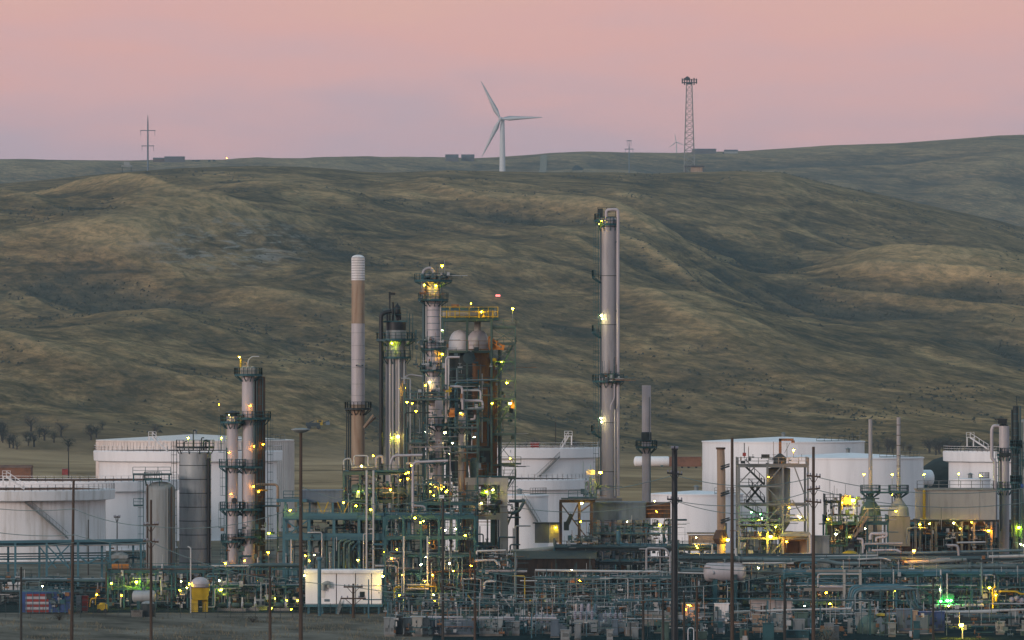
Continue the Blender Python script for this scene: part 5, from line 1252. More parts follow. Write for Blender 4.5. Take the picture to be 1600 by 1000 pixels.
# rusty thick post with brackets and its amber lamp
D_ = 790
T = Thing('rusty_post', 'thick rusty post with paired dark brackets left of the square steel frame', 'post', (X(1127, D_), D_, 0))
T.part('shaft', MB().tube([(X(1127, D_), D_, 0), P(1127, 740, D_), P(1126, 700, D_)], [.62, .62, .56], 14), 'rust_beige'); T.part('cap', MB().lathe(X(1126, D_), D_, [(.7, Z(702, D_)), (.7, Z(699, D_)), (.001, Z(699, D_))], 12), 'rust_dark')
for py_ in (731, 773, 815):
    T.part('bracket', MB().beam(P(1126, py_ + 2, D_ - .7), P(1140, py_ - 3, D_ - .7), .25).beam(P(1126, py_ - 2, D_ - .7), P(1140, py_ - 6, D_ - .7), .2), 'steel_dark')
T.part('boot', MB().lathe(X(1126, D_), D_, [(.7, Z(850, D_)), (1.2, Z(842, D_)), (.7, Z(828, D_))], 14), 'rust_dark')
T.lamp(1137, 843, D_ - 1.5, 'y', 2.2, 0); T.lamp(1130, 832, D_ - 1, 'y', .01)
# square frame with enclosed vessel
D_ = 800
T = Thing('square_frame', 'tall square braced steel frame with railed top around a grey vessel', 'steel structure', (X(1205, D_), D_, 0))
lv = [Z(q, D_) for q in (838, 810, 786, 726)]
frame(T, X(1153, D_), X(1260, D_), 1, D_ - 4, D_ + 4, 1, lv, .3, 'steel_grey', floors=(3,), railed=(3,))
for px_ in (1197, 1221): T.beam((X(px_, D_), D_ - 4.05, 0), (X(px_, D_), D_ - 4.05, lv[-1]), .32, 'steel_grey', 'post')
for a, b, c, d in ((1153, 757, 1180, 729), (1197, 757, 1221, 729), (1197, 760, 1221, 786), (1197, 815, 1221, 789), (1197, 818, 1210, 835), (1153, 760, 1180, 786), (1241, 729, 1258, 775), (1236, 781, 1228, 810), (1238, 781, 1256, 810), (1199, 872, 1221, 848)): T.beam(P(a, b, D_ - 4.3), P(c, d, D_ - 4.3), .17, 'steel_grey', 'brace')
for py_, a, b in ((760, 1153, 1222), (788, 1153, 1222), (787, 1222, 1260), (820, 1153, 1222)): T.beam(P(a, py_, D_ - 4.2), P(b, py_, D_ - 4.2), .22, 'steel_grey')
T.part('vessel', MB().lathe(X(1217, D_), D_ + 1, [(.6, Z(835, D_)), (1.7, Z(818, D_)), (1.75, Z(732, D_)), (.001, Z(728, D_))], 28), 'weathered')
for a, b, c, d in ((1164, 728, 1194, 757), (1170, 758, 1194, 785), (1163, 790, 1190, 806), (1190, 757, 1166, 785)): stair(T, P(c, d, D_ - 2), P(a, b, D_ - 2), .9, 'steel_dark')
for py_ in (760, 788, 812, 822): T.part('landing', MB().box((X(1175, D_), D_ - 1, Z(py_, D_)), (M(42, D_), 5, .15)), 'grating'); T.part('handrail', rails(MB(), [P(1155, py_, D_ - 3.7), P(1195, py_, D_ - 3.7)]), 'steel_dark')
T.part('gooseneck', MB().beam(P(1219, 712, D_), P(1219, 686, D_), .38).beam(P(1217, 687, D_), P(1240, 687, D_), .38, .36).box(P(1239, 690, D_), (.5, .5, .35)), 'rust'); T.beam(P(1234, 692, D_), P(1226, 708, D_), .05, 'steel_dark', 'cable'); T.beam(P(1163, 716, D_), P(1163, 692, D_), .12, 'steel_dark', 'vent')
T.part('valve', MB().box(P(1196, 713, D_ - 1), (1.2, .8, .6)).lathe(X(1218, D_), D_ - 1, [(.9, Z(726, D_)), (1.0, Z(715, D_)), (.3, Z(709, D_)), (.001, Z(708, D_))], 12), 'steel_dark'); T.part('red_box', MB().box(P(1163, 710, D_ - 2), (.5, .4, .5)), 'red')
for q in ((1240, 703, 'o', 1.5, 1.2), (1200, 738, 'y', .7, 0), (1201, 745, 'y', .6, 0), (1174, 800, 'e', .9, 0), (1188, 803, 'e', .8, 0), (1233, 793, 'y', 1., .7), (1250, 808, 'y', 1.1, .7), (1212, 823, 'g', 1.0, .8), (1204, 838, 'y', 2.1, 1.), (1229, 846, 'o', 1.2, 1.), (1247, 806, 'y', .6, 0), (1186, 812, 'y', .4, 0), (1191, 810, 'w', .4, 0)): T.lamp(q[0], q[1], D_ - 4.9, q[2], q[3], q[4])
fittings(T, rng, X(1155, D_), X(1222, D_), D_ - 4, D_ + 2, Z(868, D_), Z(806, D_), 160); fittings(T, rng, X(1155, D_), X(1258, D_), D_ - 3, D_ + 3, Z(726, D_), Z(714, D_), 30); risers(T, rng, X(1155, D_), X(1222, D_), D_ - 3, D_ + 3, 3, 13, 24, .05, .13)
T = Thing('arched_shelter', 'orange lit arched shelter at the foot of the square steel frame', 'shelter', (X(1243, 797), 797, 0))
xx, zz = X(1243, 797), Z(835, 797)
T.part('canopy', MB().lathe(0, 0, [(1, 0), (1, 0)], 3) if False else MB().add([(xx - 2.6, 795, zz - .25), (xx + 2.4, 795, zz - .25), (xx + 2.4, 800, zz - .25), (xx - 2.6, 800, zz - .25), (xx - 2.0, 795.5, zz + .35), (xx + 2.0, 795.5, zz + .35), (xx + 2.0, 800, zz + .35), (xx - 2.0, 800, zz + .35)], BOXF), 'concrete')
T.part('back_wall', MB().box((xx, 799.5, zz / 2 - .2), (4.6, .4, zz - .3)), 'rust_beige'); T.part('door', MB().box((xx - .3, 799.2, zz / 2 - .5), (2.0, .2, zz - 1.2)), 'rust_dark')
T.ppipe([(1265, 836), (1267, 842), (1267, 866), (1240, 867), (1233, 871)], 793, 2.4, 'lagging_pale', bend=2); T.lamp(1229, 846, 795, 'o', .01)
cabinet('tall grey green panel hut right of the arched shelter', 1273, 1296, 838, 798, 2, 'cabinet', 2, name='panel_hut', cat='hut')
# lamp lit equipment deck and twin thin stacks
D_ = 812
T = Thing('equipment_deck', 'equipment deck with stairs and very bright lamp below the left thin stack', 'equipment deck', (X(1330, D_), D_, 0))
lv = [Z(q, D_) for q in (850, 816, 783)]
frame(T, X(1289, D_), X(1385, D_), 3, D_ - 3, D_ + 4, 1, lv[:2], .28, 'steel_teal', floors=(1,), railed=(1,)); frame(T, X(1289, D_), X(1312, D_), 1, D_ - 2.5, D_ + 2, 1, [lv[2]], .22, 'steel_dark', z0=lv[1] + .1, railed=(0,))
stair(T, P(1334, 840, D_ - 3.6), P(1356, 806, D_ - 3.6), 1.0, 'rust_beige'); T.part('wall', MB().box((X(1318, D_), D_ + 2, Z(835, D_)), (M(50, D_), 2, M(34, D_))), 'concrete')
fittings(T, rng, X(1288, D_), X(1350, D_), D_ - 3.5, D_ + 1, Z(850, D_), Z(776, D_), 170); risers(T, rng, X(1288, D_), X(1385, D_), D_ - 3.5, D_ + 2, 0, Z(776, D_), 26, .05, .13)
T.part('valve', MB().box(P(1324, 779, D_ - 3), (1.2, .8, 1.)).beam(P(1316, 797, D_ - 3.4), P(1316, 775, D_ - 3.4), .22).tube([P(1318, 786, D_ - 3), P(1330, 786, D_ - 3)], .4, 10), 'rust_beige')
for q in ((1333, 781, 'y', 2.6, .5), (1316, 785, 'y', .8, 0), (1300, 797, 'y', .8, 0), (1298, 791, 'y', .7, 0), (1294, 811, 'y', 1.1, 0), (1306, 834, 'w', 1.1, 1), (1327, 839, 'y', .8, 0), (1362, 800, 'g', .9, 0), (1366, 797, 'y', .7, 0), (1394, 773, 'y', .5, 0)): T.lamp(q[0], q[1], D_ - 4.2, q[2], q[3], q[4])
for i, (px_, top) in enumerate(((1360, 655), (1404, 652))):
    T = column(('left one of two thin bare stacks on a shared railed platform', 'right one of two thin bare stacks on a shared railed platform')[i], px_, 840, top, 6.2, 'lagging', name='stack', cat='stack', head='open', band=1.6 if i else 0, band_m='rust_dark', skirt=False, lad=False, plats=((770, 16),), rods=((-10, .8, 770, 830, 'steel_dark'), (-6, .8, 770, 830, 'steel_dark')), group='twin thin stacks')
    T.part('hood', MB().lathe(T.x, 840, [(M(17, 840), Z(806, 840)), (M(15, 840), Z(793, 840)), (M(6, 840), Z(781, 840)), (M(3.4, 840), Z(770, 840))], 20), 'refractory' if i else 'steel_green'); T.part('hearth', MB().box((T.x, 840, Z(830, 840)), (M(34, 840), 3, M(46, 840))), 'concrete')
    T.lamp(px_ - 10, 741, 838, 'y', 1.2, 3.); T.lamp(px_ - 4, 798, 836, 'y', 1.3 if i else .7)
T.part('link_deck', MB().box(P(1382, 770, 840), (M(16, 840), 1.6, .15)), 'grating'); T.part('handrail', rails(MB(), [P(1374, 770, 839.2), P(1390, 770, 839.2)]), 'steel_teal')
# beige box heater on legs
D_ = 830
T = Thing('box_heater', 'big beige box heater on braced legs with lamps beneath it', 'heater', (X(1494, D_), D_, 0))
for i, (a, b) in enumerate(((1433, 1449), (1449, 1527), (1527, 1552))):
    T.part('wall_panel', MB().box(((X(a, D_) + X(b, D_)) / 2, D_, (Z(766, D_) + Z(811, D_)) / 2), (X(b, D_) - X(a, D_) - .04, 9 + .06 * (i % 2), M(45, D_))), 'refractory')
T.part('roof', MB().box((X(1492, D_), D_, Z(765, D_)), (M(121, D_), 9.3, .2)), 'concrete'); T.part('handrail', rails(MB(), [P(1433, 764, D_ + 4.5), P(1433, 764, D_ - 4.6), P(1552, 764, D_ - 4.6), P(1552, 764, D_ + 4.5)], 1.25), 'steel_grey')
T.part('floor_beam', MB().box((X(1492, D_), D_, Z(812.6, D_)), (M(124, D_), 9.3, .22)), 'steel_dark')
for px_ in (1434, 1459, 1499, 1518, 1545): 
    for yy in (-4.4, 4.4): T.beam((X(px_, D_), D_ + yy, 0), (X(px_, D_), D_ + yy, Z(814, D_)), .35, 'concrete', 'leg')
for a, b in ((1459, 1467), (1499, 1491), (1518, 1526), (1545, 1537)): T.beam(P(a, 826, D_ - 4.5), P(b, 815, D_ - 4.5), .22, 'concrete', 'brace')
T.ppipe([(1417, 850), (1417, 825), (1450, 825)], D_ - 5, 1., 'pipe_light'); T.part('burner', MB().box((X(1492, D_), D_, Z(818, D_)), (M(90, D_), 5, .8)), 'rust_dark')
for q in ((1437, 819, 'y', 1., .8), (1420, 819, 'y', .8, 0), (1490, 817, 'y', 1., .8), (1512, 818, 'y', .9, 0), (1518, 816, 'y', .9, 0), (1445, 819, 'y', .7, 0), (1545, 829, 'o', 1.5, 1.), (1500, 826, 'y', .7, 0), (1452, 818, 'y', .6, 0), (1480, 822, 'y', .6, 0)): T.lamp(q[0], q[1], D_ - 5.4, q[2], q[3], q[4])
for q in ((1444, 741, 'g', 1.), (1498, 740, 'g', 1.), (1532, 743, 'g', 1.)): T.lamp(q[0], q[1], D_ + 4.8, q[2], q[3], 2.)
fittings(T, rng, X(1415, D_), X(1552, D_), D_ - 6, D_ - 4, .5, Z(816, D_), 160)
T.rod(P(1444, 766, D_ - 4.9), P(1444, 811, D_ - 4.9), .22, 'yellow', 'drain')
D_ = 852
T = Thing('rear_rack', 'low dark rack of pipes added behind the legs of the beige box heater', 'pipe rack', (X(1490, D_), D_, 0))
frame(T, X(1400, D_), X(1640, D_), 6, D_, D_ + 6, 1, [Z(870, D_), Z(838, D_), Z(822, D_)], .3, 'steel_dark', floors=(0, 1))
for zz in (Z(870, D_), Z(838, D_), Z(822, D_)): run_pipes(T, rng, X(1400, D_), X(1640, D_), D_ - .5, D_ + 5, zz, 8, .1, .3, PIPED)
T.part('dark_backing', MB().box((X(1500, D_), D_ + 5, Z(845, D_)), (18, 3, 6.4)), 'rust_dark')  # solid block, added with this rack to darken the gap under the heater
risers(T, rng, X(1400, D_), X(1640, D_), D_ - 1, D_ + 3, 0, 8, 40, .06, .18, PIPED); fittings(T, rng, X(1400, D_), X(1640, D_), D_ - 1, D_ + 2, .5, 9, 260)
# right edge towers
T = column('beige column with black valve head behind the dark tower at the right edge', 1569, 838, 665, 16, 'lagging_pale', head='flat', band=2.2, plats=((712, 12, 180, 360), (765, 14, 180, 360)), cuts=((764, 'lagging_pale', 16),), rods=((-6, .8, 700, 830, 'steel_dark'),), lamps=())
T.part('valve', MB().box(P(1566, 659, 838), (1.4, .9, .6)).box(P(1564, 655, 838), (2.0, .5, .18)).lathe(X(1568, 838), 838, [(.6, Z(675, 838)), (.55, Z(668, 838)), (.8, Z(664, 838)), (.001, Z(661, 838))], 12), 'black'); T.part('flange', MB().box(P(1571, 710, 837), (1.8, .8, .6)), 'steel_dark')
T.ppipe([(1561, 666), (1552, 665), (1549.5, 672), (1549.5, 716), (1555, 721), (1555.5, 840)], 833, 2.6, 'lagging_pale', bend=1.5)
T = column('dark green slender tower with ladders at the right edge', 1587, 828, 634, 9, 'steel_dark', head='flat', band=1.1, band_m='steel_teal', plats=((700, 9, 180, 360), (755, 9, 180, 360)), rods=((7, 1.6, 634, 840, 'pipe_dark'), (-6, 1.4, 640, 840, 'steel_dark'), (10, 1, 660, 840, 'steel_green')), lamps=((1592, 824, 'g', 1.4), (1595, 850, 'w', 1.0)), lad_side=1)
T.beam(P(1589, 634, 828), P(1588, 619, 828), .12, 'steel_dark', 'vent'); T.part('blue_valve', MB().tube([P(1595, 760, 826), P(1599, 760, 826)], .4, 10), 'blue')
T = column('grey green column half cut by the right edge of the photo', 1600, 833, 655, 13, 'weathered', head='dome', band=2.4, plats=((720, 12, 180, 360),), rods=((-9, 1.2, 660, 840, 'steel_green'),))
# ------------------------------------------------------------------ right hand pipe racks
rng = random.Random(61)
D_ = 778
T = Thing('long_pipe_rack', 'long rack of big grey pipes crossing the right half of the plant', 'pipe rack', (X(1370, D_), D_, 0))
zt = Z(893, D_)
frame(T, X(1060, D_), X(1640, D_), 12, D_ - 3, D_ + 4, 1, [Z(925, D_), zt, Z(872, D_ + 4)], .28, 'steel_dark', brace=((3, 0), (8, 0)))
T.ppipe([(1150, 873), (1215, 875), (1290, 876), (1310, 881), (1375, 880)], D_ - 3.4, 3.2, 'pipe_grey'); T.ppipe([(1160, 880), (1240, 880)], D_ - 3.8, 1.8, 'pipe_light')
T.ppipe([(1410, 879), (1510, 875), (1510, 875)], D_ - 3.4, 3.0, 'refractory'); T.ppipe([(1375, 886), (1640, 884)], D_ - 3.2, 4.2, 'pipe_grey'); T.ppipe([(1545, 870), (1640, 868)], D_ - 2, 2.6, 'pipe_light')
T.ppipe([(1270, 870), (1372, 868)], D_ - 1, 1.8, 'silver'); T.ppipe([(1340, 874), (1380, 872), (1392, 876)], D_ - 3.6, 1.6, 'silver'); T.ppipe([(1350, 858), (1350, 850), (1410, 849)], D_ + 3, 1.8, 'lagging'); T.ppipe([(1362, 860), (1400, 859), (1408, 863)], D_ + 2, 1.6, 'lagging_pale')
T.ppipe([(1480, 852), (1497, 852), (1498, 868)], D_ + 2, 2.0, 'lagging'); T.ppipe([(1495, 848), (1540, 847)], D_ + 3, 1.5, 'silver'); T.ppipe([(1355, 864), (1440, 864), (1600, 860)], D_ + 2.4, 2.2, 'pipe_grey'); T.ppipe([(1360, 843), (1360, 834), (1386, 834)], D_ + 4, 2.4, 'lagging_pale'); T.ppipe([(1369, 846), (1369, 840), (1385, 839), (1386, 832)], D_ + 3.5, 1.8, 'lagging_pale')
for z in (zt, Z(872, D_ + 4)): run_pipes(T, rng, X(1060, D_), X(1640, D_), D_ - 3, D_ + 4.5, z, 12, .08, .24, PIPED + ['pipe_light', 'silver'], .2)
run_pipes(T, rng, X(1060, D_), X(1640, D_), D_ - 3, D_ + 4.5, Z(925, D_), 9, .06, .2, PIPED, .2)
risers(T, rng, X(1060, D_), X(1640, D_), D_ - 4.4, D_ + 2, 0, 6.5, 90, .05, .15); fittings(T, rng, X(1060, D_), X(1640, D_), D_ - 4.5, D_ + 1, .3, 7, 620)
for q in ((1428, 860, 'o', 1.8, .6), (1185, 887, 'w', .9, .8), (1236, 884, 'y', .6, 0), (1352, 826, 'w', .6, 0), (1172, 850, 'y', .4, 0), (1462, 896, 'w', 1.2, .8), (1371, 904, 'y', .9, .6), (1600, 852, 'w', .8, .6)): T.lamp(q[0], q[1], D_ - 4.6, q[2], q[3], q[4])
T = Thing('domed_drum', 'squat drum with yellow domed top beside the long rack', 'drum', (X(1328, 790), 790, 0))
T.part('shell', MB().lathe(X(1328, 790), 790, [(1.25, 0), (1.25, Z(868, 790))], 24), 'refractory'); T.part('dome', MB().dome(X(1328, 790), 790, Z(868, 790), 1.3, .75, 24), 'yellow'); T.part('valve_head', MB().box(P(1330, 853, 790), (.9, .8, .8)).lathe(X(1334, 790), 790, [(.4, Z(850, 790)), (.5, Z(845, 790)), (.2, Z(840, 790)), (.001, Z(839, 790))], 10).box(P(1322, 856, 790), (.6, .5, .5)), 'black'); T.ppipe([(1339, 842), (1348, 842), (1348, 864)], 789, 1.8, 'lagging_pale')
D_ = 752
T = Thing('front_pipe_rack', 'lower front rack of pipes with green lit equipment at the right', 'pipe rack', (X(1450, D_), D_, 0))
lv = [Z(940, D_), Z(915, D_), Z(898, D_)]
frame(T, X(1225, D_), X(1640, D_), 10, D_ - 2, D_ + 6, 1, lv, .24, 'steel_teal', brace=((5, 1),), floors=(0,))
for z in lv: run_pipes(T, rng, X(1225, D_), X(1640, D_), D_ - 2.6, D_ + 5.5, z, 11, .06, .2, PIPED, .3)
risers(T, rng, X(1225, D_), X(1640, D_), D_ - 3, D_ + 3, 0, 5.6, 110, .04, .13, PIPED + ['pipe_light']); fittings(T, rng, X(1225, D_), X(1640, D_), D_ - 3.2, D_ + 2, .2, 5.6, 620)
T.ppipe([(1470, 890), (1470, 955)], D_ - 2.8, 1.3, 'pipe_light'); T.ppipe([(1396, 952), (1396, 890)], D_ - 2.8, 1.0, 'pipe_light'); T.ppipe([(1480, 896), (1480, 940)], D_ - 2.8, 1.2, 'pipe_light'); T.ppipe([(1534, 880), (1534, 930)], D_ - 2.8, 2.0, 'pipe_grey')
T.ppipe([(1560, 924), (1588, 924), (1594, 928), (1615, 928)], D_ - 3, 1.5, 'yellow'); T.ppipe([(1551, 955), (1551, 920), (1556, 916)], D_ - 3, 1.2, 'yellow'); T.ppipe([(1556, 940), (1556, 924)], D_ - 3, 2.2, 'yellow')  # lamplit yellow painted into these pipes
T.part('green_hood', MB().box(P(1476, 940, D_ - 2.5), (2.4, 1.4, .3)).box(P(1478, 932, D_ - 2.2), (2.2, 1.0, .8)), 'steel_green')
for px_ in (1464, 1474, 1486, 1496, 1508, 1520, 1532): T.part('bottle', MB().hcyl(P(px_ - 4, 946, D_ - 2.9), P(px_ + 4, 946, D_ - 2.9), .24, 10), 'lagging_pale')
for px_, py_ in ((1578, 936), (1586, 934), (1594, 937), (1602, 935), (1590, 940)): T.part('round_insulator', MB().dome(X(px_, D_), D_ - 2.8, Z(py_, D_), .42, .42, 12, 4).dome(X(px_, D_), D_ - 2.8, Z(py_, D_), .42, .42, 12, 4, up=-1), 'porcelain')
for q in ((1469, 921, 'w', 1.1, .9), (1480, 938, 'e', 1.2, 0), (1486, 938, 'e', 1.1, 0), (1470, 939, 'e', .9, 0), (1482, 947, 'y', .7, 0), (1546, 918, 'y', 1.2, .8), (1556, 930, 'y', .9, 0), (1561, 939, 'y', .8, 0), (1566, 939, 'y', .7, 0), (1555, 943, 'y', .7, 0), (1545, 932, 'g', .8, 0), (1291, 926, 'o', 1., 0), (1297, 943, 'y', 1.2, 0), (1295, 948, 'y', .9, 0), (1257, 947, 'w', .7, 0), (1399, 924, 'g', .5, 0), (1236, 890, 'y', .01, 0)): T.lamp(q[0], q[1], D_ - 3.6, q[2], q[3], q[4])
D_ = 738
T = Thing('bent_pipe_bundle', 'bundle of blue grey pipes that rises, runs level and drops again', 'pipe bundle', (X(1370, D_), D_, 0))
for i in range(4): T.ppipe([(1262 if i < 2 else 1300, 952 + i), (1318 + i * 3, 952 + i), (1324 + i * 3, 946), (1329 + i * 3, 916 + i * 2.2), (1404 + i * 8, 914 + i * 2.2), (1414 + i * 6, 920), (1420 + i * 6, 944), (1428 + i * 6, 952)], D_ - i * .35, 2.0, 'pipe_grey' if i % 2 else 'steel_blue', bend=5)
for px_ in (1335, 1347, 1400): T.beam((X(px_, D_), D_ - .5, 0), (X(px_, D_), D_ - .5, Z(920, D_)), .26, 'steel_blue', 'post')
D_ = 744
T = Thing('pale_portal', 'pale concrete pipe portal with two beams left of the bent pipes', 'portal', (X(1330, D_), D_, 0))
for px_ in (1319, 1344): T.beam((X(px_, D_), D_, 0), (X(px_, D_), D_, Z(890, D_)), .36, 'refractory', 'post')
T.beam(P(1260, 892, D_ + .4), P(1346, 892, D_ + .4), .3, 'concrete'); T.beam(P(1256, 921, D_ + .4), P(1346, 921, D_ + .4), .45, 'concrete')
for py_, a, b, m in ((897, 1278, 1342, 'pipe_light'), (904, 1262, 1340, 'pipe_grey'), (917, 1280, 1318, 'lagging_pale'), (911, 1245, 1330, 'steel_blue')): T.ppipe([(a, 917), (a, py_), (b, py_)] if py_ < 905 else [(a, py_), (b, py_)], D_ + .1, 1.3, m)
# ------------------------------------------------------------------ front yard, right: boxes, drum, lamp
T = Thing('round_green_tank', 'dark green rounded tank with a yellow lid behind a blue panel', 'tank', (X(1372, 690), 690, 0))
T.part('shell', MB().hcyl(P(1360, 985, 690), P(1395, 985, 693), 2.1, 24, .6), 'steel_green'); T.part('lid', MB().dome(X(1377, 690), 690, Z(962, 690), .75, .35, 16, 4), 'yellow'); T.part('blue_fin', MB().beam(P(1372, 966, 687.6), P(1382, 985, 687.6), .3, .9), 'cabinet_blue')
cabinet('tall dark blue container left of the rust panel at the front right', 1402, 1426, 953, 690, 2.4, 'cabinet_blue', 2, name='container', cat='container')
cabinet('narrow rusty panel standing between the two dark blue containers', 1427, 1434, 955, 688, 1, 'rust_beige', 1, name='panel', cat='panel')
cabinet('broad dark blue container right of the narrow rusty panel', 1435, 1476, 957, 691, 2.4, 'blue', 3, name='container', cat='container')
cabinet('small white electric box left of the tall dark blue container', 1388, 1400, 974, 680, .8, 'cabinet', 1, name='electric_box', cat='box')
cabinet('pale two door panel low at the right below the long light pipe', 1556, 1570, 972, 686, .8, 'refractory', 2, name='panel', cat='panel')
cabinet('dark wide switch room at the lower right corner', 1484, 1650, 962, 712, 4, 'steel_dark', 9, name='switch_room', cat='switch room')
T = Thing('light_pipe_run', 'long pale pipe on low posts at the lower right', 'pipe', (X(1530, 700), 700, 0)); T.ppipe([(1468, 956), (1500, 956), (1560, 954), (1650, 951)], 700, 2.0, 'pipe_light')
for px_ in (1490, 1530, 1580, 1620): T.beam((X(px_, 700), 700.1, 0), (X(px_, 700), 700.1, Z(957, 700)), .12, 'steel_dark', 'post')
T = Thing('light_pipe_run', 'long pale pipe on low posts in front of the beige cabin', 'pipe', (X(1240, 704), 704, 0)); T.ppipe([(1146, 956), (1240, 953), (1330, 951)], 704, 1.7, 'pipe_light')
for px_ in (1150, 1195, 1245, 1290): T.beam((X(px_, 704), 704.1, 0), (X(px_, 704), 704.1, Z(955, 704)), .12, 'steel_dark', 'post')
T = Thing('yard_lamp', 'bright yellow yard lamp on a pale post at the lower right', 'lamp post', (X(1503, 676), 676, 0)); T.part('post', MB().tube([(X(1504, 676), 676, 0), P(1504, 978, 676)], .09, 8), 'pipe_light'); T.lamp(1502, 976, 675.8, 'y', 3.4)
T = Thing('cabin', 'beige flat cabin behind the pale pipe with dark doorway', 'cabin', (X(1206, 724), 724, 0))
T.part('wall', MB().box((X(1206, 724), 726, Z(938, 724) / 2 + .001), (M(64, 724), 4, Z(938, 724))), 'cabinet_pink'); T.part('roof', MB().box((X(1206, 724), 726, Z(937, 724)), (M(67, 724), 4.4, .16)), 'refractory'); T.part('door', MB().box((X(1194, 724), 723.95, 1.1), (1.0, .1, 2.1)), 'rust_dark'); T.part('side_panel', MB().box((X(1186, 724), 723.96, Z(949, 724)), (1.9, .08, 1.3)), 'cabinet_pink')
cabinet('green blue transformer box low right of the beige cabin', 1242, 1262, 958, 700, 1.6, 'steel_green', 2, name='transformer_box', cat='transformer')
cabinet('wide teal low box in front of the beige cabin', 1228, 1264, 986, 672, 1.2, 'steel_teal', 2, name='low_box', cat='box')
cabinet('white tall cabinet with slanted top left of the brown pole', 1117, 1139, 944, 716, 1.4, 'white_dirty', 2)
cabinet('brown pink twin transformer left of the beige cabin front', 1176, 1200, 962, 692, 1.5, 'rust_beige', 3, name='transformer_box', cat='transformer'); cabinet('weathered transformer right below the beige cabin', 1205, 1232, 960, 693, 1.6, 'weathered', 3, name='transformer_box', cat='transformer')
cabinet('small green box on the ground by the brown pole', 1156, 1170, 984, 672, .8, 'steel_green', 1, name='low_box', cat='box')
T = Thing('orange_lit_kiosk', 'orange lit open kiosk right of the thick dark pole', 'kiosk', (X(1078, 715), 715, 0))
for px_ in (1067, 1092): T.beam((X(px_, 715), 714, 0), (X(px_, 715), 714, Z(944, 715)), .16, 'rust', 'post'); T.beam((X(px_, 715), 716, 0), (X(px_, 715), 716, Z(944, 715)), .16, 'rust', 'post')
T.part('roof', MB().box((X(1079, 715), 715, Z(943, 715)), (2.5, 2.5, .15)), 'rust_beige'); T.part('back_panel', MB().box((X(1079, 715), 716.2, 1.5), (2.1, .1, 2.6)), 'cabinet_pink'); T.beam(P(1069, 949, 713.8), P(1108, 950, 713.8), .12, 'pipe_light', 'rail'); T.lamp(1078, 946, 714, 'o', .9); T.lamp(1075, 945, 714, 'o', .7); T.lamp(1072, 952, 714, 'o', .6)
T = Thing('hoop', 'white bent hoop bollard beside the thick dark pole', 'hoop', (X(1080, 668), 668, 0)); T.part('tube', MB().tube(fillet([(X(1075, 668), 668, 0), P(1075, 981, 668), P(1084, 981, 668), (X(1084, 668), 668, 0)], .4), .06, 8), 'white')
# ------------------------------------------------------------------ substation
rng = random.Random(77)
for i, (a, b, top, m, nd, lb) in enumerate(((600, 617, 966, 'cabinet', 2, 'pale grey switch cabinet beside the dark one at the left of the row'), (618, 629, 963, 'steel_dark', 1, 'narrow dark switch cabinet in the front row'), (630, 643, 966, 'cabinet', 1, 'pale grey switch cabinet left of the tan one'),
      (644, 660, 965, 'refractory', 2, 'tan switch cabinet in the front row'), (661, 671, 966, 'cabinet', 1, 'narrow pale cabinet right of the tan one'), (672, 690, 967, 'cabinet_blue', 2, 'blue grey switch cabinet with two doors in the front row'),
      (693, 742, 970, 'cabinet_blue', 5, 'long blue grey switchgear box left of the slim rusty pole'), (748, 786, 968, 'weathered', 4, 'weathered grey switchgear box right of the slim rusty pole'), (790, 812, 972, 'cabinet', 2, 'grey cabinet left of the finned transformer'))):
    cabinet(lb, a, b, top, 681 + (i % 3) * 1.3, 1.6, m, nd)
T = Thing('bus_pipe', 'long pale bus bar on insulators above the switch cabinets', 'bus bar', (X(750, 686), 686, 0)); T.ppipe([(641, 964), (870, 966)], 686, 1.7, 'lagging_pale'); T.ppipe([(700, 967), (860, 969)], 686.6, 1.2, 'lagging_pale')
for px_ in range(650, 870, 24):
    T.beam((X(px_, 687), 687, 0), (X(px_, 687), 687, Z(971, 687)), .14, 'steel_teal', 'post'); zz = Z(971, 687); T.part('insulator', MB().lathe(X(px_, 687), 686.6, [(.06, zz), (.16, zz + .06), (.06, zz + .12), (.16, zz + .18), (.06, zz + .24), (.16, zz + .3), (.05, zz + .36), (.001, zz + .37)], 8), 'porcelain')
def transformer(label, px0, px1, top, d, fins=9):
    x0, x1, z1 = X(px0, d), X(px1, d), Z(top, d); T = Thing('transformer', label, 'transformer', ((x0 + x1) / 2, d, 0), 'oil transformers in the substation')
    T.part('tank', MB().box(((x0 + x1) / 2, d + 1.4, z1 / 2 + .15), (x1 - x0, 2, z1 - .3)), 'weathered'); T.part('plinth', MB().box(((x0 + x1) / 2, d + 1.2, .15), (x1 - x0 + .4, 3, .296)), 'concrete')
    for i in range(fins): T.part('radiator_fin', MB().box((x0 + .2 + (x1 - x0 - .4) * i / (fins - 1), d, z1 * .48), (.07, .75, z1 * .75)), 'cabinet')
    T.part('conservator', MB().hcyl((x0 + .5, d + 2, z1 + .65), (x1 - .5, d + 2, z1 + .65), .38, 14), 'cabinet'); T.beam(((x0 + x1) / 2, d + 1.9, z1 - .2), ((x0 + x1) / 2, d + 1.9, z1 + .4), .2, 'cabinet', 'bracket')
    for i in range(4):
        xx = x0 + (x1 - x0) * (.2 + .2 * i); prof = [(.12, z1)]
        for j in range(5): prof += [(.22, z1 + .1 + j * .22), (.13, z1 + .2 + j * .22)]
        T.part('bushing', MB().lathe(xx, d + .8, prof + [(.05, z1 + 1.2), (.04, z1 + 1.5), (.001, z1 + 1.51)], 10), 'porcelain')
    T.part('control_box', MB().box((x1 - .5, d - .5, z1 * .5), (.8, .35, 1.0)), 'cabinet')
    return T
transformer('finned grey oil transformer below the long pale pipe rack', 890, 934, 969, 684)
transformer('finned oil transformer left of the slim dark poles with boxes', 830, 872, 974, 688, 7)
transformer('finned oil transformer near the thick dark pole', 938, 978, 972, 690, 7)
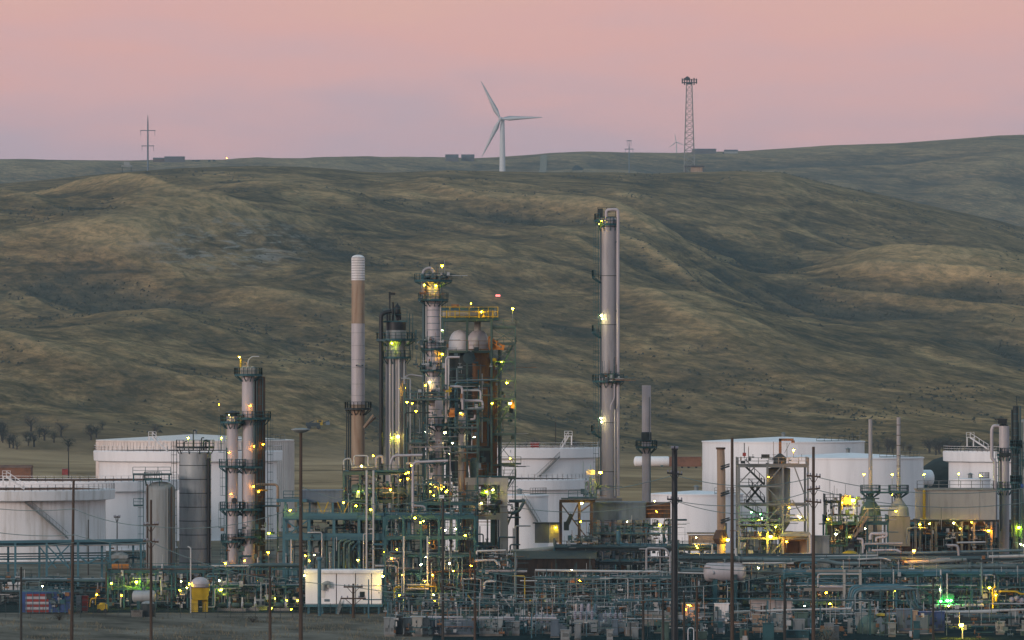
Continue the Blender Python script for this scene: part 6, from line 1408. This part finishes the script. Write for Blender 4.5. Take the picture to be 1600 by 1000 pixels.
T = Thing('breaker_cluster', 'four upright pale capsule breakers above the finned transformer', 'breaker', (X(914, 708), 708, 0))
for px_, m in ((901, 'cabinet_pink'), (909, 'porcelain'), (920, 'porcelain'), (930, 'cabinet_blue')): T.part('capsule', MB().lathe(X(px_, 708), 708, [(.25, Z(961, 708)), (.25, Z(948, 708))], 14).dome(X(px_, 708), 708, Z(948, 708), .25, .45, 14, 4), m)
T.part('bed', MB().box((X(915, 708), 708, Z(962.5, 708)), (3.4, .8, .2)), 'steel_teal')
for px_ in (899, 931): T.beam((X(px_, 708), 708, 0), (X(px_, 708), 708, Z(963.5, 708)), .16, 'steel_teal', 'leg')
cabinet('wide pale breaker box on a stand left of the thick dark pole', 1004, 1036, 955, 712, 1.6, 'cabinet', 1, name='breaker_box', cat='box', plinth=1.4); cabinet('small pale breaker box against the thick dark pole', 1038, 1049, 956, 712, 1.4, 'cabinet', 1, name='breaker_box', cat='box', plinth=1.4)
cabinet('pale box on a stand right of the third transformer', 976, 998, 973, 682, 1.2, 'cabinet', 1, name='breaker_box', cat='box', plinth=.8); cabinet('small white meter box in front of the finned transformers', 876, 890, 985, 670, .5, 'weathered', 1, name='meter_box', cat='box', plinth=.1); cabinet('small white meter box left of the pale stand box', 948, 958, 984, 670, .5, 'weathered', 1, name='meter_box', cat='box', plinth=.1); cabinet('white box on the bus line end above the transformers', 862, 871, 961, 700, .7, 'weathered', 1, name='meter_box', cat='box', plinth=1.6)
D_ = 722
T = Thing('switch_gantry', 'steel switch gantry of thin posts and bars over the substation', 'gantry', (X(860, D_), D_, 0))
for i, px_ in enumerate((606, 632, 668, 700, 728, 758, 800, 848, 880, 930, 960, 1000, 1008, 1035, 1072)): T.beam((X(px_, D_), D_ + (i % 3) * 2.0, 0), (X(px_, D_), D_ + (i % 3) * 2.0, Z(938 - (i * 7) % 16, D_)), .2 + .06 * (i % 3), 'steel_teal' if i % 4 else 'steel_blue', 'post')
for py_, a, b, dd in ((940, 600, 800, 0), (944, 612, 1050, 2), (936, 800, 1060, 4), (948, 640, 790, 4), (950, 930, 1052, 0), (956, 1000, 1050, 2), (941, 840, 1000, 1)): T.beam(P(a, py_, D_ + dd), P(b, py_, D_ + dd), .13, 'pipe_grey' if dd else 'steel_teal', 'bar')
for i in range(46):
    xx = X(rng.uniform(605, 1050), D_); zz = Z(rng.choice((940, 944, 936, 948)), D_)
    T.part('insulator', MB().lathe(xx, D_ + rng.uniform(0, 4), [(.05, zz - .6), (.15, zz - .5), (.05, zz - .42), (.15, zz - .34), (.05, zz - .26), (.15, zz - .18), (.04, zz - .1), (.001, zz)], 7), 'porcelain')
fittings(T, rng, X(600, D_), X(1100, D_), D_ - 3, D_ + 5, .3, 3.6, 620)
T.ppipe([(731, 930), (740, 942)], D_, 1.0, 'yellow'); T.ppipe([(780, 925), (795, 945), (800, 952)], D_, 1.1, 'pipe_light')
risers(T, rng, X(600, D_), X(1100, D_), D_ - 2, D_ + 4, 0, 3.8, 60, .03, .09)
# cluttered yard at the very front: gear boxes, stands and conduits
rng = random.Random(303)
REFS = ((885, 'the finned transformers'), (960, 'the third transformer'), (1054, 'the thickest dark pole'), (1144, 'the tall brown pole'), (1226, 'the short dark pole'), (1271, 'the drooping crossarm pole'), (1372, 'the round green tank'), (1458, 'the dark thin front pole'), (1503, 'the bright yard lamp'), (1620, 'the lower right corner'))
USED = set()
for i in range(44):
    px_ = rng.uniform(815, 1640); d = rng.uniform(667, 712); w_ = rng.uniform(7, 20); hpx = rng.uniform(12, 30); x_, hh = X(px_, d), M(hpx, d); wm = M(w_, d)
    m, cw = rng.choice((('cabinet', 'grey'), ('weathered', 'dull'), ('cabinet_blue', 'blue grey'), ('steel_teal', 'teal'), ('steel_dark', 'dark'), ('cabinet_blue', 'blue grey'), ('steel_green', 'green')))
    rx, rn = min(REFS, key=lambda q: abs(q[0] - px_))
    lb = '%s %s equipment box just %s of %s' % ('tall' if hpx > 21 else 'low', cw, 'left' if px_ < rx else 'right', rn)
    if lb in USED or abs(px_ - 1503) < 42: continue
    USED.add(lb)
    T = Thing('equipment_box', lb, 'equipment box', (x_, d, 0), 'small equipment boxes in the front yard')
    T.part('body', MB().box((x_, d + .5, hh / 2 + .1), (wm, 1.0, hh - .15)).box((x_, d + .5, hh + .06), (wm + .12, 1.1, .07)), m); T.part('door', MB().box((x_, d - .02, hh / 2 + .1), (wm * .8, .05, hh * .75)), m); T.part('base', MB().box((x_, d + .5, .05), (wm * 1.05, 1.1, .098)), 'concrete')
T = Thing('conduit_stand', 'low rack of conduits and thin posts at the very front right', 'conduit rack', (X(1250, 702), 702, 0))
for i in range(70):
    px_ = rng.uniform(815, 1640); dd = rng.uniform(672, 732); T.beam((X(px_, dd), dd, 0), (X(px_, dd), dd, rng.uniform(1.2, 4.0)), rng.uniform(.06, .2), rng.choice(('steel_teal', 'steel_blue', 'steel_dark', 'pipe_grey')), 'post')
for i in range(26):
    px_ = rng.uniform(815, 1560); dd = rng.uniform(680, 735); zz = rng.uniform(.8, 3.6); T.rod((X(px_, dd), dd, zz), (X(px_, dd) + rng.uniform(4, 14), dd, zz), rng.uniform(.04, .12), rng.choice(PIPED), 'conduit')
fittings(T, rng, X(815, 702), X(1640, 702), 668, 735, .1, 2.6, 900); fittings(T, rng, X(610, 690), X(830, 690), 676, 690, .3, 2.6, 160)
# ------------------------------------------------------------------ poles and wires in front
pole('tall brown pole before the leftmost white tank', 115, 750, 660, 5.5, 'wood', name='utility_pole', lean=.25)
pole('brown topped pole in front of the weathered silo', 236, 781, 662, 5.0, 'wood', arms=((820, 12, .05), (846, 12, -.05)))
pole('shortest dark pole near the left edge', 33, 886, 668, 4, 'wood_grey')
pole('slim brown pole between the twin columns and the white cabin', 422, 885, 660, 5, 'wood')
T = pole('tall brown mast with a flat disc lamp head', 470, 676, 655, 6.5, 'wood', name='lamp_mast', cat='lamp mast')
T.part('disc_head', MB().lathe(X(470, 655), 655, [(.001, Z(677, 655)), (.5, Z(676, 655)), (1.15, Z(672, 655)), (1.15, Z(670.5, 655)), (.6, Z(669, 655)), (.001, Z(668.6, 655))], 20), 'weathered')
T = pole('dark slim pole with a white box at its top before the tall columns', 692, 766, 664, 4.5, 'wood_grey'); T.part('box', MB().box((X(690, 664), 663.7, Z(776, 664)), (.6, .3, .4)), 'white')
pole('slim rusty brown pole between the switchgear boxes', 742, 880, 658, 4.2, 'wood')
pole('thickest dark pole with short crossarms right of centre', 1054, 697, 640, 11.0, 'black', taper=.78, arms=((702, 5, 0), (740, 12, -.1), (781, 12, -.1)))
pole('tall brown pole standing between the rusty post and the square frame', 1144, 684, 652, 6.2, 'wood')
pole('tall brown pole with drooping crossarms before the wide white tank', 1271, 698, 652, 6.2, 'wood', arms=((744, 11, -.08), (764, 10, .08), (784, 12, -.08)))
pole('short dark pole in front of the beige cabin', 1226, 905, 660, 5, 'wood_grey'); pole('dark thin pole with small box left of the thick one', 1005, 905, 664, 4.5, 'wood_grey'); pole('short brown stub pole right of the thick dark pole', 1089, 902, 664, 4, 'wood'); pole('dark stub pole beside the orange kiosk', 1069, 925, 668, 4.5, 'wood_grey'); pole('dark thin pole in the front right yard', 1458, 905, 668, 4, 'wood_grey'); pole('short dark pole left of the rust panel', 1036, 925, 664, 4.5, 'wood_grey')
pole('short double crossarm pole in front of the white cabin', 552, 912, 735, 4.5, 'wood', arms=((917, 15, 0), (935, 20, 0)))
pole('small pole with transformer can at the right of the cabin', 576, 905, 734, 2.6, 'steel_blue')
for px_, py_, d, lb in ((138, 812, 900, 'thin dark post behind the blue pipe bridge'), (183, 806, 905, 'thin crossarm post behind the blue pipe bridge'), (868, 660, 1300, 'thin dark pole behind the floating roof tanks'), (1316, 798, 860, 'thin pole behind the equipment deck'), (107, 700, 1450, 'thin dark pole by the small red shed')):
    pole(lb, px_, py_, d, 2.2, 'wood_grey', arms=((py_ + 2, 5, 0),) if px_ == 183 else ())
G = 'power lines strung across the front'
WP = {115: 'the leftmost white tank pole', 236: 'the silo pole', 470: 'the disc lamp mast', 422: 'the slim pole by the cabin', 692: 'the white boxed pole', 742: 'the slim rusty pole', 1054: 'the thickest dark pole', 1271: 'the drooping crossarm pole', -40: 'the left edge', 1650: 'the right edge', 1660: 'the right edge', 600: 'the cabin end', 800: 'the concrete portal', 552: 'the double crossarm pole'}
WN = {}
d = 657
for a, b, sg in (((115, 795), (236, 822), .5), ((115, 835), (236, 846), .6), ((236, 822), (470, 790), 1.2), ((-40, 826), (115, 836), .4), ((-40, 790), (115, 795), .4), ((236, 847), (422, 905), .6), ((422, 900), (692, 905), 1.0),
                 ((470, 760), (692, 775), 1.6), ((692, 905), (1054, 876), 2.0), ((692, 915), (1054, 884), 2.2), ((742, 890), (1054, 892), 1.2), ((742, 900), (1054, 902), 1.5), ((1054, 742), (1271, 746), 1.2), ((1054, 782), (1271, 766), 1.2), ((1054, 782), (1271, 786), 1.5),
                 ((1054, 884), (1650, 868), 1.4), ((1054, 876), (1271, 872), .8), ((600, 925), (1054, 918), 1.1), ((600, 931), (1054, 935), .8), ((1054, 918), (1271, 882), .6), ((1271, 744), (1660, 752), 1.8), ((1271, 764), (1660, 775), 1.8), ((800, 768), (1054, 742), 1.0), ((800, 792), (1054, 782), 1.0), ((552, 917), (742, 925), .5), ((1271, 905), (1660, 912), 1.0), ((-40, 850), (115, 848), .3)):
    k_ = (WP[a[0]], WP[b[0]]); WN[k_] = WN.get(k_, 0) + 1
    wire(('highest', 'second', 'third', 'fourth', 'fifth')[WN[k_] - 1] + ' power line from %s to %s' % k_, P(a[0], a[1], d), P(b[0], b[1], d - 3), sg, .045, G)
# ------------------------------------------------------------------ fence, gravel verge, dry grass
D_ = 735
T = Thing('chain_link_fence', 'low dark chain link fence along the front of the left yard', 'fence', (X(300, D_), D_, 0))
for i in range(34):
    xx = X(-30 + i * 19.5, D_); T.beam((xx, D_, 0), (xx, D_, 2.0), .07, 'steel_dark', 'fence_post')
for z in (.15, 1.05, 1.95): T.beam((X(-30, D_), D_, z), (X(614, D_), D_, z), .03, 'steel_dark', 'fence_wire')
q = MB(); x0, x1 = X(-30, D_), X(614, D_); k = x0
while k < x1: q.beam((k, D_ + .02, .1), (min(k + 1.8, x1), D_ + .02, 1.9), .012); q.beam((k + 1.8, D_ + .03, .1), (k, D_ + .03, 1.9), .012); k += .3
T.part('chain_mesh', q, 'steel_dark', stuff=True)
rng = random.Random(91); q = MB()
for i in range(5200):
    dd = rng.uniform(650, 733); xx = X(rng.uniform(-60, 640), dd)
    if vnoise(np.array([xx * .25]), np.array([dd * .12]), 5)[0] < .45: continue
    h_, a_ = rng.uniform(.12, .5), rng.uniform(0, 6.28); w_ = rng.uniform(.03, .08); lx, ly = rng.uniform(-.2, .2), rng.uniform(-.2, .2)
    q.add([(xx - w_ * math.cos(a_), dd - w_ * math.sin(a_), -.01), (xx + w_ * math.cos(a_), dd + w_ * math.sin(a_), -.01), (xx + lx, dd + ly, h_)], [(0, 1, 2)])
single('dry_grass', q, 'straw', 'thin dry grass tufts on the bare dirt before the fence', None, kind='stuff')
def shrub(label, px, py, d, w, h, m='twigs', n_=420, seed=1):
    rg_ = random.Random(seed); x = X(px, d); T = Thing('shrub', label, 'shrub', (x, d, 0)); q, st = MB(), MB()
    for i in range(9):
        a = rg_.uniform(0, 6.28); st.tube([(x, d, 0), (x + math.cos(a) * w * .3, d + math.sin(a) * w * .3, h * .7)], [.06, .02], 5)
    for i in range(n_):
        u, v, t = rg_.gauss(0, .36), rg_.gauss(0, .36), rg_.random(); s_ = rg_.uniform(.05, .16); c = Vector((x + u * w * (1.1 - .6 * t), d + v * w * (1.1 - .6 * t), .05 + t * h))
        e = Vector((rg_.gauss(0, 1), rg_.gauss(0, 1), rg_.gauss(0, 1))).normalized() * s_; f = Vector((rg_.gauss(0, 1), rg_.gauss(0, 1), rg_.gauss(0, 1))).normalized() * s_
        q.add([c, c + e, c + f], [(0, 1, 2)])
    T.part('stems', st, 'trunk'); T.part('twigs', q, m)
shrub('large straw brown shrub at the bottom edge on the right', 1292, 985, 664, 2.6, 2.0, 'straw', 1100, 3)
shrub('grey scrubby bush left in the dirt yard by the striped container', 92, 962, 728, 1.6, 1.0, 'twigs', 420, 4)
shrub('low dark weed clump before the twin columns', 395, 962, 722, 1.8, .8, 'twigs', 300, 6)
shrub('dark bush against the low white tank', 1068, 800, 930, 2.2, 2.6, 'evergreen', 500, 8)
shrub('small bush on the pad left of the lit shed', 822, 838, 880, 1.6, 1.8, 'evergreen', 380, 9)
# ------------------------------------------------------------------ pumps on the ground, anonymous and alike
for i, (px_, d) in enumerate(((352, 758), (372, 757), (392, 758), (440, 758), (612, 757), (655, 757), (705, 756), (765, 757), (1320, 745), (1365, 743))):
    pump('small green pump on a plinth ' + ('right behind the yellow hopper', 'left of the pump skid doors', 'below the twin columns', 'left of the white cabin', 'just right of the white cabin', 'behind the tan switch cabinet', 'behind the slim boxed pole', 'below the concrete portal', 'under the pale portal', 'under the bent pipe bundle')[i], X(px_, d), d, 'pumps on plinths')
# ------------------------------------------------------------------ distant trees at the foot of the hill
def tree_meshes(seed):
    rg_ = random.Random(seed); t, c = MB(), MB()
    t.tube([(0, 0, -.5), (.1, 0, 2.5), (.0, .1, 5.5)], [.35, .28, .14], 7)
    tips = []
    for i in range(13):
        z0 = rg_.uniform(1.6, 5.2); a = rg_.uniform(0, 6.28); L = rg_.uniform(2., 4.2)
        p1 = Vector((math.cos(a) * L * .6, math.sin(a) * L * .6, z0 + L * .75)); p0 = Vector((0, 0, z0))
        t.tube([p0, (p0 + p1) / 2 + Vector((0, 0, .25)), p1], [.13, .09, .04], 5); tips += [p0 * .4 + p1 * .6, p1]
    for i in range(900):
        p = rg_.choice(tips) + Vector((rg_.gauss(0, .75), rg_.gauss(0, .75), rg_.gauss(.2, .7))); s_ = rg_.uniform(.15, .5)
        e = Vector((rg_.gauss(0, 1), rg_.gauss(0, 1), rg_.gauss(0, 1.2))).normalized() * s_; f = Vector((rg_.gauss(0, 1), rg_.gauss(0, 1), rg_.gauss(0, 1))).normalized() * s_ * .5
        c.add([p, p + e, p + f], [(0, 1, 2)])
    return t.mesh('trunk', 'trunk'), [c.mesh('crown', 'twigs'), c.mesh('crown', 'evergreen')]
TM = [tree_meshes(s_) for s_ in (1, 2, 3)]
rng = random.Random(8)
spots = [(rng.uniform(-20, 160), rng.uniform(707, 716), 1) for i in range(26)] + [(rng.uniform(1450, 1620), rng.uniform(706, 714), 1) for i in range(26)] + [(rng.uniform(1085, 1260), rng.uniform(705, 712), 0) for i in range(10)] \
    + [(rng.uniform(1350, 1450), rng.uniform(705, 712), 0) for i in range(10)] + [(rng.uniform(810, 930), rng.uniform(706, 712), 0) for i in range(7)] + [(rng.uniform(580, 660), rng.uniform(706, 712), 0) for i in range(4)] + [(rng.uniform(160, 440), rng.uniform(706, 712), 0) for i in range(7)]
for px_, py_, dk in spots:
    dd = 600 and H * F / (py_ - 600); xx = X(px_, dd); T = Thing('bare_tree', 'dark twiggy tree at the hill foot ' + ('above the leftmost white tank' if px_ < 165 else 'behind the pink ribbed tank' if px_ < 450 else 'behind the capped chimney' if px_ < 700 else 'behind the orange box tank' if px_ < 950 else 'above the square steel frame' if px_ < 1300 else 'behind the twin thin stacks' if px_ < 1450 else 'above the right edge tank'), 'tree', (xx, dd, tz(xx, dd)), 'trees along the foot of the hill')
    tm, cms = TM[rng.randrange(3)]; k = rng.uniform(.5, .95); T.o.scale = (k * (1.6 if dk else 1.2), k * (1.6 if dk else 1.2), k * (1. if dk else rng.uniform(.8, 1.2))); T.o.rotation_euler = (0, 0, rng.uniform(0, 6.28))
    for nm, me_ in (('trunk', tm), ('crown', cms[1 if dk and rng.random() < .75 else 0])):
        o = bpy.data.objects.new(nm, me_); C.objects.link(o); o.parent = T.o
# ------------------------------------------------------------------ things on the hills
def far_spot(px, py, lo=5000.): 
    d = ground_hit(px, py, lo, 9000.); x = X(px, d); return x, d, tz(x, d)
# wind turbine
def turbine(label, px, hub_py, d, base_py, blade_px, angs, m='turbine_white'):
    x = X(px, d); zg = tz(x, d); zh = Z(hub_py, d); T = Thing('wind_turbine', label, 'wind turbine', (x, d, zg)); R = M(blade_px, d); k = R / 59.
    T.part('tower', MB().tube([(x, d, zg - 2), (x, d, zg + (zh - zg) * .5), (x, d, zh - 1.6 * k)], [4.6 * k, 3.9 * k, 2.9 * k], 20), m)
    T.part('nacelle', MB().hcyl((x + 2 * k, d + 5 * k, zh), (x - 2 * k, d - 4 * k, zh), 2.3 * k, 14), m)
    hx, hy = x - 2.9 * k, d - 7 * k
    T.part('hub', MB().dome(hx, hy, zh, 2.4 * k, 2.4 * k, 14, 5).dome(hx, hy, zh, 2.4 * k, 2.4 * k, 14, 5, up=-1), m)
    for a in angs:
        a = math.radians(a); u = Vector((math.cos(a), 0, math.sin(a))); v = Vector((-math.sin(a), .25, math.cos(a))).normalized(); w = u.cross(v); q = MB(); vs = []
        for t, ch, th in ((0, 1.1, 1.1), (.08, 1.3, 1.0), (.22, 2.5, .7), (.5, 1.6, .45), (.8, .95, .25), (1., .25, .1)):
            c = Vector((hx, hy, zh)) + u * (R * t)
            vs += [c + v * (ch * 1.5 * k), c + w * (th * k), c - v * (ch * k * 1.3), c - w * (th * k)]
        fs = [(i * 4 + j, i * 4 + (j + 1) % 4, (i + 1) * 4 + (j + 1) % 4, (i + 1) * 4 + j) for i in range(5) for j in range(4)]
        q.add(vs, fs, True); q.add([vs[-4], vs[-3], vs[-2], vs[-1]], [(0, 1, 2, 3)]); T.part('blade', q, m)
turbine('large white wind turbine standing behind the near ridge', 785, 186, 7300, 265, 66, (117, 244, 2))
turbine('tiny faint far wind turbine left of the lattice mast', 1057, 222, 8790, 240, 15, (98, 218, 338))
# lattice mast
x, d = X(1077, 5040), 5040; zg = tz(x, d); zt = Z(132, d)
T = Thing('lattice_mast', 'tall lattice mobile phone mast with antennas on the ridge', 'lattice mast', (x, d, zg)); k0, k1 = M(8.5, d), M(4.2, d)
for sx in (-1, 1):
    for sy in (-1, 1): T.beam((x + sx * k0, d + sy * k0, zg - 2), (x + sx * k1, d + sy * k1, zt), .75, 'steel_grey', 'leg')
N_ = 15
for i in range(N_):
    ta, tb = i / N_, (i + 1) / N_; ka, kb = k0 + (k1 - k0) * ta, k0 + (k1 - k0) * tb; za, zb = zg + (zt - zg) * ta, zg + (zt - zg) * tb
    T.beam((x - ka, d - ka, za), (x + kb, d - kb, zb), .42, 'steel_grey', 'brace'); T.beam((x + ka, d - ka, za), (x - kb, d - kb, zb), .42, 'steel_grey', 'brace'); T.beam((x - kb, d - kb, zb), (x + kb, d - kb, zb), .42, 'steel_grey', 'strut')
    T.beam((x - ka, d + ka, za), (x + kb, d + kb, zb), .4, 'steel_grey', 'brace')
for i in range(7):
    xx = x + M(-11 + i * 3.7, d); yy = d + ((i * 5) % 7 - 3) * 1.3; T.part('antenna', MB().box((xx, yy, Z(127, d)), (M(2.0, d), 1.2, M(11 if i % 2 else 8, d))), 'steel_dark')
T.part('head_frame', MB().beam((x - M(12, d), d, Z(129, d)), (x + M(12, d), d, Z(129, d)), .8).beam((x - M(12, d), d - 2, Z(125, d)), (x + M(12, d), d - 2, Z(125, d)), .6).box((x, d, Z(131, d)), (M(10, d), M(10, d), 1.2)), 'steel_dark')
T.part('dish', MB().tube([(x - 2, d - k1 - 1, Z(123, d)), (x - 2, d - k1 - 2, Z(123, d))], 2.0, 12), 'steel_dark')
xx = X(1085, 5030); zg = tz(xx, 5030)
T = Thing('mast_hut', 'small brown open hut at the foot of the lattice mast', 'hut', (xx, 5030, zg)); T.part('wall', MB().box((xx + 2, 5031, zg + 3), (M(18, d), 4, 7)), 'rust_beige'); T.part('roof', MB().box((xx, 5030, zg + 7.3), (M(31, d), 8, 1.0)), 'house')
for s_ in (-1, 1): T.beam((xx + s_ * M(14, d), 5027, zg - 1), (xx + s_ * M(14, d), 5027, zg + 7), .9, 'house', 'post')
# pylons
def far_pylon(label, px, top, d, wpx, arms, m='cabinet_blue'):
    x = X(px, d); zg = tz(x, d); T = Thing('power_pylon', label, 'power pylon', (x, d, zg)); T.part('shaft', MB().tube([(x, d, zg - 1), (x, d, Z(top + 12, d)), (x, d, Z(top, d))], [M(wpx, d) / 2, M(wpx, d) / 2.8, M(wpx, d) / 9], 10), m)
    for py_, hp in arms:
        a = T.part('crossarm', MB().beam((x - M(hp, d), d - .5, Z(py_, d)), (x + M(hp, d), d - .5, Z(py_, d)), M(1.2, d)), m)
        for s_ in (-1, 1): T.part('insulator', MB().beam((x + s_ * M(hp - 1, d), d - .5, Z(py_ + 8, d)), (x + s_ * M(hp - 1, d), d - .5, Z(py_, d)), M(.5, d)), m, parent=a)
far_pylon('tall single shaft pylon with two crossarms on the left ridge', 231, 180, 5060, 3.0, ((204, 12), (228, 10)))
far_pylon('small pylon with one crossarm between the turbine and the mast', 983, 219, 6400, 2.0, ((220, 4), (233, 7)))
def ranch(name, label, cat, px0, px1, top, base_py, m='house', depth=14, lo=5200., gable=2.):
    x, d, zg = far_spot((px0 + px1) / 2, base_py, lo); x0, x1 = X(px0, d), X(px1, d); z1 = max(Z(top, d), zg + 3); T = Thing(name, label, cat, (x, d, zg)); e = .4
    T.part('wall', MB().box((x, d + depth / 2, (z1 + zg) / 2 - 1), (x1 - x0, depth, z1 - zg + 2)), m)
    T.part('roof', MB().add([(x0 - e, d - e, z1 + .01), (x1 + e, d - e, z1 + .01), (x1 + e, d + depth + e, z1 + .01), (x0 - e, d + depth + e, z1 + .01), (x0 - e, d + depth / 2, z1 + gable), (x1 + e, d + depth / 2, z1 + gable)], [(0, 1, 5, 4), (2, 3, 4, 5), (0, 4, 3), (1, 2, 5), (3, 2, 1, 0)]), 'house')
    return T
ranch('barn', 'long dark barn on the far left skyline', 'barn', 257, 288, 246, 253.5); ranch('barn', 'lower brownish barn left of the long dark one', 'barn', 239, 256, 248, 253.5, 'rust_dark')
T = ranch('farmhouse', 'dark farmhouse with a lamp on the skyline left of the turbine', 'house', 696, 716, 246, 252.5, gable=5); T.lamp(698, 243.5, 8300, 'y', 9.)
ranch('farmhouse', 'dark low house right beside the lamp lit farmhouse', 'house', 721, 741, 245, 251.5, gable=4)
ranch('barn', 'dark barn right of the lattice mast on the skyline', 'barn', 1082, 1119, 234, 240.5); ranch('farmhouse', 'small pale house right of the skyline barn', 'house', 1132, 1153, 236.5, 240, 'weathered', gable=3)
for i, (a, b) in enumerate(((300, 303), (305, 312), (325, 329), (332, 337), (990 + 139, 990 + 141))):
    x, d, zg = far_spot((a + b) / 2, 252.5 if i < 4 else 240.5, 5200.); T = Thing('far_bush', 'dark round bush ' + ('right beside the long skyline barn', 'second to the right of the long skyline barn', 'third to the right of the long skyline barn', 'farthest right of the long skyline barn', 'between the skyline barn and pale house')[i], 'bush', (x, d, zg), 'bushes on the skyline'); T.part('crown', MB().dome(0 + x, d, zg - 1, M(b - a, d) * .6, M(4, d), 9, 4), 'evergreen')
x, d, zg = far_spot(901, 266, 5200.); T = Thing('far_tree', 'lone dark tree clump below the skyline right of the turbine', 'tree', (x, d, zg)); T.part('crown', MB().dome(x, d, zg - 1, M(8, d), M(9, d), 9, 4).dome(x + M(5, d), d, zg - 1, M(6, d), M(6, d), 9, 4), 'evergreen')
x, d, zg = far_spot(198, 276, 4700.); zt_ = zg + M(13, d)
T = Thing('wooden_platform', 'small platform on legs by the left pylon', 'platform', (x, d, zg)); T.part('deck', MB().box((x, d, zt_), (M(17, d), 3, M(2, d))).box((x, d, zt_ + M(4, d)), (M(9, d), 3, M(5, d))), 'weathered')
for s_ in (-1, 1): T.beam((x + s_ * M(7, d), d, zg - 1), (x + s_ * M(7, d), d, zt_), M(1.0, d), 'steel_dark', 'leg')
x, d = X(352, 8700), 8700; zg = tz(x, d); T = Thing('skyline_lamp', 'small warm lamp on a mast on the far left skyline', 'lamp post', (x, d, zg)); T.beam((x, d, zg), (x, d, Z(247, d)), .5, 'steel_dark', 'post'); T.lamp(354, 247, d - 1, 'o', 5.)
x, d, zg = far_spot(778, 466, 2600.); T = Thing('red_marker', 'small red warning lamp on the hillside above the reactor', 'warning lamp', (x, d, zg)); T.beam((x, d, zg - .5), (x, d, zg + 1.2), .3, 'steel_dark', 'post'); T.part('lens', MB().box((x, d - .3, zg + 1.6), (M(7, d), .8, M(3, d))), 'lamp_red_dim')
# parked loader on the slope
x, d, zg = far_spot(495, 671, 2400.); k = M(1, d)
T = Thing('loader', 'dark loader with yellow cab parked on the slope above the blue structure', 'loader', (x, d, zg)); zb_ = zg + 4 * k
T.part('body', MB().box((x - 6 * k, d, zb_ + 3 * k), (22 * k, 8 * k, 6 * k)), 'steel_dark'); T.part('cab', MB().box((x + 5 * k, d, zb_ + 6 * k), (8 * k, 6 * k, 8 * k)), 'yellow'); T.part('cab_window', MB().box((x + 5 * k, d - 3.02 * k, zb_ + 8 * k), (5 * k, .3 * k, 3 * k)), 'glass_dark'); T.part('boom', MB().beam((x + 8 * k, d, zb_ + 4 * k), (x + 19 * k, d, zb_ + 9 * k), 2.2 * k).beam((x - 16 * k, d, zb_ + 4 * k), (x - 4 * k, d, zb_ + 9 * k), 1.6 * k), 'steel_dark'); T.part('bucket', MB().box((x + 17 * k, d, zb_ + 5 * k), (6 * k, 7 * k, 5 * k)), 'cabinet_blue')
for s_ in (-12, 3): T.rod((x + s_ * k, d - 4 * k, zg + 3 * k), (x + s_ * k, d + 4 * k, zg + 3 * k), 3.2 * k, 'black', 'wheel')

# pale dirt track climbing the far slope right of the turbine
tp = []
for px_, d in ((870, 6000), (851, 6350), (836, 6750), (838, 7250), (848, 7800), (851, 8500)): tp.append((X(px_, d), float(d)))
q = MB(); row = []
for (xa, ya), (xb, yb) in zip(tp[:-1], tp[1:]):
    for i in range(14): row.append((xa + (xb - xa) * i / 14, ya + (yb - ya) * i / 14))
vs = []
for x_, y_ in row:
    for s_ in (-5., 5.): vs.append((x_ + s_, y_, tz(x_ + s_, y_) + .9))
q.add(vs, [(2 * i, 2 * i + 1, 2 * i + 3, 2 * i + 2) for i in range(len(row) - 1)], True)
single('path', q, 'straw', None, None, kind='structure')
